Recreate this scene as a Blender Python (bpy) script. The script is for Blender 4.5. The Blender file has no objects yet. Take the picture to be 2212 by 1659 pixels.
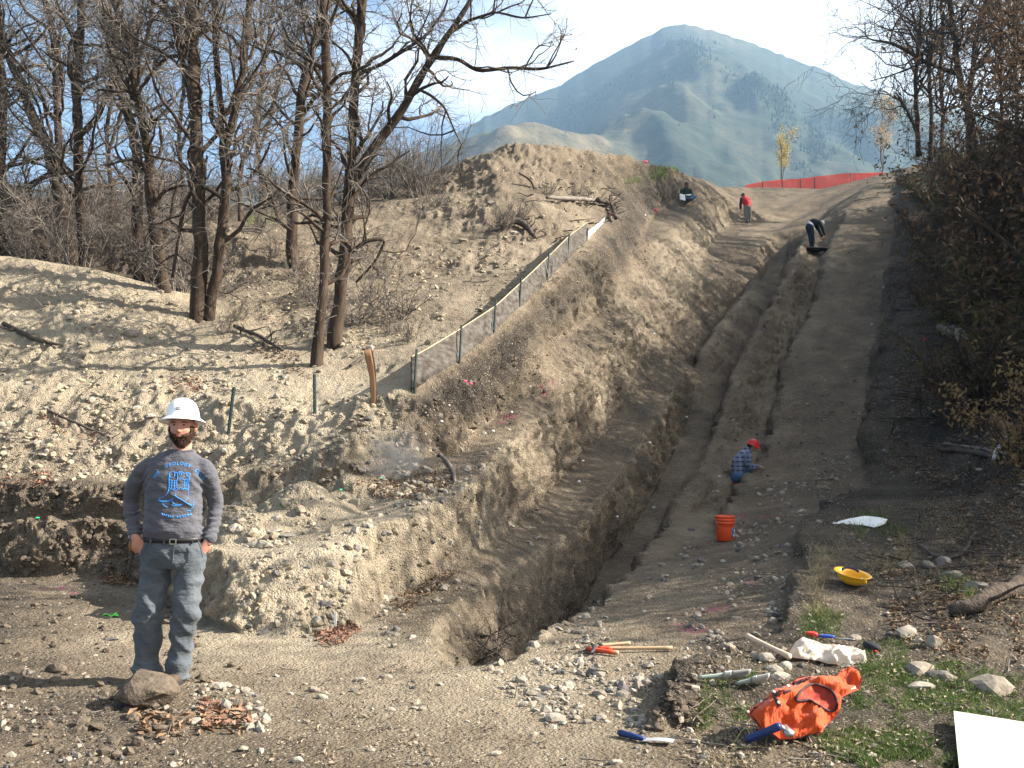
import bpy, bmesh, math, random
import numpy as np
from mathutils import Vector, Matrix, geometry as mgeo

C = bpy.context.scene
COL = C.collection
R = math.radians
rng = np.random.default_rng(7)
random.seed(7)

# ------------------------------------------------------------------ camera, sky, sun, exposure
F_PX, CX, CY, W_PX = 1916.0, 1106.0, 829.5, 2212.0     # reference pixels used for measuring
PITCH = math.atan(127.0 / F_PX)
CAM_Z = 1.65
cam_d = bpy.data.cameras.new('camera')
cam_d.sensor_width = 36.0
cam_d.lens = 36.0 * F_PX / W_PX
cam_d.clip_start, cam_d.clip_end = 0.05, 20000.0
cam = bpy.data.objects.new('camera', cam_d)
cam.location = (0, 0, CAM_Z)
cam.rotation_euler = (math.pi / 2 + PITCH, 0, 0)
COL.objects.link(cam)
C.camera = cam

SUN_EL, SUN_AZ = R(33.5), R(91.0)          # azimuth clockwise from +Y: from the right, a touch behind the camera
sun_vec = Vector((math.sin(SUN_AZ) * math.cos(SUN_EL), math.cos(SUN_AZ) * math.cos(SUN_EL), math.sin(SUN_EL)))

world = bpy.data.worlds.new('World')
C.world = world
world.use_nodes = True
wt = world.node_tree
wt.nodes.clear()


def wn(t, **kw):
    n = wt.nodes.new(t)
    for k, v in kw.items():
        setattr(n, k, v)
    return n


w_out = wn('ShaderNodeOutputWorld')
w_bg = wn('ShaderNodeBackground')
w_bg.inputs['Strength'].default_value = 0.05
w_sky = wn('ShaderNodeTexSky', sky_type='NISHITA', sun_disc=False, sun_elevation=SUN_EL, sun_rotation=SUN_AZ)
w_sky.altitude = 1500.0
w_tc = wn('ShaderNodeTexCoord')
w_map = wn('ShaderNodeMapping')
w_map.inputs['Scale'].default_value = (1.0, 1.0, 1.9)
w_map.inputs['Location'].default_value = (0.35, 0.2, 0.1)
w_n = wn('ShaderNodeTexNoise')
w_n.inputs['Scale'].default_value = 2.1
w_n.inputs['Detail'].default_value = 7.0
w_n.inputs['Roughness'].default_value = 0.55
w_n.inputs['Distortion'].default_value = 0.35
w_dot = wn('ShaderNodeVectorMath', operation='DOT_PRODUCT')
w_dot.inputs[1].default_value = (0.80, 0.02, 0.12)
w_add = wn('ShaderNodeMath', operation='ADD')
w_ramp = wn('ShaderNodeValToRGB')
w_ramp.color_ramp.elements[0].position = 0.48
w_ramp.color_ramp.elements[1].position = 0.63
w_mix = wn('ShaderNodeMix', data_type='RGBA')
w_mix.inputs['B'].default_value = (7.2, 7.3, 7.55, 1)
L = wt.links.new
L(w_tc.outputs['Generated'], w_map.inputs['Vector'])
L(w_map.outputs['Vector'], w_n.inputs['Vector'])
L(w_tc.outputs['Generated'], w_dot.inputs[0])
L(w_n.outputs['Fac'], w_add.inputs[0])
L(w_dot.outputs['Value'], w_add.inputs[1])
L(w_add.outputs['Value'], w_ramp.inputs['Fac'])
L(w_ramp.outputs['Color'], w_mix.inputs['Factor'])
L(w_sky.outputs['Color'], w_mix.inputs['A'])
L(w_mix.outputs['Result'], w_bg.inputs['Color'])
L(w_bg.outputs['Background'], w_out.inputs['Surface'])

sun_d = bpy.data.lights.new('sun', 'SUN')
sun_d.energy = 5.0
sun_d.angle = R(0.53)
sun_d.color = (1.0, 0.93, 0.82)
sun = bpy.data.objects.new('sun', sun_d)
sun.rotation_euler = (-sun_vec).to_track_quat('-Z', 'Y').to_euler()
sun.location = (30, -5, 40)
COL.objects.link(sun)

C.view_settings.view_transform = 'Standard'
C.view_settings.look = 'None'
C.view_settings.exposure = 2.05
C.view_settings.gamma = 1.0
C.view_settings.use_curve_mapping = False
C.render.engine = 'CYCLES'
C.cycles.max_bounces = 6
C.cycles.volume_bounces = 0
C.cycles.transparent_max_bounces = 12

# ------------------------------------------------------------------ measuring helpers
cp, sp = math.cos(PITCH), math.sin(PITCH)


def ray(vx, vy):
    a, b = (vx - CX) / F_PX, (CY - vy) / F_PX
    dy = cp - b * sp
    return a / dy, (sp + b * cp) / dy          # X/Y and (Z-cam)/Y


def at(vx, vy, Y=None, z=None):
    u, e = ray(vx, vy)
    if Y is None:
        Y = (z - CAM_Z) / e
    return np.array((u * Y, Y, CAM_Z + e * Y))


def px(n, Y):
    return n * Y / F_PX


# ------------------------------------------------------------------ noise
_perm = rng.integers(0, 2 ** 31, 65536).astype(np.int64)


def _hash(ix, iy, iz):
    h = (ix * 73856093) ^ (iy * 19349663) ^ (iz * 83492791)
    return _perm[h & 65535] / float(2 ** 31)


def vnoise(p):
    p = np.asarray(p, dtype=np.float64)
    i = np.floor(p).astype(np.int64)
    f = p - i
    f = f * f * f * (f * (f * 6 - 15) + 10)
    x, y, z = i[..., 0], i[..., 1], i[..., 2]
    fx, fy, fz = f[..., 0], f[..., 1], f[..., 2]
    def c(a, b, d):
        return _hash(x + a, y + b, z + d)
    x00 = c(0, 0, 0) * (1 - fx) + c(1, 0, 0) * fx
    x10 = c(0, 1, 0) * (1 - fx) + c(1, 1, 0) * fx
    x01 = c(0, 0, 1) * (1 - fx) + c(1, 0, 1) * fx
    x11 = c(0, 1, 1) * (1 - fx) + c(1, 1, 1) * fx
    y0 = x00 * (1 - fy) + x10 * fy
    y1 = x01 * (1 - fy) + x11 * fy
    return (y0 * (1 - fz) + y1 * fz) * 2 - 1


def fbm(p, octaves=4, gain=0.5, lac=2.03):
    p = np.asarray(p, dtype=np.float64)
    s = np.zeros(p.shape[:-1])
    a = 1.0
    for k in range(octaves):
        s += a * vnoise(p + 17.3 * k)
        p = p * lac
        a *= gain
    return s


def smooth01(x):
    x = np.clip(x, 0, 1)
    return x * x * (3 - 2 * x)


# ------------------------------------------------------------------ mesh helpers
def mesh_np(name, V, quads=None, tris=None, qm=None, tm=None, smooth=True):
    V = np.asarray(V, dtype=np.float32)
    me = bpy.data.meshes.new(name)
    nq = 0 if quads is None else len(quads)
    nt = 0 if tris is None else len(tris)
    me.vertices.add(len(V))
    me.vertices.foreach_set('co', V.ravel())
    idx = []
    if nq:
        idx.append(np.asarray(quads, dtype=np.int32).ravel())
    if nt:
        idx.append(np.asarray(tris, dtype=np.int32).ravel())
    idx = np.concatenate(idx)
    me.loops.add(len(idx))
    me.loops.foreach_set('vertex_index', idx)
    me.polygons.add(nq + nt)
    ls = np.concatenate([np.arange(nq) * 4, nq * 4 + np.arange(nt) * 3]).astype(np.int32)
    me.polygons.foreach_set('loop_start', ls)
    if qm is not None or tm is not None:
        m = np.concatenate([np.zeros(0, int) if qm is None else np.asarray(qm), np.zeros(0, int) if tm is None else np.asarray(tm)])
        me.polygons.foreach_set('material_index', m.astype(np.int32))
    me.update(calc_edges=True)
    me.validate()
    me.polygons.foreach_set('use_smooth', np.full(len(me.polygons), bool(smooth)))
    return me


ROOT = {}


def link(name, me, mats, parent=None):
    o = bpy.data.objects.new(name, me)
    me.name = name
    COL.objects.link(o)
    for m in (mats if isinstance(mats, (list, tuple)) else [mats]):
        me.materials.append(m)
    if parent is not None:
        o.parent = parent
    return o


def root_loc(parent):
    while parent is not None and parent.parent is not None:
        parent = parent.parent
    return np.zeros(3) if parent is None else np.array(parent.location)


def tag(o, label=None, cat=None, group=None, kind=None):
    if label:
        o['label'] = label
    if cat:
        o['category'] = cat
    if group:
        o['group'] = group
    if kind:
        o['kind'] = kind
    return o


def thing(name, loc, label, cat, group=None, rotz=0.0):
    o = bpy.data.objects.new(name, None)
    o.empty_display_size = 0.1
    o.location = tuple(float(v) for v in loc)
    o.rotation_euler = (0, 0, rotz)
    COL.objects.link(o)
    return tag(o, label, cat, group)


def copy_thing(src, loc, rotz=None, scale=None, label=None, group=None):
    c = src.copy()
    COL.objects.link(c)
    c.location = tuple(float(v) for v in loc)
    if rotz is not None:
        c.rotation_euler = (0, 0, rotz)
    if scale is not None:
        c.scale = (scale, scale, scale)
    if label:
        c['label'] = label
    if group:
        c['group'] = group
    for ch in list(src.children):
        d = ch.copy()
        COL.objects.link(d)
        d.parent = c
        for g in list(ch.children):
            h = g.copy()
            COL.objects.link(h)
            h.parent = d
    return c


class MB:
    """collects shapes, builds one mesh object"""

    def __init__(self):
        self.V, self.Q, self.T, self.QM, self.TM, self.n = [], [], [], [], [], 0

    def add(self, V, Q=None, T=None, m=0):
        V = np.asarray(V, dtype=np.float64).reshape(-1, 3)
        self.V.append(V)
        if Q is not None and len(Q):
            self.Q.append(np.asarray(Q, dtype=np.int64) + self.n)
            self.QM.append(np.full(len(Q), m))
        if T is not None and len(T):
            self.T.append(np.asarray(T, dtype=np.int64) + self.n)
            self.TM.append(np.full(len(T), m))
        self.n += len(V)

    def tubes(self, P, Rr, sides=5, m=0, cap=False):
        """P (N,k,3), Rr (N,k)"""
        P = np.asarray(P, dtype=np.float64)
        Rr = np.asarray(Rr, dtype=np.float64)
        if P.ndim == 2:
            P, Rr = P[None], Rr[None]
        N, k, _ = P.shape
        T = np.gradient(P, axis=1)
        T /= np.linalg.norm(T, axis=2, keepdims=True) + 1e-12
        ref = np.zeros_like(T)
        flat = np.abs(T[:, :1, 2:3]) > 0.9
        ref[..., 0:1] = np.where(flat, 1.0, 0.0)
        ref[..., 2:3] = np.where(flat, 0.0, 1.0)
        A = np.cross(T, ref)
        A /= np.linalg.norm(A, axis=2, keepdims=True) + 1e-12
        B = np.cross(T, A)
        th = np.arange(sides) * 2 * np.pi / sides
        V = P[:, :, None, :] + Rr[:, :, None, None] * (A[:, :, None, :] * np.cos(th)[None, None, :, None] + B[:, :, None, :] * np.sin(th)[None, None, :, None])
        i = np.arange(N)[:, None, None] * (k * sides) + np.arange(k - 1)[None, :, None] * sides + np.arange(sides)[None, None, :]
        j = np.arange(N)[:, None, None] * (k * sides) + np.arange(k - 1)[None, :, None] * sides + ((np.arange(sides) + 1) % sides)[None, None, :]
        Q = np.stack([j, i, i + sides, j + sides], -1).reshape(-1, 4)
        base = self.n
        self.add(V.reshape(-1, 3), Q, m=m)
        if cap:
            for q in range(N):
                for e, o in ((0, 0), (k - 1, (k - 1) * sides)):
                    ring = [base + q * k * sides + o + t for t in range(sides)]
                    cidx = self.n
                    self.V.append(P[q, e][None]); self.n += 1
                    tri = [[ring[t], ring[(t + 1) % sides], cidx] if e == 0 else [ring[(t + 1) % sides], ring[t], cidx] for t in range(sides)]
                    self.T.append(np.array(tri)); self.TM.append(np.full(sides, m))

    def rings(self, rings, m=0, cap=True, closed=False):
        """loft a list of (n,3) rings"""
        n = len(rings[0]); k = len(rings)
        V = np.concatenate([np.asarray(r, dtype=np.float64) for r in rings])
        Q = []
        for a in range(k - 1 + (1 if closed else 0)):
            b = (a + 1) % k
            for t in range(n):
                Q.append([a * n + t, a * n + (t + 1) % n, b * n + (t + 1) % n, b * n + t])
        T = []
        if cap and not closed:
            c0, c1 = len(V), len(V) + 1
            V = np.concatenate([V, [np.mean(rings[0], 0)], [np.mean(rings[-1], 0)]])
            for t in range(n):
                T.append([(t + 1) % n, t, c0])
                T.append([(k - 1) * n + t, (k - 1) * n + (t + 1) % n, c1])
        self.add(V, Q, T, m)

    def lathe(self, prof, seg=32, center=(0, 0, 0), m=0, cap=False, axis=None):
        rs = []
        th = np.arange(seg) * 2 * np.pi / seg
        for r, z in prof:
            ring = np.stack([np.cos(th) * r, np.sin(th) * r, np.full(seg, z)], 1)
            if axis is not None:
                ring = ring @ np.array(axis).T
            rs.append(ring + np.asarray(center))
        self.rings(rs, m=m, cap=cap)

    def box(self, c, s, rot=None, m=0):
        c = np.asarray(c, dtype=np.float64); s = np.asarray(s, dtype=np.float64) / 2
        V = np.array([[x, y, z] for x in (-1, 1) for y in (-1, 1) for z in (-1, 1)]) * s
        if rot is not None:
            V = V @ np.asarray(rot).T
        Q = [[0, 1, 3, 2], [4, 6, 7, 5], [0, 4, 5, 1], [2, 3, 7, 6], [0, 2, 6, 4], [1, 5, 7, 3]]
        self.add(V + c, Q, m=m)

    def grid(self, G, m=0, thick=0.0):
        """G (a,b,3) sheet; thick gives it a back"""
        a, b, _ = G.shape
        i = np.arange(a - 1)[:, None] * b + np.arange(b - 1)[None, :]
        Q = np.stack([i, i + 1, i + b + 1, i + b], -1).reshape(-1, 4)
        self.add(G.reshape(-1, 3), Q, m=m)
        if thick:
            du = np.gradient(G, axis=0); dv = np.gradient(G, axis=1)
            n = np.cross(du, dv); n /= np.linalg.norm(n, axis=2, keepdims=True) + 1e-12
            H = G + n * thick
            base = self.n
            self.add(H.reshape(-1, 3), Q[:, ::-1], m=m)
            rim = [(r, 0) for r in range(a)] + [(a - 1, c) for c in range(1, b)] + [(r, b - 1) for r in range(a - 2, -1, -1)] + [(0, c) for c in range(b - 2, 0, -1)]
            ids = np.array([r * b + c for r, c in rim])
            nx = np.roll(ids, -1)
            top = base - a * b
            self.Q.append(np.stack([top + ids, top + nx, base + nx, base + ids], 1)); self.QM.append(np.full(len(ids), m))

    def arrays(self):
        V = np.concatenate(self.V)
        Q = np.concatenate(self.Q) if self.Q else None
        T = np.concatenate(self.T) if self.T else None
        qm = np.concatenate(self.QM) if self.QM else None
        tm = np.concatenate(self.TM) if self.TM else None
        return V, Q, T, qm, tm

    def build(self, name, mats, parent=None, smooth=True):
        V, Q, T, qm, tm = self.arrays()
        multi = isinstance(mats, (list, tuple)) and len(mats) > 1
        me = mesh_np(name, V - root_loc(parent), Q, T, qm if multi else None, tm if multi else None, smooth)
        return link(name, me, mats, parent)


def rotm(ax, ang):
    return np.array(Matrix.Rotation(ang, 3, ax))


# ------------------------------------------------------------------ materials
def mat(name, rgb=(.5, .5, .5), rough=0.7, noise=0.0, nscale=20.0, bump=0.0, bscale=60.0, bdist=0.01, spec=0.3, metal=0.0, rgb2=None, trans=0.0, sheen=0.0, stretch=None):
    m = bpy.data.materials.new(name)
    m.use_nodes = True
    nt = m.node_tree
    b = nt.nodes['Principled BSDF']
    b.inputs['Roughness'].default_value = rough
    b.inputs['Metallic'].default_value = metal
    b.inputs['Specular IOR Level'].default_value = spec
    b.inputs['Base Color'].default_value = (*rgb, 1)
    if sheen:
        b.inputs['Sheen Weight'].default_value = sheen
    tc = nt.nodes.new('ShaderNodeTexCoord')
    mp = nt.nodes.new('ShaderNodeMapping')
    nt.links.new(tc.outputs['Object'], mp.inputs['Vector'])
    if stretch:
        mp.inputs['Scale'].default_value = stretch
    if noise or rgb2 is not None:
        n = nt.nodes.new('ShaderNodeTexNoise')
        n.inputs['Scale'].default_value = nscale
        n.inputs['Detail'].default_value = 5.0
        n.inputs['Roughness'].default_value = 0.62
        nt.links.new(mp.outputs['Vector'], n.inputs['Vector'])
        r = nt.nodes.new('ShaderNodeValToRGB')
        c2 = rgb2 if rgb2 is not None else tuple(v * (1 + noise) for v in rgb)
        c1 = rgb if rgb2 is not None else tuple(v * (1 - noise) for v in rgb)
        r.color_ramp.elements[0].position = 0.34
        r.color_ramp.elements[1].position = 0.66
        r.color_ramp.elements[0].color = (*c1, 1)
        r.color_ramp.elements[1].color = (*c2, 1)
        nt.links.new(n.outputs['Fac'], r.inputs['Fac'])
        nt.links.new(r.outputs['Color'], b.inputs['Base Color'])
    if bump:
        n2 = nt.nodes.new('ShaderNodeTexNoise')
        n2.inputs['Scale'].default_value = bscale
        n2.inputs['Detail'].default_value = 4.0
        nt.links.new(mp.outputs['Vector'], n2.inputs['Vector'])
        bp = nt.nodes.new('ShaderNodeBump')
        bp.inputs['Strength'].default_value = bump
        bp.inputs['Distance'].default_value = bdist
        nt.links.new(n2.outputs['Fac'], bp.inputs['Height'])
        nt.links.new(bp.outputs['Normal'], b.inputs['Normal'])
    if trans:
        mx = nt.nodes.new('ShaderNodeMixShader')
        tr = nt.nodes.new('ShaderNodeBsdfTranslucent')
        tr.inputs['Color'].default_value = (*rgb, 1)
        mx.inputs['Fac'].default_value = trans
        out = nt.nodes['Material Output']
        nt.links.new(b.outputs['BSDF'], mx.inputs[1])
        nt.links.new(tr.outputs['BSDF'], mx.inputs[2])
        nt.links.new(mx.outputs['Shader'], out.inputs['Surface'])
    return m
# ------------------------------------------------------------------ terrain
# control lines: reference pixel + distance; linear patches between them, then weathered with noise
PTS, EDG, TONE = [], [], []


def addp(p, t):
    PTS.append(np.asarray(p, dtype=np.float64)); TONE.append(t)
    return len(PTS) - 1


def line(lst, t, chain=True, shift=0.0):
    """lst: (vx, vy, Y[, tone]); shift moves a cut edge sideways (reference pixels) to steepen the face"""
    ids = []
    for q in lst:
        if shift and q[2] > 13:
            q = (q[0] + shift,) + tuple(q[1:])
        tt = q[3] if len(q) > 3 else t
        ids.append(addp(at(q[0], q[1], q[2]), tt))
    if chain:
        EDG.extend(zip(ids[:-1], ids[1:]))
    return [PTS[i] for i in ids]


def wline(lst, t, chain=True):
    ids = [addp(p, t) for p in lst]
    if chain:
        EDG.extend(zip(ids[:-1], ids[1:]))


# near flat ground
for u in (-1.3, -.8, -.4, 0, .4, .8, 1.3):
    addp((u * .7, .7, 0.0), .42)
    addp((u * 2.5, 2.5, 0.0), .42)
wline([(-6.5, 5, 0), (-3.2, 4.5, -.0)], .40, False)
line([(0, 1659, 4.5, .30), (400, 1659, 4.5, .34), (800, 1659, 4.48, .48), (1200, 1659, 4.5, .52)], .45, False)
line([(1600, 1659, 4.4, .35), (2212, 1659, 4.3, .3), (2700, 1659, 4.2, .3)], .3, False)
line([(-300, 1420, 6.8, .28), (0, 1420, 6.8, .30), (330, 1500, 5.85, .36), (500, 1480, 6.05, .5), (700, 1470, 6.2, .66), (900, 1490, 5.95, .7), (1100, 1520, 5.65, .7), (1250, 1500, 5.8, .7), (1300, 1580, 5.1, .6)], .5, False)
# left wall foot / lower lit wall foot (D)
D = line([(-900, 1250, 10.2, .35), (-400, 1250, 10.5, .30), (0, 1245, 10.8, .30), (150, 1240, 10.75, .30), (290, 1255, 10.5, .36), (380, 1300, 9.4, .6), (430, 1335, 8.3, .75), (530, 1372, 7.65, .85), (620, 1375, 7.6, .85), (708, 1379, 7.55, .8), (762, 1357, 7.9, .75), (852, 1292, 9.0, .7), (924, 1249, 9.4, .62), (978, 1213, 10.0, .6), (1032, 1181, 10.6, .55), (1068, 1159, 11.2, .55), (1150, 1095, 13.0, .55), (1219, 1023, 15.5, .52), (1259, 966, 16.9, .5), (1327, 891, 19.0, .5), (1381, 783, 22, .5), (1413, 732, 23.9, .5), (1446, 675, 26, .52), (1500, 603, 30, .6), (1536, 534, 35, .62), (1580, 486, 43, .6)], .5, shift=-4)
Cc = line([(-900, 1140, 11.0, .3), (-400, 1140, 11.2, .3), (0, 1135, 11.15, .3), (290, 1132, 11.05, .35), (380, 1150, 10.2, .65), (430, 1180, 8.9, .8), (480, 1190, 8.3, .9), (560, 1200, 8.15, .95), (700, 1180, 8.3, .95), (800, 1140, 8.8, .85), (900, 1110, 9.5, .75), (988, 1071, 10.2, .68), (1032, 1035, 10.9, .65), (1068, 981, 12, .6), (1122, 938, 13.3, .55), (1212, 891, 15.8, .5), (1248, 837, 17.3, .5), (1298, 783, 19.2, .5), (1338, 722, 21.5, .52), (1374, 675, 24, .55), (1428, 585, 28.5, .58), (1466, 482, 33.5, .6), (1516, 450, 38, .55), (1572, 434, 44, .5)], .5, shift=3)
B = line([(-900, 1128, 11.35, .3), (-400, 1128, 11.5, .3), (0, 1124, 11.45, .3), (290, 1122, 11.3, .35), (400, 1128, 11.0, .55), (480, 1125, 10.9, .65), (600, 1095, 10.9, .7), (700, 1060, 11.1, .7), (800, 1020, 11.3, .7), (880, 990, 11.6, .62), (980, 990, 12.2, .5), (1068, 912, 14, .45), (1122, 855, 15.2, .45), (1172, 783, 17.5, .48), (1241, 711, 20.1, .48), (1284, 668, 22, .48), (1356, 603, 25.5, .48), (1390, 530, 29, .4), (1416, 466, 34, .35), (1449, 442, 37, .3), (1484, 425, 40, .3), (1510, 418, 42.5, .3)], .45, shift=-5)
A = line([(-900, 1060, 11.9, .25), (-400, 1060, 12, .25), (0, 1050, 11.75, .22), (290, 1050, 11.6, .25), (480, 1040, 11.4, .45), (700, 985, 11.45, .7), (850, 930, 11.95, .6), (930, 870, 12.4, .2), (950, 855, 12.8, .13), (1020, 790, 14.1, .12), (1130, 720, 16.2, .12), (1200, 650, 19.2, .13), (1290, 560, 23.1, .15), (1330, 510, 26.4, .2), (1350, 440, 31, .18), (1400, 400, 35.2, .15), (1460, 378, 38.6, .15), (1500, 385, 42, .2), (1530, 395, 46, .25)], .2, shift=3)
# the dark topsoil reaches part way down the cut
aY = np.array([a_[1] for a_ in A[7:]]); bY = np.array([b_[1] for b_ in B[10:]])
md = []
for Y in (13.2, 14.4, 16.2, 18.5, 20.5, 23, 26, 29, 32, 35, 37.5):
    pa = np.array([np.interp(Y, aY, [q[i] for q in A[7:]]) for i in range(3)])
    pb = np.array([np.interp(Y, bY, [q[i] for q in B[10:]]) for i in range(3)])
    md.append(pa * .48 + pb * .52)
wline(md, .15)
# strip just above the cut: soil turns to spoil
line([(-400, 1030, 12.4, .6), (0, 1018, 12.2, .62), (290, 1020, 12.1, .65), (480, 1010, 11.9, .75), (700, 955, 11.9, .85)], .7)
# silt-fence line
FB = line([(870, 842, 12.55, .75), (995, 775, 14.0, .6), (1070, 715, 15.65, .6), (1125, 660, 17.3, .6), (1185, 602, 19.6, .6), (1230, 555, 22.1, .6), (1270, 520, 24.3, .55), (1305, 480, 27.0, .5)], .6)
# left spoil mound
line([(-900, 560, 19.5), (-250, 545, 19.5), (0, 555, 19.5), (200, 578, 19), (330, 618, 18.4), (400, 650, 18), (450, 690, 17.3, .8), (560, 745, 15.9, .75), (660, 800, 14.5, .8), (760, 835, 13.6, .85), (850, 850, 12.7, .85)], .82)
line([(-300, 800, 15.2), (0, 790, 15.0), (200, 800, 14.7), (400, 850, 13.8), (560, 880, 13.0), (700, 890, 12.6)], .85, False)
# behind the mound, foot of the big pile
line([(-900, 560, 24.5, .2), (0, 570, 24.0, .2), (300, 600, 22.5, .3), (400, 640, 20.2, .45), (480, 650, 18.6, .62), (590, 725, 16.8, .68), (720, 770, 15.3, .72), (830, 815, 13.9, .75)], .5)
line([(600, 600, 20.5), (760, 640, 18.6), (900, 640, 18.5), (1000, 600, 20.5), (1100, 520, 22.8), (1200, 450, 25.5)], .55, False)
line([(300, 500, 25, .3), (400, 492, 24.2, .45), (480, 482, 24), (640, 495, 24.5), (780, 447, 27), (900, 427, 28.3), (950, 395, 29), (1000, 363, 29.7), (1060, 327, 30), (1130, 306, 30.4), (1200, 322, 31), (1270, 322, 32.5), (1350, 336, 34), (1430, 352, 37, .4), (1500, 376, 42.5, .35), (1530, 390, 47, .35)], .47)
line([(1080, 400, 27), (1200, 400, 28.5), (1300, 400, 30)], .48, False)
# natural slope far left and crest behind
line([(-900, 500, 40, .15), (0, 475, 40, .15), (400, 462, 40, .2), (700, 448, 40, .22), (880, 425, 42, .25)], .2, False)
wline([(-75, 60, 19.5), (-40, 60, 19.0), (-20, 60, 17.6), (-5, 60, 15.5)], .25, False)
wline([(2, 42, 12.0), (6, 50, 13.4)], .3, False)
# bench 2 outer edge (E) and the deep slot
E = line([(996, 1440, 6.62, .66), (930, 1410, 6.95, .68), (909, 1386, 7.3, .66), (942, 1332, 8.1, .62), (1014, 1278, 9.1, .6), (1068, 1224, 10.2, .58), (1160, 1190, 11.4, .55), (1254, 1145, 12.8, .55), (1269, 1105, 13.8, .52), (1320, 1040, 15.4, .5), (1392, 945, 18, .48), (1446, 844, 21.5, .48), (1504, 754, 24.5, .5), (1556, 674, 28, .55), (1602, 628, 31, .58), (1642, 530, 36, .55), (1665, 505, 39.5, .5)], .5, shift=4)
wline([(-.25, 7.1, -1.3), (-.1, 7.6, -1.25), (.0, 8.5, -1.2), (.15, 9.1, -1.1), (.4, 10, -1.0), (.85, 12, -.6), (1.3, 13.8, -.3), (1.8, 15.0, -.1)] + [at(*q) for q in [(1416, 1053, 17.5), (1447, 985, 19.5), (1470, 938, 21), (1506, 819, 24.5), (1560, 732, 28.5), (1588, 704, 30.2), (1640, 600, 34.5), (1682, 520, 39.2)]], .33)
wline([(-.05, 6.95, -1.3), (.1, 7.4, -1.25), (.42, 8.5, -1.2), (.62, 9.2, -1.1), (.92, 10, -1.0), (1.45, 12, -.6), (2.0, 13.8, -.3), (2.38, 15.0, -.1), (3.3, 17.5, .77), (4.1, 19.5, 1.36), (4.72, 21, 1.86), (5.7, 23.5, 2.95), (6.9, 26, 4.05), (8.9, 30, 5.7), (9.75, 32, 6.9), (10.7, 34.5, 8.25), (12.3, 39, 10.6)], .36)
lip = line([(996, 1440, 6.62, .66), (1030, 1446, 6.5, .68), (1080, 1449, 6.45, .7), (1100, 1435, 6.58, .7), (1112, 1420, 6.75, .68), (1160, 1390, 7.25, .66), (1250, 1340, 8.3, .6), (1300, 1300, 9.2, .55), (1375, 1225, 11.5, .5), (1452, 1128, 15, .45), (1524, 999, 18.4, .42), (1540, 955, 19.5, .42), (1563, 891, 21, .42), (1596, 783, 23.5, .42), (1646, 686, 26, .42), (1704, 585, 30, .42), (1722, 531, 32.5, .4), (1745, 512, 35, .4), (1760, 490, 39, .4)], .5)
G = lip[6:]
H = [at(*q) for q in [(1560, 1170, 13.2), (1581, 1107, 15.5), (1639, 1017, 18), (1682, 909, 21), (1718, 754, 25), (1772, 639, 29), (1790, 531, 33), (1830, 460, 38), (1890, 392, 44)]]
wline(H, .46)
gY = np.array([g[1] for g in G]); hY = np.array([h[1] for h in H])
kk, hf = [], []
for Y in (14.2, 15.5, 17.2, 18, 21, 25, 29, 33, 37):
    gx, gz = np.interp(Y, gY, [g[0] for g in G]), np.interp(Y, gY, [g[2] for g in G])
    hx, hz = np.interp(Y, hY, [h[0] for h in H]), np.interp(Y, hY, [h[2] for h in H])
    zz = min(gz, hz) - (0.34 if Y > 17 else .16 if Y > 15 else 0.02)
    kk.append((gx * .45 + hx * .55, Y, zz)); hf.append((hx - .22, Y, zz - .08))
wline(kk, .56); wline(hf, .46)
# right wall foot (I) and natural ground edge (J)
I = line([(1410, 1530, 5.5, .5), (1465, 1440, 6.4, .5), (1560, 1372, 7.2, .42), (1682, 1371, 7.15, .42), (1700, 1300, 8.2, .42), (1722, 1180, 10.6, .4), (1780, 1110, 13, .38), (1858, 1064, 16, .36), (1866, 963, 18.5, .36), (1880, 804, 22.5, .36), (1909, 675, 27, .38), (1931, 531, 33, .4), (1940, 380, 46, .4)], .4)
J = line([(1455, 1500, 5.2, .1), (1458, 1478, 5.4, .1), (1500, 1430, 5.9, .12), (1585, 1392, 6.6, .14), (1690, 1372, 6.9, .2), (1718, 1345, 7.2, .25), (1745, 1260, 8.2, .3), (1752, 1150, 10.5, .28), (1805, 1085, 13, .15), (1892, 1045, 16, .12), (1894, 915, 18.5, .12), (1910, 760, 22.5, .12), (1933, 634, 27, .12), (1953, 498, 33, .13), (1967, 362, 46, .2)], .15)
line([(1395, 1578, 5.08, .5), (1500, 1575, 5.1, .3), (1620, 1545, 5.35, .25), (1700, 1480, 5.7, .2), (1840, 1450, 6.0, .25), (2000, 1500, 5.6, .25), (2212, 1500, 5.7, .25), (2212, 1330, 7.0, .2), (1900, 1350, 7.3, .25), (2212, 1200, 9, .14), (1838, 1267, 8.2, .28), (1920, 1140, 11, .2), (2050, 1060, 13.5, .12), (2212, 1080, 11, .12), (2212, 900, 15), (2050, 930, 17.2), (2212, 750, 19), (2050, 760, 21.5), (2212, 600, 24), (2080, 600, 26.5), (2212, 420, 33), (2080, 420, 38), (2060, 345, 48), (2212, 300, 46), (2700, 1200, 9), (2700, 900, 14), (2700, 600, 22), (2700, 300, 40), (3200, 1200, 9), (3200, 700, 20), (3200, 300, 40)], .1, False)
# head of the trench and crest
line([(1545, 400, 49, .3), (1620, 403, 52), (1700, 413, 53.5), (1780, 406, 52.5), (1870, 390, 49.5), (1935, 368, 50)], .28)
line([(1640, 470, 45.5), (1720, 475, 44.5), (1790, 450, 44)], .42, False)
wline([(4, 62, 15.6), (14, 64, 15.5), (25, 64, 16.6), (34, 62, 19), (70, 60, 24), (85, 70, 28)], .25, False)
for x, z in ((-130, 24), (-60, 20), (-25, 15), (5, 11), (30, 11), (60, 18), (130, 30)):
    addp((x, 100, z), .2)

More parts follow.
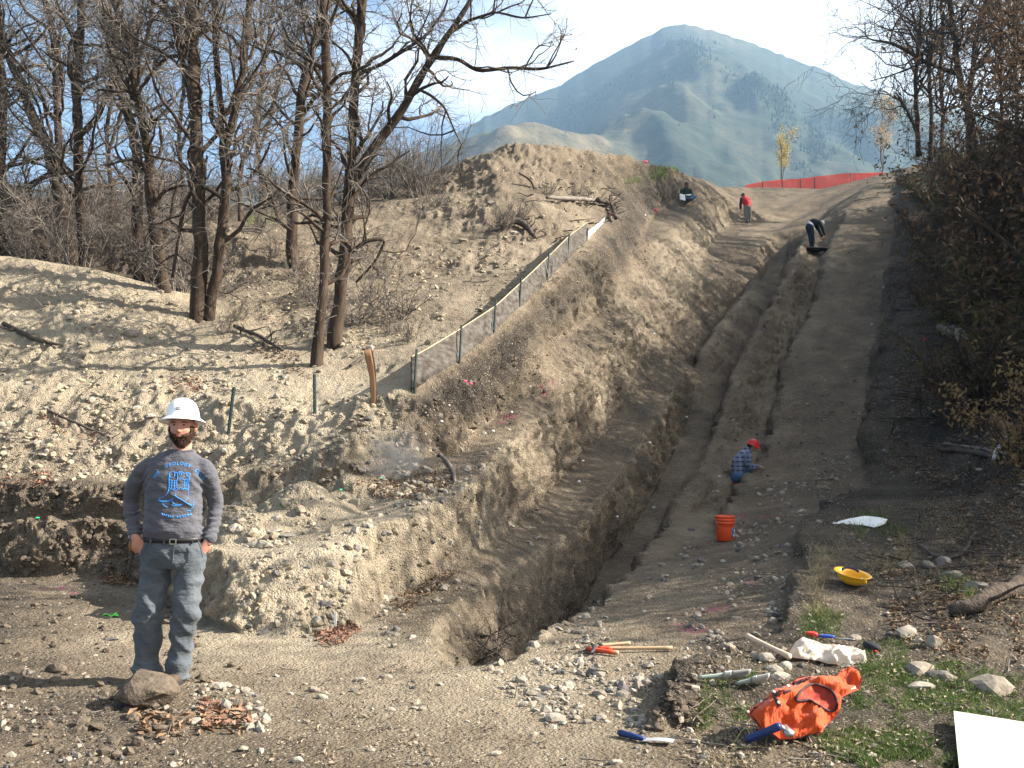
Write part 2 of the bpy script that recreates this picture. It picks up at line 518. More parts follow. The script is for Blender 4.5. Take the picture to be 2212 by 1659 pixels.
for Y, zr, zl in ((4, .15, 0), (6.5, .35, 0), (9, 1.0, 0), (10.6, 1.5, .02), (12, 2.0, 1.1), (14, 2.9, 2.0), (19, 5.4, 5.4), (24, 8.2, 5.6), (32, 12.4, 8.5), (42, 17.0, 12.5), (60, 23, 19)):
    addp((1.3 * Y, Y, zr), .12)
    addp((-1.3 * Y, Y, zl), .3)
PTS = np.array(PTS); TONE = np.array(TONE)
q2 = np.stack([PTS[:, 0] / PTS[:, 1], np.log(PTS[:, 1])], 1)
out = mgeo.delaunay_2d_cdt([Vector(p) for p in q2], EDG, [], 0, 1e-6, True)
cv, _, cf, ov, _, _ = out
cz, ct = np.zeros(len(cv)), np.zeros(len(cv))
for i, o in enumerate(ov):
    if len(o):
        cz[i], ct[i] = PTS[o[0], 2], TONE[o[0]]
    else:
        d = np.hypot(*(q2 - np.array(cv[i])).T)
        k = np.argsort(d)[:3]
        w = 1 / (d[k] + 1e-6)
        cz[i], ct[i] = (PTS[k, 2] * w).sum() / w.sum(), (TONE[k] * w).sum() / w.sum()
cv = np.array([tuple(v) for v in cv])
U0, U1, NU = -1.25, 1.25, 1700
S0, S1, NS = math.log(.75), math.log(98), 1700
gu = np.linspace(U0, U1, NU); gs = np.linspace(S0, S1, NS)
Zr = np.zeros((NS, NU)); Tr = np.full((NS, NU), .3); done = np.zeros((NS, NU), bool)
for f in cf:
    for k in range(1, len(f) - 1):
        t = [f[0], f[k], f[k + 1]]
        p = cv[t]
        i0, i1 = np.searchsorted(gu, p[:, 0].min()), np.searchsorted(gu, p[:, 0].max())
        j0, j1 = np.searchsorted(gs, p[:, 1].min()), np.searchsorted(gs, p[:, 1].max())
        if i1 <= i0 or j1 <= j0:
            continue
        uu, ss = np.meshgrid(gu[i0:i1], gs[j0:j1])
        d = (p[1, 1] - p[2, 1]) * (p[0, 0] - p[2, 0]) + (p[2, 0] - p[1, 0]) * (p[0, 1] - p[2, 1])
        if abs(d) < 1e-14:
            continue
        a = ((p[1, 1] - p[2, 1]) * (uu - p[2, 0]) + (p[2, 0] - p[1, 0]) * (ss - p[2, 1])) / d
        b = ((p[2, 1] - p[0, 1]) * (uu - p[2, 0]) + (p[0, 0] - p[2, 0]) * (ss - p[2, 1])) / d
        c = 1 - a - b
        m = (a >= -1e-9) & (b >= -1e-9) & (c >= -1e-9)
        Zr[j0:j1, i0:i1][m] = (a * cz[t[0]] + b * cz[t[1]] + c * cz[t[2]])[m]
        Tr[j0:j1, i0:i1][m] = (a * ct[t[0]] + b * ct[t[1]] + c * ct[t[2]])[m]
        done[j0:j1, i0:i1][m] = True
print('terrain raster uncovered', (~done).mean())
# fill uncovered from nearest covered along rows
for j in range(NS):
    ok = np.where(done[j])[0]
    if len(ok):
        miss = np.where(~done[j])[0]
        if len(miss):
            nn = ok[np.clip(np.searchsorted(ok, miss), 0, len(ok) - 1)]
            nl = ok[np.clip(np.searchsorted(ok, miss) - 1, 0, len(ok) - 1)]
            nn = np.where(np.abs(nl - miss) < np.abs(nn - miss), nl, nn)
            Zr[j, miss] = Zr[j, nn]; Tr[j, miss] = Tr[j, nn]
    elif j:
        Zr[j] = Zr[j - 1]; Tr[j] = Tr[j - 1]


def blur(a, s):
    k = np.exp(-.5 * (np.arange(-3 * s, 3 * s + 1) / s) ** 2); k /= k.sum()
    n = 3 * s
    a = np.apply_along_axis(lambda r: np.convolve(np.pad(r, n, mode='edge'), k, 'valid'), 0, a)
    return np.apply_along_axis(lambda r: np.convolve(np.pad(r, n, mode='edge'), k, 'valid'), 1, a)


Zr = blur(Zr, 2)
Tr = blur(Tr, 2)

# view-adaptive sheet: columns by bearing, rows by arc length along each column
NC, NR = 690, 690
ucol = np.concatenate([np.linspace(-1.25, -.64, 50)[:-1], np.linspace(-.64, .64, NC), np.linspace(.64, 1.25, 50)[1:]])
fi = np.clip((ucol - U0) / (U1 - U0) * (NU - 1), 0, NU - 1.001)
i0 = fi.astype(int); fr = fi - i0
Zc = Zr[:, i0] * (1 - fr) + Zr[:, i0 + 1] * fr
Tc = Tr[:, i0] * (1 - fr) + Tr[:, i0 + 1] * fr
Ys = np.exp(gs)
dz = np.gradient(Zc, axis=0); dy = np.gradient(Ys)[:, None]
ds = np.sqrt(dy ** 2 * (0.5 + 0 * dz) + dz ** 2 * 4.0) / Ys[:, None]
wgt = np.where(Ys < 3.2, .25, np.where(Ys < 55, 1.0, .35))[:, None]
ds = blur(ds * wgt, 5) + 2e-4
cum = np.cumsum(ds, 0); cum -= cum[0]
cum /= cum[-1]
cum = blur(cum, 3); cum = (cum - cum[0]) / (cum[-1] - cum[0])
tt = np.linspace(0, 1, NR)
GS = np.stack([np.interp(tt, cum[:, c], gs) for c in range(len(ucol))], 1)
GZ = np.stack([np.interp(GS[:, c], gs, Zc[:, c]) for c in range(len(ucol))], 1)
GT = np.stack([np.interp(GS[:, c], gs, Tc[:, c]) for c in range(len(ucol))], 1)
GY = np.exp(GS)
for hx_, hy_, hY_, hr_, hh_ in ((655, 1098, 9.9, .62, .42), (545, 1142, 9.2, .42, .24), (770, 1052, 10.5, .45, .28), (505, 1128, 10.2, .4, .2)):
    p_ = at(hx_, hy_, hY_)
    d_ = np.hypot(GY * ucol[None, :] - p_[0], GY - p_[1])
    GZ = GZ + hh_ * np.clip(1 - np.sqrt(d_ ** 2 + .004) / hr_, 0, 1)
    GT = np.where(d_ < hr_, np.maximum(GT, .72), GT)
GX = GY * ucol[None, :]
GP = np.stack([GX, GY, GZ], -1)


def grid_normals(P):
    n = np.cross(np.gradient(P, axis=1), np.gradient(P, axis=0))
    n /= np.linalg.norm(n, axis=2, keepdims=True) + 1e-12
    return n


n0 = grid_normals(GP)
steep = np.clip(1 - n0[..., 2], 0, 1)
near = smooth01((GY - 4) / 6)
def to_px(P):
    d = P[..., 1] * cp + (P[..., 2] - CAM_Z) * sp
    return CX + F_PX * P[..., 0] / d, CY - F_PX * (-P[..., 1] * sp + (P[..., 2] - CAM_Z) * cp) / d


_vx, _vy = to_px(GP)
_tp = [(q[0], q[1]) for q in ((760, 1045), (930, 890), (1020, 800), (1200, 660), (1330, 520), (1460, 385), (1600, 470), (1640, 540), (1560, 680), (1450, 850), (1390, 950), (1260, 1150), (1020, 1290), (930, 1400), (800, 1370), (990, 1200), (1000, 1090))]


def _inp(poly):
    r = np.zeros(_vx.shape, bool); n = len(poly)
    for i in range(n):
        x1, y1 = poly[i]; x2, y2 = poly[(i + 1) % n]
        r ^= ((y1 > _vy) != (y2 > _vy)) & (_vx < (x2 - x1) * (_vy - y1) / (y2 - y1 + 1e-12) + x1)
    return r


cutm = blur(_inp(_tp).astype(float), 3)
facem = smooth01((steep - .24) / .12)
GT = np.where(GT > .27, GT + cutm * (.05 * facem - .13 * (1 - facem)), GT)
amp = .22 + 1.05 * smooth01((steep - .02) / .35)
amp *= 1 - .65 * smooth01((GT - .36) / .04) * (1 - smooth01((GY - 6.8) / .8)) * (1 - steep)
_tr = [(470, 1180), (760, 1045), (855, 870), (850, 800), (985, 715), (1180, 555), (1290, 450), (1460, 370), (1620, 395), (1890, 385), (1945, 390), (1935, 530), (1890, 800), (1870, 1060), (1740, 1160), (1690, 1371), (1400, 1450), (1100, 1450), (960, 1450), (890, 1400), (700, 1385), (520, 1385)]
dig = blur(_inp(_tr).astype(float), 4)
_rt = [(1110, 1440), (1400, 1210), (1540, 1000), (1600, 790), (1730, 540), (1890, 385), (1945, 390), (1935, 530), (1890, 800), (1870, 1060), (1740, 1160), (1690, 1371), (1400, 1450)]
rightb = blur(_inp(_rt).astype(float), 4)
dig = dig * (1 - .45 * rightb)
free = 1 - .88 * dig
disp = np.zeros(GY.shape)
disp += .16 * fbm(GP * .55, 3) * near * free
disp += .050 * fbm(GP * np.array((2.3, 2.3, 1.2)) + 5, 3) * (.35 + .65 * near) * (1 - .6 * dig)
rid = 1 - np.abs(vnoise(GP * np.array((5.5, 5.5, 3.0)) + 9))
disp += .055 * (rid - .5) * (1 - .55 * dig)
disp += .042 * fbm(GP * 9.0 + 3, 3) * (1 - .35 * dig)
lump = np.maximum(0, vnoise(GP * 14.0 + 31)) ** 1.5 + .7 * np.maximum(0, vnoise(GP * 27.0 + 77)) ** 1.5
disp += .050 * lump * (1 - .45 * dig)
# dug faces: teeth marks and rills running down them
wall = smooth01((steep - .22) / .22)
rill = vnoise(GP * np.array((5.5, 5.5, .8)) + 40) + .8 * (1 - 2 * np.abs(vnoise(GP * np.array((9, 9, 1.3)) + 60)))
disp += .042 * rill * wall + .050 * np.maximum(0, vnoise(GP * np.array((15, 15, 9)) + 80)) * wall + .030 * vnoise(GP * np.array((24, 24, 16)) + 33) * wall
disp += .020 * dig * (1 - wall) * np.maximum(0, vnoise(GP * 18 + 5)) * 2
# runnels on the loose slopes
loose = smooth01((steep - .06) / .08) * (1 - wall) * smooth01((GY - 7) / 3) * (1 - dig)
disp += rightb * (.035 * fbm(GP * 3.2 + 44, 3) + .04 * np.maximum(0, vnoise(GP * 8.5 + 12)) + .03 * (1 - 2 * np.abs(vnoise(GP * np.array((3.5, 1.2, 1.2)) + 21))))
disp += loose * (.07 * vnoise(GP * np.array((2.4, .7, .7)) + 15) + .055 * (1 - 2 * np.abs(vnoise(GP * np.array((4.5, 1.6, 1.6)) + 25))) + .05 * np.maximum(0, vnoise(GP * 6.5 + 55)) * 2)
disp *= 1 - .55 * dig * (1 - smooth01((GY - 11) / 3)) * smooth01((_vy - 1060) / 40)      # the dusty near face is smoother
disp *= amp
GP = GP + n0 * disp[..., None]
n1 = grid_normals(GP)
GT = np.clip(GT + .10 * fbm(GP * 1.1 + 50, 3) + .05 * fbm(GP * 6 + 70, 2), 0, 1)

# visibility helper (first surface met by the view line through a reference pixel)
ELEV = (GP[..., 2] - CAM_Z) / GP[..., 1]
RUN = np.maximum.accumulate(ELEV, axis=0)


def hit(vx, vy):
    vx = np.atleast_1d(np.asarray(vx, float)); vy = np.atleast_1d(np.asarray(vy, float))
    a, b = (vx - CX) / F_PX, (CY - vy) / F_PX
    dyy = cp - b * sp
    u, e = a / dyy, (sp + b * cp) / dyy
    c = np.clip(np.searchsorted(ucol, u), 0, len(ucol) - 1)
    out = np.zeros((len(vx), 3)); row = np.zeros(len(vx), int)
    for k in range(len(vx)):
        r = min(np.searchsorted(RUN[:, c[k]], e[k]), NR - 1)
        row[k] = r
        if r > 0:
            e0, e1 = RUN[r - 1, c[k]], RUN[r, c[k]]
            f = np.clip((e[k] - e0) / (e1 - e0 + 1e-12), 0, 1)
            Y = GP[r - 1, c[k], 1] * (1 - f) + GP[r, c[k], 1] * f
        else:
            Y = GP[0, c[k], 1]
        out[k] = (u[k] * Y, Y, CAM_Z + e[k] * Y)
    return out, row, c


def ghit(vx, vy):
    return hit(vx, vy)[0][0]


def gz(x, y):
    """ground height at world x, y"""
    u = x / y
    c = int(np.clip(np.searchsorted(ucol, u), 0, len(ucol) - 1))
    return float(np.interp(y, GP[:, c, 1], GP[:, c, 2]))


# pink marking paint and grass as masks on the sheet
def blot(pts):
    m = np.zeros(GY.shape)
    for vx, vy, r in pts:
        p = ghit(vx, vy)
        d = np.linalg.norm((GP - p), axis=2)
        m = np.maximum(m, np.exp(-(d / (r * p[1] / F_PX)) ** 2))
    return m


pink = blot([(1540, 1318, 22), (1565, 1310, 14), (1500, 1360, 26), (1470, 1350, 14), (1620, 1255, 14), (1640, 1265, 10), (1560, 1185, 10), (1600, 1115, 12), (1650, 1115, 12), (1690, 1112, 10),
             (1100, 900, 14), (1170, 845, 12), (1190, 830, 9), (1085, 912, 9), (130, 1270, 12), (160, 1282, 10), (100, 1272, 8), (1250, 890, 8), (1300, 870, 7), (1600, 1140, 8)])
pink = np.clip(pink * (.25 + 1.1 * np.maximum(0, fbm(GP * 22, 3) + .25)), 0, 1)

nr, nc = GY.shape
ii = np.arange(nr - 1)[:, None] * nc + np.arange(nc - 1)[None, :]
quads = np.stack([ii, ii + 1, ii + nc + 1, ii + nc], -1).reshape(-1, 4)
g_me = mesh_np('ground', GP.reshape(-1, 3), quads)
for nm, arr in (('tone', GT), ('pink', pink)):
    at_ = g_me.attributes.new(nm, 'FLOAT', 'POINT')
    at_.data.foreach_set('value', arr.ravel().astype(np.float32))


def soil_material():
    m = bpy.data.materials.new('soil')
    m.use_nodes = True
    nt = m.node_tree
    N = nt.nodes.new
    K = nt.links.new
    b = nt.nodes['Principled BSDF']
    b.inputs['Roughness'].default_value = .95
    b.inputs['Specular IOR Level'].default_value = .12
    geo = N('ShaderNodeNewGeometry')
    at_ = N('ShaderNodeAttribute'); at_.attribute_name = 'tone'
    pk = N('ShaderNodeAttribute'); pk.attribute_name = 'pink'

    def noise(scale, detail=4, rough=.6):
        n = N('ShaderNodeTexNoise')
        n.inputs['Scale'].default_value = scale
        n.inputs['Detail'].default_value = detail
        n.inputs['Roughness'].default_value = rough
        K(geo.outputs['Position'], n.inputs['Vector'])
        return n.outputs['Fac']

    def math2(op, a, b_, c=None):
        n = N('ShaderNodeMath'); n.operation = op
        for k, v in enumerate((a, b_, c)):
            if v is None:
                continue
            if isinstance(v, (int, float)):
                n.inputs[k].default_value = v
            else:
                K(v, n.inputs[k])
        return n.outputs[0]

    n1, n2, n3 = noise(1.7, 5), noise(13, 5, .65), noise(75, 3, .6)
    t = math2('MULTIPLY_ADD', math2('SUBTRACT', n1, .5), .38, at_.outputs['Fac'])
    t = math2('MULTIPLY_ADD', math2('SUBTRACT', n2, .5), .34, t)
    t = math2('MULTIPLY_ADD', math2('SUBTRACT', n3, .5), .30, t)
    r = N('ShaderNodeValToRGB')
    e = r.color_ramp.elements
    e[0].position, e[0].color = 0.0, (.040, .033, .027, 1)
    e[1].position, e[1].color = 1.0, (.455, .38, .275, 1)
    for pos, c in ((.25, (.095, .077, .058)), (.45, (.176, .137, .096)), (.65, (.270, .219, .156)), (.85, (.375, .311, .221))):
        x = e.new(pos); x.color = (*c, 1)
    K(t, r.inputs['Fac'])
    # pebbles: pale and dark chips
    col = r.outputs['Color']
    for scale, thr, colr, amt in ((46, .12, (.50, .45, .38), .75), (95, .16, (.44, .39, .32), .6), (60, .10, (.10, .085, .07), .6)):
        v = N('ShaderNodeTexVoronoi')
        v.inputs['Scale'].default_value = scale
        K(geo.outputs['Position'], v.inputs['Vector'])
        sep = N('ShaderNodeSeparateColor')
        K(v.outputs['Color'], sep.inputs['Color'])
        pick = math2('LESS_THAN', sep.outputs[0], thr)
        core = math2('LESS_THAN', v.outputs['Distance'], .33)
        f = math2('MULTIPLY', math2('MULTIPLY', pick, core), amt)
        mx = N('ShaderNodeMix'); mx.data_type = 'RGBA'
        mx.inputs['B'].default_value = (*colr, 1)
        K(f, mx.inputs['Factor']); K(col, mx.inputs['A'])
        col = mx.outputs['Result']
    mx = N('ShaderNodeMix'); mx.data_type = 'RGBA'
    mx.inputs['B'].default_value = (.42, .07, .17, 1)
    K(math2('MULTIPLY', pk.outputs['Fac'], .75), mx.inputs['Factor']); K(col, mx.inputs['A'])
    K(mx.outputs['Result'], b.inputs['Base Color'])
    # relief
    h = math2('MULTIPLY_ADD', noise(40, 6, .7), .7, math2('MULTIPLY', noise(14, 4, .6), 1.2))
    vb = N('ShaderNodeTexVoronoi'); vb.inputs['Scale'].default_value = 55; vb.feature = 'SMOOTH_F1'
    K(geo.outputs['Position'], vb.inputs['Vector'])
    h = math2('MULTIPLY_ADD', vb.outputs['Distance'], -.55, h)
    bp = N('ShaderNodeBump'); bp.inputs['Strength'].default_value = 1.0; bp.inputs['Distance'].default_value = .06
    K(h, bp.inputs['Height']); K(bp.outputs['Normal'], b.inputs['Normal'])
    return m


M_soil = soil_material()
ground = link('ground', g_me, M_soil)
tag(ground, kind='structure')
# the rest of the field behind the viewpoint
bk = MB()
xs = np.linspace(-60, 60, 25); ys = np.linspace(-40, .78, 12)
gg = np.stack(np.meshgrid(xs, ys), -1)
gg = np.concatenate([gg, np.full(gg.shape[:2] + (1,), -.004)], -1)
bk.grid(gg)
fld = bk.build('field', M_soil)
a_ = fld.data.attributes.new('tone', 'FLOAT', 'POINT'); a_.data.foreach_set('value', np.full(len(fld.data.vertices), .3, dtype=np.float32))
tag(fld, kind='structure')
# ------------------------------------------------------------------ far mountain
SKY = np.array([(-1400, 330), (-600, 360), (0, 395), (500, 400), (800, 370), (931, 317), (981, 288), (1050, 248), (1122, 216), (1212, 180), (1284, 137), (1356, 97), (1428, 61), (1464, 49), (1506, 54), (1560, 70), (1632, 94), (1714, 126), (1776, 148), (1848, 180), (1920, 203), (1977, 215), (2080, 235), (2212, 265), (2600, 330), (3400, 380)], float)
HILL1 = np.array([(500, 640), (800, 440), (900, 360), (985, 302), (1060, 280), (1150, 265), (1210, 275), (1290, 318), (1380, 420), (1500, 560), (1700, 800)], float)
HILL2 = np.array([(900, 800), (1150, 500), (1250, 345), (1310, 285), (1370, 254), (1430, 258), (1500, 280), (1570, 330), (1640, 385), (1800, 500), (2100, 800)], float)


def sk(arr, u):
    k = np.array([ray(x, y) for x, y in arr])       # bearing and rise of each outline point
    return np.interp(u, k[:, 0], k[:, 1])


def mt_px(x, y, z):
    d = y * cp + (z - CAM_Z) * sp
    return CX + F_PX * x / d, CY - F_PX * (-y * sp + (z - CAM_Z) * cp) / d


mu = np.concatenate([np.linspace(-1.3, -.62, 40)[:-1], np.linspace(-.62, .66, 330), np.linspace(.66, 1.3, 40)[1:]])
mY = np.concatenate([np.linspace(330, 1500, 190), np.linspace(1515, 2000, 10)])
MU, MY = np.meshgrid(mu, mY)
yc = 1500 + 25 * vnoise(np.stack([MU * 4, MU * 0, MU * 0], -1))
y0 = 380.0
tm_ = (MY - y0) / (yc - y0)
zc = sk(SKY, MU) * yc + 2 * vnoise(np.stack([MU * 160, 0 * MU, 0 * MU], -1))
MZ = np.where(tm_ <= 1, zc * np.clip(tm_, 0, 1) ** 1.02, zc - (MY - yc) * .6)
env = np.clip(4 * tm_ * (1 - tm_), 0, 1) ** 2 * np.clip((1 - tm_) / .25, 0, 1)
P3 = np.stack([MU * MY * .0045, MY * .0016, 0 * MU], -1)
spur = (1 - np.abs(fbm(P3, 3))) - .6
MZ += 60 * spur * env * (zc / 500)
MZ += 6 * (1 - 2 * np.abs(fbm(np.stack([MU * MY * .011, MY * .0035, 0 * MU + 3], -1), 3))) * env
MZ += 14 * fbm(np.stack([MU * MY * .02, MY * .012, 0 * MU], -1), 3) * env
hill_tone = np.zeros(MZ.shape)
for arr, Yf, wf, wb in ((HILL1, 760, 170, 75), (HILL2, 830, 190, 80)):
    j = np.argmin(np.abs(mY - Yf))
    need = np.maximum(0, sk(arr, mu) * Yf - MZ[j])
    kern = np.exp(-.5 * (np.arange(-12, 13) / 4.0) ** 2); kern /= kern.sum()
    need = np.convolve(np.pad(need, 12, mode='edge'), kern, 'valid')
    prof = np.where(MY < Yf, np.exp(-((MY - Yf) / wf) ** 2), np.exp(-((MY - Yf) / wb) ** 2))
    MZ += need[None, :] * prof
    hill_tone = np.maximum(hill_tone, smooth01(need[None, :] * prof / 22) * (MY < Yf + 75))
MZ = np.maximum(MZ, 0)
MP = np.stack([MU * MY, MY, MZ], -1)
FOREST = ((1260, 240, 75, 30, -.75), (1215, 290, 40, 26, -.6), (1330, 190, 60, 18, -.5), (1480, 150, 60, 26, -.3), (1150, 215, 90, 14, -.5), (1690, 250, 22, 90, .15), (1750, 300, 60, 60, 0), (1640, 200, 80, 30, .5), (1020, 275, 70, 12, -.5), (1500, 90, 60, 30, 0), (1850, 280, 90, 60, .3))


def forest(vx, vy):
    d = np.zeros(np.shape(vx))
    for cx, cy, rx, ry, rot in FOREST:
        dx, dy = vx - cx, vy - cy
        c, s = math.cos(rot), math.sin(rot)
        d = np.maximum(d, np.exp(-(((dx * c + dy * s) / rx) ** 2 + ((-dx * s + dy * c) / ry) ** 2)))
    return d * (.35 + .65 * smooth01(fbm(np.stack([vx * .03, vy * .03, 0 * vx], -1), 3) + .5))


mt_for = forest(*mt_px(MU * MY, MY, MZ))
mt_tone = np.clip(-.42 * mt_for * (1 - hill_tone) + hill_tone * .45 + .30 * fbm(np.stack([MU * 9, MY * .004, 0 * MU], -1), 4) + .12, 0, 1)
a, b_ = MY.shape
ii = np.arange(a - 1)[:, None] * b_ + np.arange(b_ - 1)[None, :]
m_me = mesh_np('mountain', MP.reshape(-1, 3), np.stack([ii, ii + 1, ii + b_ + 1, ii + b_], -1).reshape(-1, 4))
at_ = m_me.attributes.new('tone', 'FLOAT', 'POINT'); at_.data.foreach_set('value', mt_tone.ravel().astype(np.float32))


def mountain_material():
    m = bpy.data.materials.new('mountain_brush')
    m.use_nodes = True
    nt = m.node_tree
    b = nt.nodes['Principled BSDF']
    b.inputs['Roughness'].default_value = 1.0
    b.inputs['Specular IOR Level'].default_value = .05
    geo = nt.nodes.new('ShaderNodeNewGeometry')
    at = nt.nodes.new('ShaderNodeAttribute'); at.attribute_name = 'tone'
    n = nt.nodes.new('ShaderNodeTexNoise'); n.inputs['Scale'].default_value = .035; n.inputs['Detail'].default_value = 7; n.inputs['Roughness'].default_value = .68
    nt.links.new(geo.outputs['Position'], n.inputs['Vector'])
    ma = nt.nodes.new('ShaderNodeMath'); ma.operation = 'MULTIPLY_ADD'; ma.inputs[1].default_value = 1.25
    sb = nt.nodes.new('ShaderNodeMath'); sb.operation = 'SUBTRACT'; sb.inputs[1].default_value = .5
    nt.links.new(n.outputs['Fac'], sb.inputs[0]); nt.links.new(sb.outputs[0], ma.inputs[0]); nt.links.new(at.outputs['Fac'], ma.inputs[2])
    r = nt.nodes.new('ShaderNodeValToRGB')
    e = r.color_ramp.elements
    e[0].position, e[0].color = 0, (.028, .036, .024, 1)
    e[1].position, e[1].color = 1, (.215, .16, .09, 1)
    x = e.new(.35); x.color = (.07, .065, .04, 1)
    x = e.new(.6); x.color = (.125, .10, .06, 1)
    nt.links.new(ma.outputs[0], r.inputs['Fac']); nt.links.new(r.outputs['Color'], b.inputs['Base Color'])
    bp = nt.nodes.new('ShaderNodeBump'); bp.inputs['Distance'].default_value = 6; bp.inputs['Strength'].default_value = .8
    nt.links.new(n.outputs['Fac'], bp.inputs['Height']); nt.links.new(bp.outputs['Normal'], b.inputs['Normal'])
    return m


mountain = link('mountain', m_me, mountain_material())
tag(mountain, kind='structure')


M_conifer = mat('far_conifer', (.018, .030, .020), rough=1, noise=.3, nscale=.2, spec=.05)
nrm = MP
pick = []
cand = rng.integers(0, a - 30, 130000), rng.integers(0, b_, 130000)
uu, yy, zz_ = MU[cand], MY[cand], MZ[cand]
vx, vyy = mt_px(uu * yy, yy, zz_)
dens = np.zeros(len(uu))
dens = np.clip(forest(vx, vyy) * 1.5 - .25, 0, 1) + .002
ridge_ = (np.abs(vyy - np.interp(vx, SKY[:, 0], SKY[:, 1])) < 7) & (vx > 1000)
dens = np.where(ridge_, np.maximum(dens, .22), dens)
dens = np.where(hill_tone[cand] > .25, dens * .02, dens)
keep = (rng.random(len(uu)) < dens) & (vx > 880) & (vx < 2300)
idx = rng.permutation(np.where(keep)[0])[:7500]
cb = MB()
n = len(idx)
hgt = rng.uniform(3.5, 7, n) * np.where(ridge_[idx], .7, 1)
base = np.stack([uu[idx] * yy[idx] + rng.uniform(-3, 3, n), yy[idx] + rng.uniform(-3, 3, n), zz_[idx] - 1], 1)
th = np.arange(5) * 2 * np.pi / 5
for (h0, h1, w) in ((.05, .62, .24), (.42, 1.0, .15)):
    ang = rng.random((n, 1)) * 6 + th[None]
    rr = hgt[:, None] * w * rng.uniform(.7, 1.3, (n, 5))
    ring = base[:, None, :] + np.stack([np.cos(ang) * rr, np.sin(ang) * rr, np.repeat((hgt * h0)[:, None], 5, 1)], -1)
    tip = base + np.stack([0 * hgt, 0 * hgt, hgt * h1], -1)
    V = np.concatenate([ring, tip[:, None]], 1).reshape(-1, 3)
    o = np.arange(n)[:, None] * 6
    T = np.stack([np.stack([o[:, 0] + k, o[:, 0] + (k + 1) % 5, o[:, 0] + 5], 1) for k in range(5)], 1).reshape(-1, 3)
    cb.add(V, T=T)
wood = cb.build('conifer_wood', M_conifer, smooth=False)
tag(wood, kind='stuff')

# ------------------------------------------------------------------ air between here and the mountain
hz = MB(); hz.box((0, 950, 385), (5600, 2140, 776))
HAZE_DENSITY = 0.00024
mh = bpy.data.materials.new('haze_air')
mh.use_nodes = True
mh.node_tree.nodes.remove(mh.node_tree.nodes['Principled BSDF'])
pv = mh.node_tree.nodes.new('ShaderNodeVolumePrincipled')
pv.inputs['Color'].default_value = (.44, .70, 1.0, 1)
pv.inputs['Density'].default_value = HAZE_DENSITY
pv.inputs['Anisotropy'].default_value = 0.1
mh.node_tree.links.new(pv.outputs['Volume'], mh.node_tree.nodes['Material Output'].inputs['Volume'])
haze = hz.build('haze', mh, smooth=False)
tag(haze, kind='stuff')
# ------------------------------------------------------------------ trees and brush
M_bark = mat('bark_dark', (.027, .019, .014), rough=.95, rgb2=(.080, .058, .042), nscale=9, bump=1.0, bscale=26, spec=.1, stretch=(1, 1, .22))
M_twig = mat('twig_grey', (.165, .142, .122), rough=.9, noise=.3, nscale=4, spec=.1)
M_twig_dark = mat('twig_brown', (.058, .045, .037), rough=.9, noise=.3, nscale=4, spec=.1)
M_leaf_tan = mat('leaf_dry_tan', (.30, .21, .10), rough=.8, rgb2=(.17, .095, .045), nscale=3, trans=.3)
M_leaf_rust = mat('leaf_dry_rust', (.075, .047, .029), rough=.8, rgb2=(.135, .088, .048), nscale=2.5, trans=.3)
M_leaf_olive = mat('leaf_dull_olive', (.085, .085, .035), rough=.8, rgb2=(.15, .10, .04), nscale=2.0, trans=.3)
M_leaf_gold = mat('leaf_gold', (.52, .40, .12), rough=.7, rgb2=(.42, .31, .12), nscale=2, trans=.45)
M_leaf_pale = mat('leaf_pale_peach', (.52, .36, .17), rough=.7, rgb2=(.40, .30, .17), nscale=2, trans=.45)


def resample(P, Rr, k):
    P = np.asarray(P, float); Rr = np.asarray(Rr, float)
    d = np.concatenate([[0], np.cumsum(np.linalg.norm(np.diff(P, axis=0), axis=1))])
    t = np.linspace(0, d[-1], k)
    # smooth (Catmull-like) by interpolating then light averaging
    Q = np.stack([np.interp(t, d, P[:, i]) for i in range(3)], 1)
    S = np.interp(t, d, Rr)
    for _ in range(2):
        Q[1:-1] = .25 * Q[:-2] + .5 * Q[1:-1] + .25 * Q[2:]
    return Q, S


def children(P, Rr, n, t0, lr, ang, up, k, wig, rr, rmin, rmax=9.0, droop=0.0, g=rng):
    M, kk, _ = P.shape
    ln = np.linalg.norm(np.diff(P, axis=1), axis=2).sum(1)
    idx = g.choice(M, n, p=ln / ln.sum())
    t = t0 + (1 - t0) * g.random(n)
    f = np.clip(t * (kk - 1), 0, kk - 1.001); i = f.astype(int); fr = (f - i)[:, None]
    pos = P[idx, i] * (1 - fr) + P[idx, i + 1] * fr
    rad = Rr[idx, i] * (1 - fr[:, 0]) + Rr[idx, i + 1] * fr[:, 0]
    T = P[idx, i + 1] - P[idx, i]
    T /= np.linalg.norm(T, axis=1, keepdims=True) + 1e-9
    q = g.normal(size=(n, 3)); q -= (q * T).sum(1, keepdims=True) * T
    q /= np.linalg.norm(q, axis=1, keepdims=True) + 1e-9
    a = np.radians(g.uniform(*ang, n))[:, None]
    d = np.cos(a) * T + np.sin(a) * q
    d[:, 2] += up
    d /= np.linalg.norm(d, axis=1, keepdims=True)
    Ls = g.uniform(*lr, n) * (1 - .35 * t)
    out = np.zeros((n, k, 3)); out[:, 0] = pos
    for s in range(1, k):
        d = d + wig * g.normal(size=(n, 3)); d[:, 2] += up * .25 - droop
        d /= np.linalg.norm(d, axis=1, keepdims=True)
        out[:, s] = out[:, s - 1] + d * (Ls / (k - 1))[:, None]
    r0 = np.clip(rad * rr, rmin * 1.4, rmax)
    taper = np.linspace(1, .3, k)[None, :]
    return out, np.maximum(r0[:, None] * taper, rmin * .6)


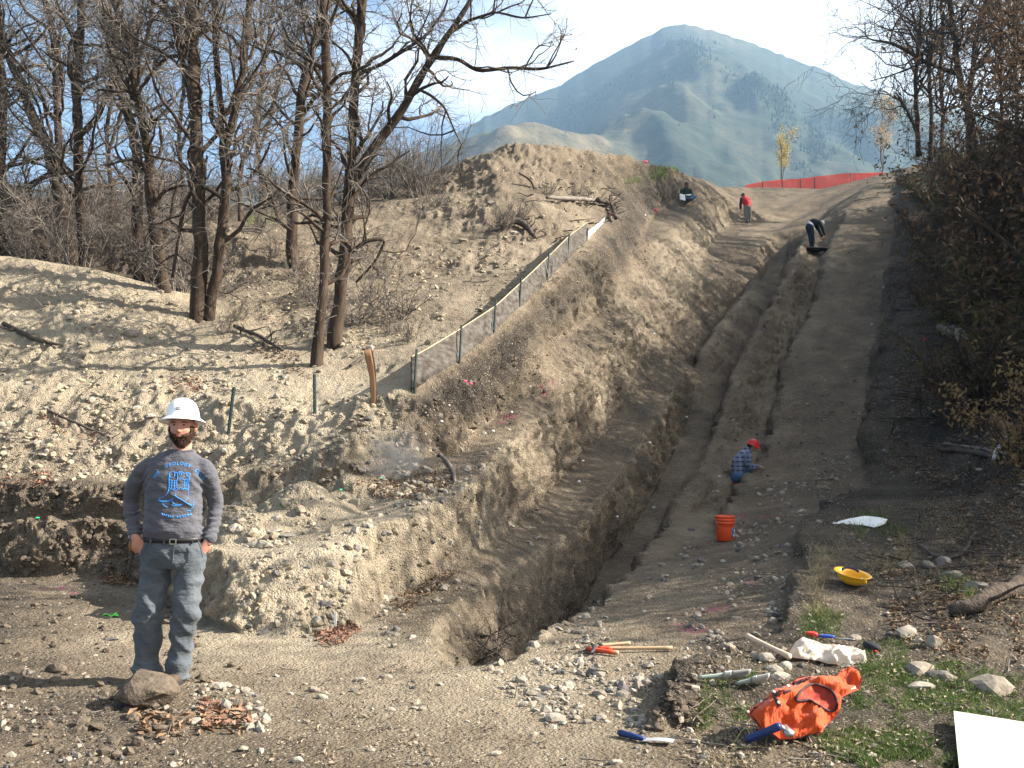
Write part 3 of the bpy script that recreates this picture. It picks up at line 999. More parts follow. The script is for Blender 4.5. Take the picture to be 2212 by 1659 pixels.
def leaves(mb, P, n, size, spread=.05, m=0, g=rng):
    """small folded leaf faces near the twig ends"""
    N, k, _ = P.shape
    idx = g.integers(0, N, n)
    t = g.uniform(.3, 1, n) * (k - 1); i = np.clip(t.astype(int), 0, k - 2); f = (t - i)[:, None]
    c = P[idx, i] * (1 - f) + P[idx, i + 1] * f + g.normal(size=(n, 3)) * spread
    s = g.uniform(*size, n)[:, None]
    a = g.normal(size=(n, 3)); a /= np.linalg.norm(a, axis=1, keepdims=True)
    b = g.normal(size=(n, 3)); b -= (b * a).sum(1, keepdims=True) * a; b /= np.linalg.norm(b, axis=1, keepdims=True)
    nn = np.cross(a, b)
    V = np.stack([c - a * s, c + b * s * .45 + nn * s * .2, c + a * s * 1.1, c - b * s * .45 + nn * s * .2], 1).reshape(-1, 3)
    o = np.arange(n)[:, None] * 4
    T = np.concatenate([o + np.array([[0, 1, 2]]), o + np.array([[0, 2, 3]])])
    mb.add(V, T=T, m=m)


def gnarl(P, Rr, amount):
    """uneven bark: swell the radii a little along the stem"""
    n = fbm(P * 3.1, 2)
    return Rr * (1 + amount * n)


def traced_tree(name, label, group, stems, base=None, Y=None, dense=1.0, leaf=0, leafm=None, twigm=None, cat='tree', seed=1, tw_r=.0042):
    """stems: list of lists of (vx, vy, width_px) in reference pixels, first point of the first is the foot"""
    g = np.random.default_rng(seed)
    if Y is None:
        p = ghit(*base); Y = p[1]
    foot = at(stems[0][0][0], stems[0][0][1], Y)
    t = thing(name, foot, label, cat, group)
    tr = MB(); limbs, lr_ = [], []
    for si, st in enumerate(stems):
        pts = []
        for k, (x, y, w) in enumerate(st):
            off = 0 if (si == 0 and k == 0) else 0.12 * Y / 16 * math.sin(si * 2.1 + k * .8 + seed)
            if si > 0 and k == 0:
                off = 0
            pts.append(at(x, y, Y + off))
        rr = [px(w, Y) / 2 for _, _, w in st]
        if si == 0:
            d = pts[0] - pts[1]; d /= np.linalg.norm(d)
            pts = [pts[0] + np.array([d[0] * .25, 0, -.35])] + pts; rr = [rr[0] * 1.25] + rr
        P, S = resample(pts, rr, 26)
        P = P + .35 * S[:, None] * np.stack([vnoise(P * 2.2 + seed), vnoise(P * 2.2 + seed + 9), 0 * S], 1)
        S = S * (1 + .16 * vnoise(P * 4 + 3))
        tr.tubes(P, S, sides=9, cap=True)
        limbs.append(P); lr_.append(S)
    LP, LR = np.stack(limbs), np.stack(lr_)
    sc = Y / 16.0
    b1, r1 = children(LP, LR, int(16 * dense * len(stems) ** .6) + 8, .22, (.9 * sc, 2.3 * sc), (35, 80), .28, 8, .26, .5, .012, .05, g=g)
    b2, r2 = children(b1, r1, int(150 * dense), .15, (.5 * sc, 1.3 * sc), (25, 70), .10, 7, .30, .6, .007, .02, .03, g=g)
    tr.tubes(b1, r1, sides=6)
    tr.build('trunk', M_bark, t)
    tw = MB()
    tw.tubes(b2, r2, sides=4)
    al = np.concatenate([b2]); ar = np.concatenate([r2])
    b3, r3 = children(al, ar, int(1050 * dense), .1, (.25 * sc, .8 * sc), (25, 75), .02, 4, .34, .7, tw_r, .009, .05, g=g)
    b4, r4 = children(LP, LR, int(220 * dense), .08, (.25 * sc, .7 * sc), (40, 100), .05, 5, .4, .2, tw_r, .007, .06, g=g)
    tw.tubes(b3, r3, sides=3); tw.tubes(b4, r4, sides=3)
    if leaf:
        leaves(tw, b3, leaf, (.018 * sc, .04 * sc), .02, m=1, g=g)
    tw.build('bare_twigs' if not leafm else 'crown', [twigm or M_twig, leafm or M_leaf_tan], t)
    return t


GL = 'bare trees standing on the left bank'
traced_tree('bare_tree', 'forked bare tree with one long limb reaching out over the spoil heap', GL, [
    [(722, 738, 36), (735, 640, 29), (745, 540, 27), (750, 440, 26), (757, 380, 24), (757, 300, 21), (765, 200, 20), (775, 100, 20), (785, 0, 20), (790, -90, 16)],
    [(752, 415, 22), (800, 322, 20), (855, 260, 19), (895, 190, 18), (935, 122, 17), (985, 50, 12), (1030, -20, 9), (1060, -90, 5)],
    [(938, 124, 10), (990, 126, 9), (1030, 155, 9), (1100, 146, 8), (1170, 150, 6), (1240, 132, 3)],
    [(762, 165, 10), (820, 142, 9), (880, 105, 8), (920, 78, 6), (962, 20, 5), (975, -40, 3)],
    [(898, 190, 7), (930, 205, 6), (960, 230, 5), (985, 290, 3), (1000, 320, 2)],
    [(965, 75, 8), (1010, 45, 7), (1070, 25, 5), (1130, 40, 4), (1190, 30, 2)],
    [(738, 560, 8), (790, 520, 8), (835, 515, 7), (815, 560, 6), (770, 610, 5)]], base=(722, 742), seed=11, dense=1.15, leaf=160)
traced_tree('bare_tree', 'slender straight bare tree just in front of the forked one', GL, [
    [(686, 788, 27), (692, 700, 23), (700, 600, 22), (705, 480, 20), (705, 380, 20), (705, 250, 20), (703, 150, 20), (698, 50, 18), (695, -80, 14)],
    [(704, 190, 9), (680, 150, 8), (655, 60, 6), (650, -20, 4)]], base=(686, 790), seed=12, dense=.9, leaf=80)
traced_tree('bare_tree', 'bare tree with a hooked low branch rooted in the spoil heap', GL, [
    [(631, 562, 26), (628, 480, 24), (632, 420, 22), (640, 330, 20), (645, 260, 20), (655, 180, 20), (680, 90, 16), (695, 20, 14), (705, -60, 10)],
    [(630, 500, 9), (602, 478, 9), (590, 430, 8), (570, 385, 5)],
    [(645, 262, 10), (680, 210, 9), (720, 180, 6)]], base=(631, 575), seed=13, dense=1.0, leaf=110)
traced_tree('bare_tree', 'thickest upright trunk, rising straight beyond the top of the mound', GL, [
    [(424, 690, 36), (430, 600, 33), (432, 500, 30), (428, 400, 27), (425, 330, 27), (421, 200, 29), (417, 100, 30), (413, 0, 30), (410, -80, 26)],
    [(420, 220, 12), (395, 150, 12), (382, 60, 10), (376, -40, 8)],
    [(428, 390, 9), (400, 440, 8), (385, 520, 7), (372, 600, 6)]], base=(424, 688), seed=14, dense=1.2, leaf=160)
traced_tree('bare_tree', 'trunk splitting into a tall narrow V above the mound', GL, [
    [(452, 690, 24), (465, 600, 22), (480, 500, 22), (490, 420, 22), (487, 312, 22), (472, 200, 14), (466, 100, 12), (460, 0, 12), (458, -80, 9)],
    [(488, 318, 18), (510, 240, 18), (525, 150, 16), (535, 50, 14), (542, -60, 11)]], base=(452, 692), seed=15, dense=1.0, leaf=100)
traced_tree('bare_tree', 'crooked trunk bent to one side with a kink near its top', GL, [
    [(304, 598, 26), (298, 500, 23), (295, 432, 22), (299, 324, 22), (288, 270, 22), (266, 223, 20), (250, 155, 20), (238, 70, 17), (216, 0, 14), (200, -70, 10)]], base=(304, 606), seed=16, dense=.9, leaf=80)
traced_tree('bare_tree', 'leaning trunk touching the crooked one beside it', GL, [
    [(357, 622, 30), (349, 580, 28), (335, 504, 26), (324, 396, 23), (320, 306, 20), (299, 234, 18), (288, 144, 18), (277, 72, 16), (245, 10, 14), (225, -60, 10)],
    [(290, 140, 10), (320, 80, 9), (330, 0, 8), (335, -60, 6)]], base=(357, 628), seed=17, dense=1.0, leaf=80)
traced_tree('bare_tree', 'dark trunk sweeping away to the edge of the picture as it climbs', GL, [
    [(152, 566, 32), (140, 486, 30), (126, 396, 27), (108, 324, 25), (72, 259, 22), (47, 180, 20), (18, 126, 18), (0, 65, 18), (-25, -20, 14)],
    [(128, 370, 17), (126, 252, 16), (122, 180, 16), (122, 108, 16), (108, 47, 14), (97, 0, 13), (88, -70, 10)]], base=(152, 572), seed=18, dense=1.2, leaf=100)
traced_tree('bare_tree', 'straight trunk with a thick side limb curving up in front of it', GL, [
    [(182, 582, 22), (180, 520, 22), (173, 414, 20), (169, 324, 20), (166, 234, 20), (166, 144, 20), (173, 72, 18), (176, 0, 16), (178, -70, 12)],
    [(171, 295, 13), (216, 245, 12), (238, 180, 11), (246, 110, 9), (252, 30, 6)]], Y=21.5, seed=19, dense=.9, leaf=60)
traced_tree('bare_tree', 'thin young tree with two wavy stems between two big trunks', GL, [
    [(520, 470, 10), (515, 390, 10), (525, 335, 9), (551, 281, 10), (565, 162, 9), (583, 65, 7), (592, -20, 5)],
    [(551, 275, 8), (590, 232, 8), (612, 150, 6), (642, 80, 5), (655, 0, 3)]], Y=25.5, seed=20, dense=.7, leaf=60)
traced_tree('bare_tree', 'dim trunk at the far edge, half lost among twigs', GL, [
    [(6, 560, 22), (10, 450, 20), (2, 330, 18), (8, 220, 17), (0, 100, 14), (-6, 0, 12)]], Y=23.0, seed=21, dense=1.0)
traced_tree('bare_tree', 'dead trunk leaning low across the dark thicket', GL, [
    [(110, 560, 18), (60, 470, 17), (0, 392, 16), (-60, 310, 14)]], Y=22.5, seed=22, dense=.5)
for q, (x, y0_, Yk, s) in enumerate(((235, 560, 27, 31), (560, 455, 31, 32), (390, 520, 30, 33))):
    traced_tree('bare_tree', ('spindly bare tree seen between the crooked and the straight trunk', 'spindly bare tree on the crest behind the hooked branch', 'spindly bare tree far behind the thickest trunk')[q], GL, [
        [(x, y0_, 11), (x + 8, 420, 10), (x - 6, 300, 9), (x + 10, 170, 8), (x + 2, 40, 6), (x + 8, -60, 4)],
        [(x - 2, 330, 7), (x + 30, 240, 6), (x + 42, 130, 4)]], Y=Yk, seed=s, dense=.8)

# trees on the right-hand hill
GR = 'bare trees on the shaded hill'
traced_tree('bare_tree', 'many-limbed bare tree with a limb reaching far out against the sky', GR, [
    [(2096, 330, 18), (2093, 240, 15), (2087, 213, 14), (2071, 171, 13), (2066, 107, 12), (2058, 53, 11), (2050, 0, 10), (2046, -60, 8)],
    [(2090, 222, 12), (2103, 160, 12), (2106, 93, 11), (2119, 45, 10), (2133, 0, 8), (2140, -50, 6)],
    [(2104, 150, 10), (2140, 107, 9), (2160, 72, 8), (2180, 35, 7), (2212, 0, 5)],
    [(2066, 160, 10), (1997, 133, 9), (1965, 112, 8), (1922, 91, 6), (1893, 88, 4), (1869, 84, 3), (1868, 50, 2)],
    [(1922, 91, 4), (1930, 60, 4), (1960, 10, 3)],
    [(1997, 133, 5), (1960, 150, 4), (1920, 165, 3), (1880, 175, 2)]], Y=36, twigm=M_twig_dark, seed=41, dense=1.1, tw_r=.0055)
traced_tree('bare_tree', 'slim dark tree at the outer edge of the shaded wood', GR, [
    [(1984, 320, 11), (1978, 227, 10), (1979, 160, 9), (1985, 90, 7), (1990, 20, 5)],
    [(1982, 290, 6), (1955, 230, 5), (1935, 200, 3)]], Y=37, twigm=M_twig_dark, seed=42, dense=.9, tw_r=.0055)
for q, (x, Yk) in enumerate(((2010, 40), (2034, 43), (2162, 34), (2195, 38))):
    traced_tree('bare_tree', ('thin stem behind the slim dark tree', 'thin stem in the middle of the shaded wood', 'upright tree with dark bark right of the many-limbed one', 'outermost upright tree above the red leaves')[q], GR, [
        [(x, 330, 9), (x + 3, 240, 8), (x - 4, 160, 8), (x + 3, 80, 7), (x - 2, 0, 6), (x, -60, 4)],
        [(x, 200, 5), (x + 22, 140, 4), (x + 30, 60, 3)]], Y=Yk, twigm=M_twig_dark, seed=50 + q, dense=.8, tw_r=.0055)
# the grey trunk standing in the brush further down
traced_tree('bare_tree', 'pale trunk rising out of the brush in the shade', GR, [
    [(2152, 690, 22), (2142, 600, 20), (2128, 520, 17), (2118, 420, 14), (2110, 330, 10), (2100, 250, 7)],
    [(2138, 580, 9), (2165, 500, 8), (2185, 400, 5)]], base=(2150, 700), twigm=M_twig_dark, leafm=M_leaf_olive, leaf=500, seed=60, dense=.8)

# ---- shrubs: several kinds, each copied
def shrub(name, label, cat, group, h, stems, twm, lm=None, nleaf=0, lsize=(.03, .06), seed=1, spread=.5, t2=260, t3=0, woody=.016, lspread=.04):
    g = np.random.default_rng(seed)
    t = thing(name, (0, -30, 0), label, cat, group)
    n = stems
    a = g.random(n) * 2 * np.pi
    k = 7
    P = np.zeros((n, k, 3)); P[:, 0] = np.stack([np.cos(a) * .12, np.sin(a) * .12, a * 0 - .15], 1) * (h / 2)
    d = np.stack([np.cos(a) * spread * g.uniform(.2, 1, n), np.sin(a) * spread * g.uniform(.2, 1, n), np.ones(n)], 1)
    Ls = h * g.uniform(.6, 1.05, n)
    for s in range(1, k):
        d = d + .14 * g.normal(size=(n, 3)); d /= np.linalg.norm(d, axis=1, keepdims=True)
        P[:, s] = P[:, s - 1] + d * (Ls / (k - 1))[:, None]
    Rr = np.linspace(woody * h / 2, .006, k)[None, :].repeat(n, 0)
    off = np.array((0, -30, 0.0))
    st = MB(); st.tubes(P + off, Rr, sides=5)
    b2, r2 = children(P, Rr, t2, .12, (h * .16, h * .42), (25, 65), .15, 6, .26, .6, .005, .012, g=g)
    st.tubes(b2 + off, r2, sides=3)
    if t3:
        b3, r3 = children(b2, r2, t3, .1, (h * .08, h * .22), (25, 75), .0, 4, .34, .7, .0038, .006, .03, g=g)
        st.tubes(b3 + off, r3, sides=3)
    else:
        b3 = b2
    st.build('stems', twm, t)
    if nleaf:
        lf = MB(); leaves(lf, b3 + off, nleaf, lsize, lspread, g=g)
        lf.build('foliage', lm, t)
    return t


def scatter_copies(protos, spots, labels=None, group=None, smin=.8, smax=1.25):
    """first uses of each kind move the kind itself, later ones are copies"""
    used = set()
    for k, p in enumerate(spots):
        j = k % len(protos)
        src = protos[j]
        s = random.uniform(smin, smax); r = random.uniform(0, 6.28)
        if j not in used:
            used.add(j)
            o = src; o.location = tuple(float(v) for v in p); o.rotation_euler = (0, 0, r); o.scale = (s, s, s)
        else:
            o = copy_thing(src, p, r, s)
        if labels:
            o['label'] = labels if isinstance(labels, str) else labels[j]
        if group:
            o['group'] = group


GT_ = 'bare grey shrubs in the thicket behind the big trunks'
lab = 'bare grey twiggy shrub in the thicket behind the big trunks'
th_p = [shrub('bare_shrub', lab, 'shrub', GT_, 2.5, 9, M_twig, seed=70 + q, t2=170, t3=620, spread=.6) for q in range(3)]
th_p += [shrub('bare_shrub', lab, 'shrub', GT_, 1.9, 8, M_twig_dark, M_leaf_rust, 160, (.02, .045), seed=74 + q, t2=150, t3=330, spread=.8) for q in range(2)]
spots = []
for Yk, nn, x0, x1 in ((21.5, 11, -260, 380), (24.5, 13, -300, 480), (28.5, 15, -350, 760), (33, 15, -350, 900), (38, 14, -300, 900)):
    for q in range(nn):
        vx = x0 + (x1 - x0) * (q + random.uniform(.1, .9)) / nn
        u = (vx - CX) / F_PX
        y = Yk + random.uniform(-1.6, 1.6)
        spots.append((u * y, y, gz(u * y, y) - .05))
lab2 = 'low dark shrub with a few rust leaves in the thicket behind the big trunks'
scatter_copies(th_p, spots, [lab, lab, lab, lab2, lab2], GT_, .7, 1.2)
# the grey bush on the crest by the pile and the brushwood heap
cb_ = shrub('bare_shrub', 'large pale grey bush on the crest left of the spoil peak', 'shrub', None, 3.2, 16, M_twig, seed=81, t2=420, t3=900, spread=.9)
p = at(860, 420, 29.5); cb_.location = (p[0], p[1], gz(p[0], p[1]) - .2); cb_.scale = (1.25,) * 3
cb2 = copy_thing(cb_, (0, 0, 0), 2.0, 1.0, 'smaller grey bush in front of the large one on the crest')
p = at(905, 430, 28.5); cb2.location = (p[0], p[1], gz(p[0], p[1]) - .1)
# dry weeds at the foot of the pile and on the slopes
GW = 'dry pale weeds on the spoil slopes'
labw = 'dry pale weed clump growing on the spoil slope'
wp = [shrub('dry_weed', labw, 'weed', GW, .7, 12, M_twig, M_leaf_tan, 60, (.012, .03), seed=90 + q, t2=150, spread=.9, woody=.008) for q in range(2)]
sp_ = []
for x, y in ((690, 660), (705, 690), (660, 640), (740, 600), (770, 560), (800, 650), (860, 690), (880, 740), (640, 600), (590, 560), (470, 640), (490, 590), (545, 610), (820, 600), (840, 720), (560, 500), (515, 690), (480, 720), (1180, 420), (1130, 480), (1090, 500), (1240, 430), (950, 450), (1010, 470), (780, 700), (690, 740)):
    p = ghit(x + random.uniform(-8, 8), y); sp_.append((p[0], p[1], p[2] - .05))
scatter_copies(wp, sp_, labw, GW, .7, 1.5)

# shaded hill: brush with dry leaves
GB = 'leafy dull brush on the shaded hill'
labb = 'dense brush with dull brown and olive leaves on the shaded hill'
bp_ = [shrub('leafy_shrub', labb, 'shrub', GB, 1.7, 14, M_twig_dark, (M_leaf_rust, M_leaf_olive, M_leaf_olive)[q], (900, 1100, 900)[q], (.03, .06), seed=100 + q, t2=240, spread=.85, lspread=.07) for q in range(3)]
sp_ = []
for Yk, nn, x0, x1 in ((15, 6, 2090, 2600), (18, 8, 2060, 2650), (22, 10, 2030, 2650), (26, 12, 2010, 2650), (31, 13, 2000, 2650), (36, 14, 2000, 2600), (42, 12, 2010, 2500)):
    for q in range(nn):
        vx = x0 + (x1 - x0) * (q + random.uniform(.1, .9)) / nn
        u = (vx - CX) / F_PX; y = Yk + random.uniform(-1.7, 1.7)
        sp_.append((u * y, y, gz(u * y, y) - .1))
labo_ = 'dense brush with dull olive leaves on the shaded hill'
labr_ = 'dense brush with dry brown leaves on the shaded hill'
scatter_copies(bp_, sp_, [labr_, labo_, labo_], GB, .75, 1.5)
# the rust-leaved bush nearest, lower right
rb = shrub('leafy_shrub', 'bushy shrub thick with pale rust leaves beside the cut log', 'shrub', None, 1.7, 16, M_twig_dark, M_leaf_tan, 2200, (.022, .05), seed=110, t2=320, spread=.9, lspread=.05)
p = at(2195, 880, 12.2); rb.location = (p[0] + .35, p[1], gz(p[0], p[1]) - .1)
# trees with dry leaves further up the hill, outside the view on the sunny side: their shade falls over the cut
GO = 'oaks with dry leaves on the hill'
labo = 'oak holding its dry brown leaves on top of the shaded hill'
op = []
for q in range(2):
    op.append(shrub('oak_tree', labo, 'tree', GO, 8.0, 9, M_bark, M_leaf_rust, 11500, (.040, .082), seed=120 + q, t2=420, spread=.44, woody=.035, lspread=.22))
OAKS = [(11.6, 13.0), (13.4, 15.5), (15.2, 18.0), (15.8, 20.5), (17.5, 22.5), (18.4, 25), (20.4, 27), (21.5, 30), (13.5, 12), (16.5, 14.5), (19, 18), (22, 23), (26, 28), (10.6, 12.6), (14.6, 17), (16.8, 21.2), (19.6, 26), (12.6, 11.2), (17.4, 19.6), (22, 28.5), (24.5, 32), (25.5, 34.5), (28, 31)]
scatter_copies(op, [(x, y, gz(x, y) - .1) for x, y in OAKS], labo, GO, .98, 1.25)

# two thin trees beyond the crest in autumn colour
def young(name, label, vx, vy0, vy1, Y, lm, n, seed, wide):
    g = np.random.default_rng(seed)
    b = at(vx, vy0, Y); top = at(vx, vy1, Y); h = top[2] - b[2]
    t = thing(name, b - np.array((0, 0, .3)), label, 'tree')
    k = 9
    zz = np.linspace(-.3, h, k)
    P = np.stack([b[0] + .05 * np.cumsum(g.normal(size=k)), b[1] + .05 * np.cumsum(g.normal(size=k)), b[2] + zz], 1)[None]
    Rr = np.linspace(.05, .012, k)[None]
    m = MB(); m.tubes(P, Rr, 6)
    P2 = P + np.array((.18, 0, 0)) * np.linspace(0, 1, k)[None, :, None] * 3; m.tubes(P2, Rr * .7, 6)
    PP = np.concatenate([P, P2]); RR = np.concatenate([Rr, Rr * .7])
    b1, r1 = children(PP, RR, 46, .25, (h * .15, h * wide), (30, 60), .5, 6, .16, .5, .008, .02, g=g)
    m.tubes(b1, r1, 4)
    b2, r2 = children(b1, r1, 160, .2, (h * .06, h * .16), (30, 70), .2, 4, .25, .6, .006, .01, g=g)
    m.tubes(b2, r2, 3)
    m.build('trunk', M_twig, t)
    lf = MB(); leaves(lf, b2, n, (.035, .07), .14, g=g)
    lf.build('foliage', lm, t)


young('young_tree', 'small tree with bright yellow leaves beyond the orange mesh fence', 1692, 392, 300, 60, M_leaf_gold, 1300, 5, .42)
young('young_tree', 'taller tree with sparse peach leaves at the edge of the shaded wood', 1903, 372, 228, 56, M_leaf_pale, 1300, 6, .45)
# ------------------------------------------------------------------ stones, gravel, litter, grass
M_stone_pale = mat('stone_pale', (.35, .31, .25), rough=.9, rgb2=(.24, .21, .17), nscale=14, bump=.6, bscale=40, spec=.2)
M_stone_grey = mat('stone_grey', (.19, .160, .125), rough=.9, rgb2=(.29, .245, .19), nscale=9, bump=.6, bscale=40, spec=.2)
M_stone_dark = mat('stone_dark', (.085, .08, .078), rough=.85, rgb2=(.15, .135, .125), nscale=9, bump=.5, bscale=40, spec=.25)
M_stone_dusty = mat('stone_dusty', (.36, .305, .215), rough=1, rgb2=(.27, .225, .16), nscale=14, bump=.6, bscale=40, spec=.05)
M_clod = mat('earth_clod', (.085, .066, .05), rough=1, rgb2=(.15, .12, .09), nscale=22, bump=1.0, bscale=50, spec=.05)
M_leaf_litter = mat('leaf_litter', (.15, .088, .052), rough=.85, rgb2=(.25, .17, .105), nscale=9, spec=.15)
M_leaf_litter2 = mat('leaf_litter_pale', (.30, .245, .175), rough=.85, rgb2=(.19, .14, .095), nscale=9, spec=.15)
M_leaf_red = mat('leaf_litter_red', (.20, .095, .065), rough=.85, rgb2=(.27, .165, .11), nscale=9, spec=.15)
M_grass = mat('grass_green', (.075, .125, .03), rough=.75, rgb2=(.16, .19, .06), nscale=5, trans=.25, spec=.2)
M_straw = mat('grass_straw', (.34, .28, .16), rough=.8, rgb2=(.22, .18, .10), nscale=5, trans=.2, spec=.2)

_t = (1 + 5 ** .5) / 2
ICO_V = np.array([(-1, _t, 0), (1, _t, 0), (-1, -_t, 0), (1, -_t, 0), (0, -1, _t), (0, 1, _t), (0, -1, -_t), (0, 1, -_t), (_t, 0, -1), (_t, 0, 1), (-_t, 0, -1), (-_t, 0, 1)], float)
ICO_V /= np.linalg.norm(ICO_V[0])
ICO_T = np.array([(0, 11, 5), (0, 5, 1), (0, 1, 7), (0, 7, 10), (0, 10, 11), (1, 5, 9), (5, 11, 4), (11, 10, 2), (10, 7, 6), (7, 1, 8), (3, 9, 4), (3, 4, 2), (3, 2, 6), (3, 6, 8), (3, 8, 9), (4, 9, 5), (2, 4, 11), (6, 2, 10), (8, 6, 7), (9, 8, 1)])


def _hull6():
    P = ICO_V[[0, 3, 4, 7, 8, 11]]; out = []
    for a in range(6):
        for b in range(a + 1, 6):
            for c in range(b + 1, 6):
                n = np.cross(P[b] - P[a], P[c] - P[a]); d = (P - P[a]) @ n
                if (d < 1e-9).all():
                    out.append((a, b, c))
                elif (d > -1e-9).all():
                    out.append((a, c, b))
    return np.array(out)


OCT_T = _hull6()


def subdiv(V, T):
    V = list(map(tuple, V)); mid = {}; out = []
    def m(a, b):
        k = (min(a, b), max(a, b))
        if k not in mid:
            v = (np.array(V[a]) + np.array(V[b])) / 2; v /= np.linalg.norm(v)
            mid[k] = len(V); V.append(tuple(v))
        return mid[k]
    for a, b, c in T:
        x, y, z = m(a, b), m(b, c), m(c, a)
        out += [(a, x, z), (b, y, x), (c, z, y), (x, y, z)]
    return np.array(V), np.array(out)


ICO2 = subdiv(ICO_V, ICO_T)
ICO3 = subdiv(*ICO2)


def facet_stone(g, size, base=ICO2, cuts=9, rough=.05):
    """convex angular stone: a ball cut by random planes"""
    V = base[0].copy()
    for _ in range(cuts):
        n = g.normal(size=3); n /= np.linalg.norm(n); d = g.uniform(.55, .85)
        s = V @ n
        V = V - np.maximum(0, s - d)[:, None] * n
    V = V * (1 + rough * vnoise(V * 3 + g.random() * 50))[:, None]
    V = V * np.asarray(size) / 2
    return V, base[1]


def random_rot(g, n):
    q = g.normal(size=(n, 4)); q /= np.linalg.norm(q, axis=1, keepdims=True)
    w, x, y, z = q.T
    return np.stack([np.stack([1 - 2 * (y * y + z * z), 2 * (x * y - z * w), 2 * (x * z + y * w)], -1),
                     np.stack([2 * (x * y + z * w), 1 - 2 * (x * x + z * z), 2 * (y * z - x * w)], -1),
                     np.stack([2 * (x * z - y * w), 2 * (y * z + x * w), 1 - 2 * (x * x + y * y)], -1)], 1)


def in_poly(P, poly):
    x, y = P[:, 0], P[:, 1]; r = np.zeros(len(P), bool); n = len(poly)
    for i in range(n):
        x1, y1 = poly[i]; x2, y2 = poly[(i + 1) % n]
        c = ((y1 > y) != (y2 > y)) & (x < (x2 - x1) * (y - y1) / (y2 - y1 + 1e-12) + x1)
        r ^= c
    return r


def spread(poly, n, clump=0.0, g=rng):
    poly = np.array(poly, float)
    lo, hi = poly.min(0), poly.max(0)
    P = lo + (hi - lo) * g.random((int(n * 3 + 10), 2))
    P = P[in_poly(P, poly)]
    if clump:
        f = fbm(np.concatenate([P * .018, np.zeros((len(P), 1))], 1) + 3, 3)
        P = P[g.random(len(P)) < np.clip(.5 + clump * f, .02, 1)]
    return P[:n]


def scatter_stones(mb, poly, n, size, clump=.8, mix=(.45, .4, .15), g=rng, alpha=1.9):
    P = spread(poly, n, clump, g)
    W, rows, cols = hit(P[:, 0], P[:, 1])
    n = len(W)
    if n == 0:
        return
    r = size[0] * (1 - g.random(n)) ** (-1 / alpha)
    r = np.clip(r, size[0], size[1])
    r = np.maximum(r, .85 * W[:, 1] / F_PX)          # nothing smaller than a pixel or so is built
    M = random_rot(g, n)
    S = np.stack([np.ones(n), g.uniform(.6, .95, n), g.uniform(.35, .75, n)], 1)
    J = g.uniform(.72, 1.15, (n, 12, 1))
    small = r < np.maximum(.022, 3.2 * W[:, 1] / F_PX)      # the small ones need fewer faces
    V = ICO_V[None] * J * S[:, None, :] * r[:, None, None]
    V = np.einsum('nij,nkj->nki', M, V)
    V[..., 2] *= .8
    V += (W + n1[rows, cols] * (r * g.uniform(-.15, .3, n))[:, None])[:, None, :]
    mk = g.choice(len(mix), n, p=np.array(mix) / sum(mix))
    for m in range(len(mix)):
        s = (mk == m) & ~small
        k = int(s.sum())
        if k:
            o = np.arange(k)[:, None, None] * 12
            mb.add(V[s].reshape(-1, 3), T=(ICO_T[None] + o).reshape(-1, 3), m=m)
        s = (mk == m) & small
        k = int(s.sum())
        if k:
            o = np.arange(k)[:, None, None] * 6
            mb.add(V[s][:, [0, 3, 4, 7, 8, 11]].reshape(-1, 3), T=(OCT_T[None] + o).reshape(-1, 3), m=m)


gv = MB()
g_ = np.random.default_rng(3)
# lit spoil on the left bank
scatter_stones(gv, [(0, 560), (200, 580), (430, 680), (700, 800), (850, 850), (930, 880), (700, 985), (480, 1035), (0, 1045)], 7500, (.009, .075), .8, (.20, .15, .03, .62), g_)
scatter_stones(gv, [(480, 490), (640, 500), (900, 430), (1000, 370), (1130, 310), (1280, 330), (1450, 360), (1340, 440), (1280, 540), (1100, 680), (900, 800), (720, 770), (500, 650)], 7500, (.011, .09), .9, (.18, .20, .05, .57), g_)
# cut faces and benches
scatter_stones(gv, [(480, 1040), (940, 870), (1300, 560), (1520, 400), (1640, 530), (1400, 800), (1100, 1150), (700, 1370), (520, 1370), (470, 1180)], 8500, (.009, .06), .9, (.12, .26, .14, .48), g_)
scatter_stones(gv, [(480, 1090), (740, 1020), (960, 990), (1060, 1010), (980, 1080), (760, 1160), (480, 1200)], 1700, (.010, .08), .9, (.40, .25, .05, .30), g_)
scatter_stones(gv, [(540, 1400), (900, 1240), (1200, 1050), (1290, 1090), (1150, 1200), (980, 1290), (900, 1400)], 1500, (.010, .06), .7, (.4, .45, .15), g_)
# right benches in the shade
scatter_stones(gv, [(1110, 1430), (1400, 1210), (1560, 900), (1720, 540), (1890, 400), (1930, 500), (1880, 800), (1860, 1060), (1730, 1170), (1690, 1370), (1480, 1430), (1400, 1500)], 7500, (.009, .060), 1.3, (.40, .45, .15), g_)
scatter_stones(gv, [(1780, 1110), (1860, 1050), (1860, 950), (1620, 1080), (1560, 1160), (1600, 1190)], 800, (.012, .07), .8, (.5, .4, .1), g_)
# rubble spread in front of the cut
scatter_stones(gv, [(1020, 1440), (1260, 1420), (1420, 1440), (1400, 1570), (1260, 1590), (1080, 1500)], 1200, (.008, .055), 1.2, (.55, .40, .05), g_)
scatter_stones(gv, [(380, 1470), (1000, 1440), (1420, 1480), (1420, 1659), (300, 1659)], 2200, (.005, .035), 1.4, (.35, .50, .15), g_, 2.6)
scatter_stones(gv, [(400, 1475), (560, 1480), (600, 1580), (420, 1580)], 320, (.008, .05), .9, (.6, .35, .05), g_)
scatter_stones(gv, [(0, 1250), (280, 1260), (300, 1659), (0, 1659)], 900, (.006, .030), .9, (.25, .35, .40), g_, 2.2)
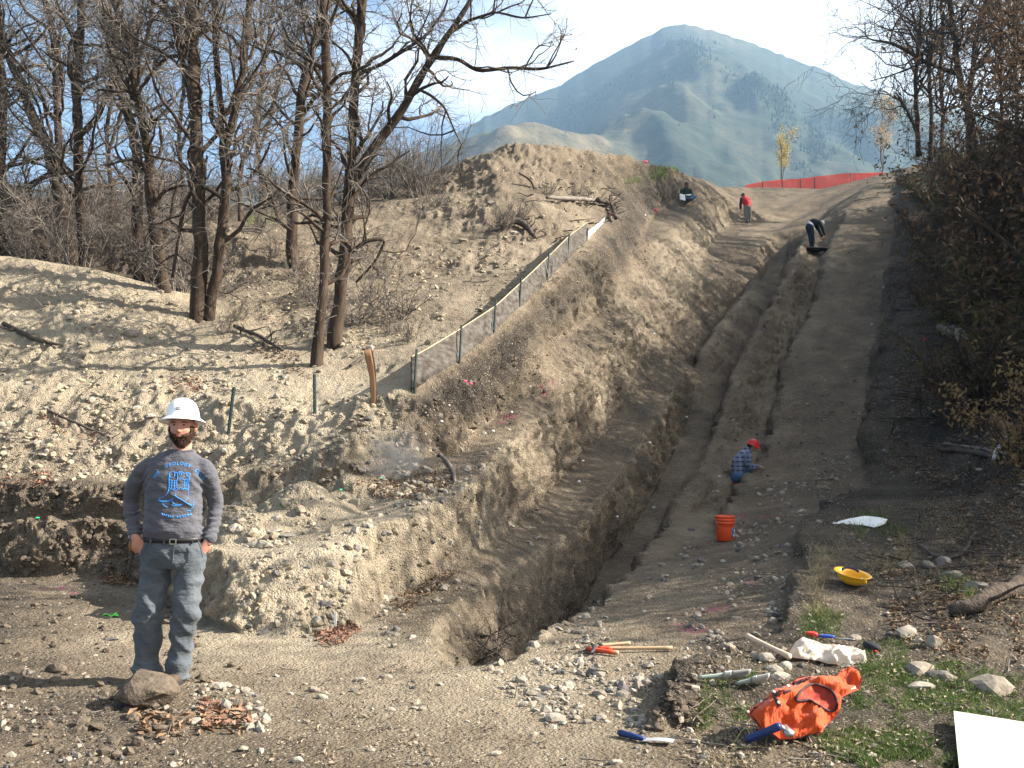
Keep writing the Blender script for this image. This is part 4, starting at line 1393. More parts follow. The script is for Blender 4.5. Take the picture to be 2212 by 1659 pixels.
# right-hand natural ground
scatter_stones(gv, [(1480, 1440), (1720, 1350), (1760, 1130), (2212, 1050), (2212, 1659), (1450, 1659)], 1500, (.007, .04), .9, (.4, .4, .2), g_)
scatter_stones(gv, [(1900, 1040), (1960, 500), (2212, 420), (2212, 1050)], 900, (.014, .06), .9, (.35, .4, .25), g_)
gravel = gv.build('gravel', [M_stone_pale, M_stone_grey, M_stone_dark, M_stone_dusty], smooth=False)
tag(gravel, kind='stuff')

cl_ = MB()
scatter_stones(cl_, [(0, 1252), (300, 1260), (420, 1340), (470, 1500), (300, 1659), (0, 1659)], 900, (.010, .05), .9, (1,), g_)
scatter_stones(cl_, [(0, 1050), (300, 1050), (300, 1240), (0, 1240)], 800, (.014, .06), .6, (1,), g_)
scatter_stones(cl_, [(930, 870), (1130, 725), (1300, 570), (1330, 600), (1180, 790), (1010, 960)], 1600, (.014, .08), .6, (1,), g_)
scatter_stones(cl_, [(1395, 1580), (1430, 1500), (1500, 1425), (1600, 1380), (1560, 1480), (1500, 1580)], 420, (.010, .045), .6, (1,), g_)
clods = cl_.build('loose_clods', [M_clod], smooth=False)
tag(clods, kind='stuff')


# --- single stones, each an object
def stone(vx, vy, w, label, group=None, m=None, flat=.6, seed=0, base=ICO2, lift=.28, aspect=None, name='stone', cuts=10, rough=.05):
    g = np.random.default_rng(seed + 1000)
    p = ghit(vx, vy)
    s = px(w, p[1])
    dx, dy = (s, s * g.uniform(.65, .9)) if aspect is None else (s, s * aspect)
    V, T = facet_stone(g, (dx * 1.12, dy, s * flat), base, cuts, rough)
    V = V @ rotm('Z', g.uniform(-.35, .35)).T @ rotm('Y', g.uniform(-.15, .15)).T
    me = mesh_np(name, V, tris=T, smooth=False)
    o = link(name, me, m or M_stone_pale)
    o.location = (p[0], p[1], p[2] + s * flat * (lift - .28) + s * flat * .12)
    return tag(o, label, 'stone', group)


big = stone(311, 1520, 140, 'large brown earthy rock lying at the feet of the man', None, M_clod, .62, 5, ICO3, .45, .8, cuts=7, rough=.10)
for k, (x, y, w, m, fl, lb) in enumerate((
        (1961, 1226, 44, M_stone_grey, .55, 'sharp grey stone at the front end of the row beside the yellow hard hat'),
        (2004, 1224, 33, M_stone_grey, .75, 'rounded grey stone second in the row beside the yellow hard hat'),
        (2038, 1217, 37, M_stone_dark, .7, 'dark round stone behind the row beside the yellow hard hat'),
        (2056, 1246, 44, M_stone_grey, .6, 'pale topped block on the leaves behind the fallen branch'),
        (2105, 1271, 56, M_stone_dark, .45, 'long dark flat stone touching the fallen branch'),
        (1956, 1371, 56, M_stone_pale, .65, 'pale chunky stone on the leaves near the rust shrub litter'),
        (2014, 1399, 42, M_stone_grey, 1.05, 'upright grey stone leaning on a pale chunky one'),
        (1985, 1389, 25, M_stone_pale, .8, 'small stone wedged between the pale chunky and the upright one'),
        (1985, 1452, 72, M_stone_grey, .5, 'broad grey stone at the back of the cluster on the grass'),
        (2026, 1460, 48, M_stone_dark, .55, 'dark stone in the middle of the cluster on the grass'),
        (2051, 1472, 40, M_stone_grey, .75, 'angular stone at the outer end of the cluster on the grass'),
        (1988, 1485, 60, M_stone_pale, .4, 'pale flat slab at the front of the cluster on the grass'),
        (2133, 1488, 96, M_stone_grey, .62, 'biggest grey slab tilted up on the grass above the white board'),
        (1630, 1422, 23, M_stone_pale, 1.1, 'upright white stone beside the wooden handle'),
        (1657, 1427, 37, M_stone_pale, .75, 'pale stone under the wooden handle'),
        (1673, 1449, 43, M_stone_pale, .6, 'pale stone in the middle of the pile above the orange vest'),
        (1698, 1445, 30, M_stone_pale, .9, 'pointed white stone beside the cream plastic bag'),
        (1686, 1467, 44, M_stone_pale, .65, 'block shaped stone nearest the orange vest'),
        (1497, 1490, 30, M_stone_pale, .75, 'white stone on the edge of the little turf bank'),
        (1497, 1463, 17, M_stone_pale, .8, 'small white stone above another on the turf bank'),
        (1846, 1381, 26, M_stone_grey, .7, 'small rounded grey stone behind the cream plastic bag'),
        (1199, 1557, 44, M_stone_pale, .8, 'pale triangular slab standing up out of the rubble'),
        (486, 1531, 30, M_stone_pale, 1.1, 'white block standing among dead leaves beside the brown rock'),
        (530, 1534, 26, M_stone_pale, .8, 'lower whitish stone beside the white block in the leaves'),
        (644, 1646, 32, M_stone_pale, .6, 'white stone alone on the dirt at the bottom of the view'),
        (241, 1383, 34, M_stone_dark, .3, 'flat slate grey stone on the dirt behind the man'),
        (563, 1181, 33, M_stone_pale, .75, 'squared pale block on the gravel bench right of the man'),
        (590, 1148, 50, M_stone_pale, .2, 'long thin slab lying on the gravel bench'),
        (624, 1158, 40, M_stone_pale, .25, 'shorter thin slab beside the long one on the gravel bench'),
        (5, 922, 30, M_stone_pale, .6, 'white stone at the very edge of the view on the bank'),
        (449, 979, 28, M_stone_pale, .45, 'white flat stone on the bank beside the shoulder of the man'),
        (284, 724, 30, M_stone_grey, .7, 'largest boulder half buried in the sunny mound'))):
    stone(x, y, w, lb, None, m, fl, 20 + k)
GS_ = 'stones in the rubble before the trench'
for k, (x, y, w) in enumerate(((1269, 1561, 22), (1133, 1525, 23), (1086, 1488, 25), (1124, 1470, 13), (1295, 1502, 40), (1325, 1475, 20), (1230, 1482, 18), (1154, 1493, 25), (1217, 1532, 18), (1336, 1547, 16), (1370, 1534, 17), (1100, 1478, 16), (1110, 1500, 18), (1180, 1500, 16), (1195, 1520, 17), (1250, 1530, 20), (1290, 1545, 15), (1310, 1560, 16), (1240, 1560, 16), (1170, 1545, 15), (1145, 1508, 14), (1075, 1470, 14), (1205, 1470, 15), (1260, 1500, 14), (1345, 1500, 16), (1280, 1470, 14))):
    stone(x, y, w, 'pale angular stone in the rubble spread before the trench' if k % 4 else 'tan angular stone in the rubble spread before the trench', GS_, M_stone_pale if k % 4 else M_stone_grey, random.uniform(.4, .75), 100 + k)
GS2 = 'stones strewn on bare dirt'
for k, (x, y, w) in enumerate(((832, 1466, 34), (776, 1471, 27), (845, 1534, 20), (913, 1534, 18), (895, 1530, 16), (1039, 1513, 16), (800, 1621, 26), (1068, 1630, 28), (1330, 1650, 28), (680, 1493, 28), (695, 1509, 24), (628, 1500, 15), (25, 1635, 26), (130, 1644, 14), (660, 1478, 14), (740, 1500, 12), (950, 1480, 14), (990, 1460, 13), (560, 1620, 14), (900, 1590, 12), (1010, 1560, 14))):
    stone(x, y, w, 'loose pale stone strewn alone on the bare dirt of the dig floor' if k % 3 else 'loose tan stone strewn alone on the bare dirt of the dig floor', GS2, M_stone_pale if k % 3 else M_stone_grey, random.uniform(.4, .75), 140 + k)
GS3 = 'brown clods on the dark dirt'
for k, (x, y, w) in enumerate(((122, 1450, 46), (36, 1466, 30), (119, 1471, 28), (150, 1456, 22), (58, 1452, 18), (500, 1440, 24), (520, 1446, 18), (75, 1310, 20), (95, 1308, 16))):
    stone(x, y, w, 'brown clod of earth on the dark dirt beside the man', GS3, M_clod, random.uniform(.6, .8), 170 + k, ICO2, rough=.14, name='earth_clod')
GS4 = 'stones on the sunny bank'
for k, (x, y, w) in enumerate(((318, 744, 17), (248, 749, 15), (236, 707, 16), (185, 707, 13), (275, 883, 18), (320, 900, 22), (173, 968, 16), (348, 632, 15), (330, 650, 15), (150, 690, 14), (228, 792, 14), (265, 845, 14), (250, 862, 16), (305, 848, 18), (340, 742, 16), (380, 740, 18), (410, 752, 16), (470, 820, 14), (545, 950, 14), (590, 910, 14), (355, 815, 20), (60, 830, 14), (110, 870, 14), (1110, 505, 20), (1170, 470, 16), (1060, 590, 18), (1245, 610, 14), (910, 590, 16), (1000, 520, 18), (960, 680, 16), (850, 560, 14), (1060, 440, 16))):
    stone(x, y, w, 'half buried pale stone on the sunny face of the spoil bank' if k % 2 else 'half buried tan stone on the sunny face of the spoil bank', GS4, M_stone_pale if k % 2 else M_stone_grey, random.uniform(.5, .8), 190 + k)
GS5 = 'stones in the trench'
for k, (x, y, w) in enumerate(((767, 1088, 30), (800, 1098, 18), (745, 1075, 16), (700, 1120, 16), (1600, 1180, 12), (1655, 1210, 12), (1560, 1215, 14), (1590, 1240, 12), (1880, 455, 10), (1640, 1090, 12), (1665, 1060, 14), (1700, 1090, 13), (1440, 1245, 12), (960, 1268, 22), (985, 1335, 18), (870, 1330, 16))):
    stone(x, y, w, 'tan stone resting on one of the trench benches' if k % 2 else 'pale stone resting on one of the trench benches', GS5, M_stone_grey if k % 2 else M_stone_pale, random.uniform(.5, .8), 230 + k)


# --- dead leaves
def litter(mb, poly, n, size, m=0, g=rng, clump=1.0, up=.02):
    P = spread(poly, n, clump, g)
    W, rows, cols = hit(P[:, 0], P[:, 1]); n = len(W)
    s = np.maximum(g.uniform(*size, n), .7 * W[:, 1] / F_PX)[:, None]
    a = g.normal(size=(n, 3)); a[:, 2] *= .45; a /= np.linalg.norm(a, axis=1, keepdims=True)
    b = np.cross(a, np.array((0, 0, 1.0)) + .35 * g.normal(size=(n, 3))); b /= np.linalg.norm(b, axis=1, keepdims=True)
    nn = np.cross(a, b); nn *= np.sign(nn[:, 2:3])
    c = W + np.array((0, 0, 1.0)) * (g.random((n, 1)) * up + .006)
    V = np.stack([c - a * s, c + b * s * .5 + nn * s * .35, c + a * s + nn * s * .25, c - b * s * .5 + nn * s * .3, c], 1).reshape(-1, 3)
    o = np.arange(n)[:, None] * 5
    T = np.concatenate([o + np.array([t]) for t in ((0, 1, 4), (1, 2, 4), (2, 3, 4), (3, 0, 4))])
    mb.add(V, T=T, m=m)


lf = MB()
g_ = np.random.default_rng(5)
litter(lf, [(1960, 1060), (2212, 1000), (2212, 1440), (1960, 1400), (1840, 1250), (1880, 1150)], 2300, (.012, .032), 0, g_)
litter(lf, [(1800, 1120), (2212, 1020), (2212, 1659), (1700, 1659), (1720, 1350)], 1900, (.010, .026), 1, g_)
litter(lf, [(1480, 1470), (1720, 1350), (2212, 1400), (2212, 1659), (1450, 1659)], 1100, (.008, .020), 1, g_)
litter(lf, [(1910, 1040), (1950, 700), (2212, 600), (2212, 1050)], 1500, (.022, .05), 0, g_)
litter(lf, [(280, 1545), (420, 1540), (540, 1545), (520, 1590), (300, 1600)], 110, (.018, .042), 0, g_, .2, .03)
litter(lf, [(425, 1520), (540, 1530), (540, 1575), (440, 1580)], 80, (.018, .045), 2, g_, .2, .03)
litter(lf, [(225, 1240), (300, 1245), (300, 1268), (215, 1262)], 260, (.018, .04), 0, g_, .2)
litter(lf, [(680, 1372), (760, 1345), (790, 1350), (745, 1392), (690, 1402)], 300, (.016, .034), 2, g_, .2)
litter(lf, [(840, 1300), (960, 1235), (985, 1240), (880, 1325)], 420, (.016, .034), 0, g_, .2)
litter(lf, [(760, 1040), (960, 1010), (1000, 1040), (900, 1080), (780, 1080)], 420, (.018, .036), 0, g_, .5)
litter(lf, [(0, 1035), (110, 1020), (120, 1050), (0, 1070)], 160, (.02, .045), 2, g_, .3)
litter(lf, [(355, 795), (430, 815), (435, 850), (380, 845)], 120, (.02, .045), 2, g_, .3)
litter(lf, [(520, 745), (640, 760), (680, 830), (620, 800)], 260, (.02, .045), 0, g_, .3)
litter(lf, [(60, 890), (210, 935), (215, 960), (130, 940)], 120, (.02, .045), 2, g_, .3)
litter(lf, [(1040, 930), (1300, 690), (1320, 700), (1070, 950)], 420, (.018, .035), 0, g_, .6)
litter(lf, [(1180, 1040), (1290, 930), (1320, 930), (1200, 1060)], 260, (.018, .03), 0, g_, .6)
litter(lf, [(480, 1440), (900, 1420), (1300, 1600), (900, 1659), (300, 1659)], 420, (.008, .022), 1, g_, 1.0, .004)
litter(lf, [(440, 600), (640, 560), (760, 640), (700, 760), (500, 660)], 420, (.02, .04), 1, g_, .6)
litter_o = lf.build('leaf_litter', [M_leaf_litter, M_leaf_litter2, M_leaf_red], smooth=False)
tag(litter_o, kind='stuff')


# --- grass
def blades(mb, poly, n, hgt, m=0, g=rng, clump=1.2, lay=.6):
    P = spread(poly, n, clump, g)
    W, rows, cols = hit(P[:, 0], P[:, 1]); n = len(W)
    h = g.uniform(*hgt, n)[:, None]
    w = np.maximum(.0022, .35 * W[:, 1:2] / F_PX)
    d = g.normal(size=(n, 3)) * lay; d[:, 2] = np.abs(d[:, 2]) * .4 + .75
    d /= np.linalg.norm(d, axis=1, keepdims=True)
    s = np.cross(d, g.normal(size=(n, 3))); s /= np.linalg.norm(s, axis=1, keepdims=True)
    bend = g.normal(size=(n, 3)) * .35; bend[:, 2] = -np.abs(bend[:, 2]) * .6
    p0 = W - np.array((0, 0, .01)); p1 = p0 + d * h * .55; p2 = p0 + d * h + bend * h * .5
    V = np.stack([p0 - s * w, p0 + s * w, p1 + s * w * .8, p1 - s * w * .8, p2], 1).reshape(-1, 3)
    o = np.arange(n)[:, None] * 5
    T = np.concatenate([o + np.array([t]) for t in ((0, 1, 2), (0, 2, 3), (3, 2, 4))])
    mb.add(V, T=T, m=m)


gr = MB()
g_ = np.random.default_rng(6)
blades(gr, [(1860, 1440), (2060, 1430), (2212, 1460), (2212, 1659), (1820, 1659), (1760, 1600), (1840, 1520)], 24000, (.025, .065), 0, g_, 1.3)
blades(gr, [(1490, 1470), (1640, 1450), (1620, 1560), (1500, 1580)], 1500, (.025, .07), 0, g_, 1.6)
blades(gr, [(1480, 1440), (1720, 1360), (2212, 1400), (2212, 1659), (1520, 1659)], 7500, (.015, .05), 1, g_, 1.2)
blades(gr, [(1715, 1350), (1760, 1310), (1830, 1330), (1810, 1370), (1740, 1390)], 900, (.04, .11), 0, g_, .5)
blades(gr, [(1850, 1400), (1960, 1380), (1960, 1440), (1860, 1450)], 700, (.03, .09), 0, g_, .5)
blades(gr, [(1840, 1110), (1950, 1095), (1960, 1160), (1850, 1170)], 700, (.05, .14), 0, g_, .5)
blades(gr, [(1760, 1130), (2000, 1080), (2100, 1150), (1900, 1250), (1760, 1260)], 1800, (.04, .12), 1, g_, .8)
blades(gr, [(1745, 1170), (1790, 1160), (1780, 1330), (1745, 1340)], 600, (.04, .14), 1, g_, .5)
blades(gr, [(2030, 1240), (2110, 1260), (2110, 1300), (2040, 1290)], 400, (.05, .14), 0, g_, .3)
blades(gr, [(1960, 1100), (2212, 1060), (2212, 1400), (1900, 1300)], 900, (.04, .12), 1, g_, .8)
blades(gr, [(1900, 1030), (1960, 700), (2212, 560), (2212, 1050)], 1200, (.05, .16), 1, g_, .8)
blades(gr, [(1340, 400), (1400, 365), (1460, 360), (1470, 378), (1400, 395)], 1800, (.12, .32), 2, g_, .5)
blades(gr, [(520, 470), (600, 465), (600, 485), (530, 488)], 260, (.1, .25), 2, g_, .3)
M_grass_bright = mat('grass_bright', (.15, .24, .045), rough=.7, rgb2=(.10, .17, .04), nscale=3, trans=.3, spec=.2)
grass = gr.build('grass', [M_grass, M_straw, M_grass_bright], smooth=False)
tag(grass, kind='stuff')

# fine sticks lying about
tw = MB()
def sticks(poly, n, ln, rad, m, g=rng):
    P = spread(poly, n, .6, g)
    W, rows, cols = hit(P[:, 0], P[:, 1]); n = len(W)
    d = g.normal(size=(n, 3)); d[:, 2] *= .18; d /= np.linalg.norm(d, axis=1, keepdims=True)
    L_ = g.uniform(*ln, n)[:, None]
    k = 5; Pt = np.zeros((n, k, 3)); Pt[:, 0] = W - d * L_ / 2
    for s in range(1, k):
        d2 = d + .18 * g.normal(size=(n, 3)) * np.array((1, 1, .4)); Pt[:, s] = Pt[:, s - 1] + d2 * L_ / (k - 1)
    Pt[..., 2] = np.maximum(Pt[..., 2], W[:, None, 2] - .01) + .012
    rr = np.maximum(g.uniform(*rad, n), .45 * W[:, 1] / F_PX)
    tw.tubes(Pt, rr[:, None] * np.linspace(1, .5, k)[None], 4, m=m)
g_ = np.random.default_rng(8)
sticks([(1900, 1000), (2212, 900), (2212, 1420), (1850, 1300)], 170, (.2, .7), (.003, .008), 0, g_)
sticks([(1920, 1000), (1960, 560), (2212, 420), (2212, 950)], 260, (.4, 1.4), (.006, .018), 0, g_)
sticks([(1500, 1460), (2212, 1420), (2212, 1659), (1480, 1659)], 90, (.1, .35), (.002, .005), 1, g_)
sticks([(0, 600), (400, 700), (560, 900), (0, 1000)], 60, (.2, .6), (.005, .011), 1, g_)
sticks([(480, 560), (900, 480), (1280, 440), (1180, 560), (800, 720), (600, 700)], 120, (.25, .9), (.006, .014), 1, g_)
sticks([(1080, 400), (1330, 400), (1320, 500), (1150, 540)], 60, (.4, 1.2), (.010, .025), 0, g_)
sticks([(300, 1400), (1300, 1480), (1300, 1659), (100, 1659)], 60, (.05, .22), (.0015, .004), 1, g_)
st_o = tw.build('fallen_twigs', [M_twig_dark, M_twig])
tag(st_o, kind='stuff')
# ------------------------------------------------------------------ things about the dig
from mathutils.bvhtree import BVHTree


def down(p, lift=0.0):
    return np.array((p[0], p[1], gz(p[0], p[1]) + lift))


def curve_pts(P, k):
    P = np.asarray(P, float)
    q, _ = resample(P, np.ones(len(P)), k)
    return q


def bvh_of(o):
    dg_m = o.data
    V = [Vector(v.co) + Vector(root_loc(o.parent) if o.parent else o.location) for v in dg_m.vertices]
    return BVHTree.FromPolygons(V, [tuple(p.vertices) for p in dg_m.polygons])


def cast(bvh, vx, vy, lift=.003):
    u, e = ray(vx, vy)
    d = Vector((u, 1, e)).normalized()
    h, n, i, dist = bvh.ray_cast(Vector((0, 0, CAM_Z)), d)
    if h is None:
        h, n, i, dist = bvh.find_nearest(Vector(tuple(np.array((0, 0, CAM_Z)) + 5.3 * np.array((u, 1, e)))))
    return np.array(h - d * lift)


# ---- silt fence
M_silt = mat('silt_cloth', (.150, .135, .12), rough=.9, rgb2=(.042, .031, .022), nscale=7, bump=.4, bscale=8, trans=.12, stretch=(.6, .6, 2.2))
M_silt_sunlit = mat('silt_cloth_sunlit', (.72, .69, .62), rough=.8, noise=.12, nscale=6)  # sunlit brightness of the fence end put into its cloth colour
M_post = mat('post_green', (.006, .028, .026), rough=.5, noise=.25, nscale=30, spec=.4)
M_ply = mat('edge_lath', (.50, .40, .24), rough=.8, noise=.2, nscale=12)
fx = [(888, 828, 12.55), (900, 824, 12.66), (995, 775, 14.0), (1070, 715, 15.65), (1125, 660, 17.3), (1185, 602, 19.6), (1230, 555, 22.1), (1270, 522, 24.3)]
tops = [(888, 772), (900, 768), (993, 712), (1070, 662), (1124, 612), (1184, 555), (1229, 510), (1269, 480)]
fb = [np.array(at(*q)) for q in fx]
ft = [at(t[0], t[1], q[2]) for t, q in zip(tops, fx)]
t = thing('silt_fence', fb[1], 'low mud stained silt fence running up beside the trench', 'fence')
k = 60
bl, tl = curve_pts(fb, k), curve_pts(ft, k)
rows_ = np.linspace(0, 1, 9)
Gd = np.zeros((9, k, 3))
for a_i, f in enumerate(rows_):
    Gd[a_i] = bl * (1 - f) + tl * f
Gd[..., 1] += .03 * vnoise(Gd * np.array((2.5, 2.5, 4.0)))[...] + .012 * vnoise(Gd * 9)
Gd[0, :, 2] -= .12
m = MB(); m.grid(Gd, thick=.006); m.build('fabric_panel', M_silt, t)
m = MB(); m.tubes(tl + np.array((0, -.004, .004)), np.full(k, .009), 5); m.build('top_hem', M_ply, t)
for q, (vx, y0, y1, Y) in enumerate(((898, 824, 754, 12.6), (995, 775, 702, 13.95), (1069, 717, 648, 15.6), (1124, 660, 601, 17.25), (1184, 603, 544, 19.5), (1228, 557, 505, 22.0), (1268, 524, 492, 24.2))):
    a_, b__ = at(vx - 2, y0 + 4, Y - .05), at(vx + 2, y1, Y - .05)
    m = MB(); m.tubes(np.stack([a_ + (a_ - b__) * .3, a_, b__]), np.array([.018, .018, .018]) * (.8 + .012 * Y), 4, cap=True)
    m.build('post', M_post, t, smooth=False)
for vx, y0, y1, Y in ((982, 768, 722, 13.9), (1060, 712, 665, 15.5), (1180, 596, 566, 19.4)):
    a_, b__ = at(vx + 5, y0, Y - .03), at(vx - 3, y1, Y - .03)
    m = MB(); m.tubes(np.stack([a_, b__]), np.full(2, .010), 4, cap=True); m.build('stake', M_post, t, smooth=False)
e0, e1 = at(1270, 524, 24.3), at(1300, 497, 26.8)
e2, e3 = at(1271, 499, 24.3), at(1307, 470, 26.8)
Gd = np.zeros((5, 12, 3))
for a_i, f in enumerate(np.linspace(0, 1, 5)):
    for c_i, h_ in enumerate(np.linspace(0, 1, 12)):
        Gd[a_i, c_i] = (e0 * (1 - h_) + e1 * h_) * (1 - f) + (e2 * (1 - h_) + e3 * h_) * f
Gd[..., 1] += .06 * np.sin(np.linspace(0, 3.1, 12))[None]
m = MB(); m.grid(Gd, thick=.006); m.build('loose_end', M_silt_sunlit, t)['label'] = 'white sunlit loose end'

for x0, y0, x1, y1, lb in ((493, 937, 505, 836, 'leaning green steel post on the bank nearest the man'), (680, 893, 679, 808, 'upright green steel post between the man and the stump')):
    b = ghit(x0, y0); a_ = at(x1, y1, b[1])
    t = thing('steel_post', b, lb, 'post')
    d = a_ - b
    m = MB()
    for off in ((0, 0), (.013, .008), (-.013, .008)):
        o_ = np.array((off[0], off[1], 0))
        m.tubes(np.stack([b - d * .2 + o_, a_ + o_]), np.full(2, .011), 4, cap=True)
    m.build('shaft', M_post, t, smooth=False)
    m = MB()
    for f in np.linspace(.1, .95, 9):
        m.box(b + d * f + np.array((0, -.014, 0)), (.016, .012, .014))
    m.build('studs', M_post, t, smooth=False)

# ---- split stake
M_split = mat('split_wood', (.30, .155, .07), rough=.8, rgb2=(.19, .105, .06), nscale=7, bump=.5, bscale=20, stretch=(3, 3, .3))
b = ghit(806, 872); Y = b[1]
t = thing('split_stake', b, 'thick split wooden stake with an orange cut face standing in the dirt', 'stake')
m = MB(); m2 = MB()
ring, ring2 = [], []
for f in np.linspace(-.12, 1, 12):
    c = at(np.interp(f, [0, .5, 1], [808, 806, 796]), np.interp(f, [0, 1], [872, 757]), Y)
    w = px(np.interp(f, [0, .6, 1], [10, 18, 17]), Y) / 2
    w *= 1 + .12 * math.sin(f * 9)
    th = np.linspace(-.15, math.pi + .15, 10)
    ring.append(np.stack([c[0] + w * np.cos(th), c[1] - .01 + w * .9 * np.sin(th), np.full(10, c[2])], 1))
    x = np.linspace(-1, .62, 6) * w
    ring2.append(np.concatenate([np.stack([c[0] + x, np.full(6, c[1] - .03), np.full(6, c[2] + .01 * math.sin(f * 20))], 1), np.stack([c[0] + x[::-1], np.full(6, c[1] + .01), np.full(6, c[2])], 1)]))
m.rings(ring); m.build('bark_back', M_bark, t)
m2.rings(ring2); m2.build('split_face', M_split, t)

# ---- orange mesh fences beyond the crest
M_mesh = mat('mesh_orange', (.98, .16, .07), rough=.6, trans=.6, noise=.08, nscale=2)
M_mesh_pink = mat('mesh_faded', (.72, .13, .10), rough=.6, trans=.4)
M_rod = mat('iron_rod', (.05, .04, .035), rough=.7)


def net(tp, bt, rows, cols, wr, wc, nm, m_, parent):
    k = 64
    T_, B_ = curve_pts(tp, k), curve_pts(bt, k)
    mb = MB()
    for r in range(rows):
        f = r / (rows - 1)
        c = T_ * (1 - f) + B_ * f
        Gq = np.stack([c + np.array((0, 0, wr / 2)), c - np.array((0, 0, wr / 2))])
        Gq[..., 1] += .05 * vnoise(Gq * np.array((.8, .8, 2)))
        mb.grid(Gq, thick=.004)
    for c_ in range(cols):
        s = c_ / (cols - 1) * (k - 1); i = min(int(s), k - 2); f = s - i
        a_, b_2 = T_[i] * (1 - f) + T_[i + 1] * f, B_[i] * (1 - f) + B_[i + 1] * f
        mb.tubes(np.stack([a_ + np.array((0, -.012, 0)), (a_ + b_2) / 2 + np.array((0, -.012 + .05 * math.sin(c_), 0)), b_2 + np.array((0, -.012, 0))]), np.full(3, wc), 4)
    return mb.build(nm, m_, parent, smooth=False)


Yf = 56.0
tp = [at(x, y, Yf) for x, y in ((1608, 402), (1640, 394), (1690, 389), (1735, 386), (1780, 381), (1830, 375), (1885, 374), (1920, 374))]
bt = [p - np.array((0, 0, 1.0)) for p in tp]
t = thing('mesh_fence', bt[3], 'bright orange plastic mesh fence along the crest under the mountain', 'fence')
net(tp, bt, 13, 120, .056, .012, 'netting', M_mesh, t)
for vx, vy in ((1648, 391), (1690, 392), (1729, 387), (1760, 384), (1838, 374)):
    a_ = at(vx, vy, Yf - .1)
    m = MB(); m.tubes(np.stack([a_ - np.array((0, 0, 1.6)), a_]), np.full(2, .035), 5, cap=True); m.build('rod', M_rod, t)
Yf = 33.0
tp = [at(x, y, Yf) for x, y in ((930, 392), (950, 372), (968, 358), (990, 366), (1010, 378))]
bt = [p - np.array((0, 0, .55)) for p in tp]
t = thing('mesh_fence', bt[2], 'faded red mesh barrier peeping over the crest behind the bare bushes', 'fence')
net(tp, bt, 9, 40, .035, .008, 'netting', M_mesh_pink, t)
for q in (0, 2, 4):
    m = MB(); m.tubes(np.stack([bt[q] - np.array((0, 0, .5)), tp[q] + np.array((0, 0, .1))]), np.full(2, .02), 5, cap=True); m.build('rod', M_rod, t)

# ---- bucket
M_bucket = mat('bucket_orange', (.80, .085, .018), rough=.4, spec=.5, noise=.06, nscale=6)
M_label = mat('label_grey', (.20, .19, .24), rough=.5)
M_white = mat('paper_white', (.75, .74, .72), rough=.6)
M_blue = mat('print_blue', (.05, .09, .32), rough=.5)
M_steel = mat('steel', (.38, .37, .36), rough=.4, metal=.8)
b = ghit(1567, 1168); s = px(53, b[1]) / .375
t = thing('bucket', b, 'orange plastic bucket standing on the bench edge', 'bucket')
h = .375 * s
m = MB()
prof = [(.0, .004), (.122, .0), (.130, .01), (.137, .20), (.1385, .262), (.147, .266), (.147, .276), (.1395, .28), (.1405, .306), (.149, .31), (.149, .320), (.142, .325), (.143, .352), (.153, .358), (.153, .373), (.146, .375), (.141, .368), (.136, .2), (.127, .014), (0, .012)]
m.lathe([(r * s, z * s) for r, z in prof], 40, b, cap=False); m.build('pail', M_bucket, t)
th = np.linspace(-1.15, -.18, 14)
Gd = np.stack([np.stack([b[0] + np.cos(th) * (.1345 + .007 * f) * s, b[1] + np.sin(th) * (.1345 + .007 * f) * s, np.full(14, b[2] + (.06 + .145 * f) * s)], 1) for f in np.linspace(0, 1, 5)])
m = MB(); m.grid(Gd, thick=.0008); lb_ = m.build('label', M_label, t)
m = MB()
for (a0, a1, z0, z1, mi) in ((-.95, -.80, .085, .165, 0), (-.62, -.36, .15, .19, 1), (-.50, -.34, .11, .145, 1), (-.78, -.62, .075, .10, 1)):
    th = np.linspace(a0, a1, 5)
    Gd = np.stack([np.stack([b[0] + np.cos(th) * (.1368 + .0002) * s * (1 + .045 * f_), b[1] + np.sin(th) * (.1368) * s * (1 + .045 * f_), np.full(5, b[2] + z * s)], 1) for z, f_ in ((z0, z0 / .3 * .8), (z1, z1 / .3 * .8))])
    m.grid(Gd, m=mi)
m.build('print', [M_blue, M_white], lb_)
th = np.linspace(0, math.pi, 16)
P = np.stack([b[0] + np.cos(th) * .150 * s, b[1] - .02 - np.sin(th) * .10 * s, b[2] + (.33 - .16 * np.sin(th)) * s], 1)
m = MB(); m.tubes(P, np.full(16, .0022), 5); m.build('wire_handle', M_steel, t)

# ---- yellow hard hat upside down
M_yellow = mat('hat_yellow', (.78, .40, .015), rough=.35, spec=.5, noise=.05, nscale=5)
M_navy = mat('strap_navy', (.02, .025, .07), rough=.7)
b = ghit(1838, 1264); s = px(76, b[1]) / 2
t = thing('hard_hat', b, 'yellow hard hat lying upside down on the trampled ground', 'hard hat')
tilt = rotm('Y', .12) @ rotm('X', .16)
def hatpt(r, z, th, sx=1.0, sy=1.18):
    return np.stack([np.cos(th) * r * sx, np.sin(th) * r * sy * .92, np.full(len(th), z)], 1) @ tilt.T + b
prof = [(.04, .00), (.22, .015), (.42, .07), (.58, .17), (.72, .33), (.79, .50), (.82, .62), (.99, .76), (1.0, .785), (.97, .79), (.80, .665), (.75, .50), (.66, .34), (.52, .19), (.36, .10), (.05, .06)]
th = np.arange(48) * 2 * np.pi / 48
m = MB(); m.rings([hatpt(r * s, z * s * .85 + .008, th) for r, z in prof], cap=True); m.build('shell', M_yellow, t)
m = MB()
for off in (-.25, .25):
    P = np.stack([np.linspace(-.72, .72, 12) * s, np.full(12, off * s), (.42 - .28 * (1 - np.linspace(-1, 1, 12) ** 2)) * s], 1) @ tilt.T + b
    m.tubes(P, np.full(12, .009), 4)
m.build('crown_straps', M_white, t)
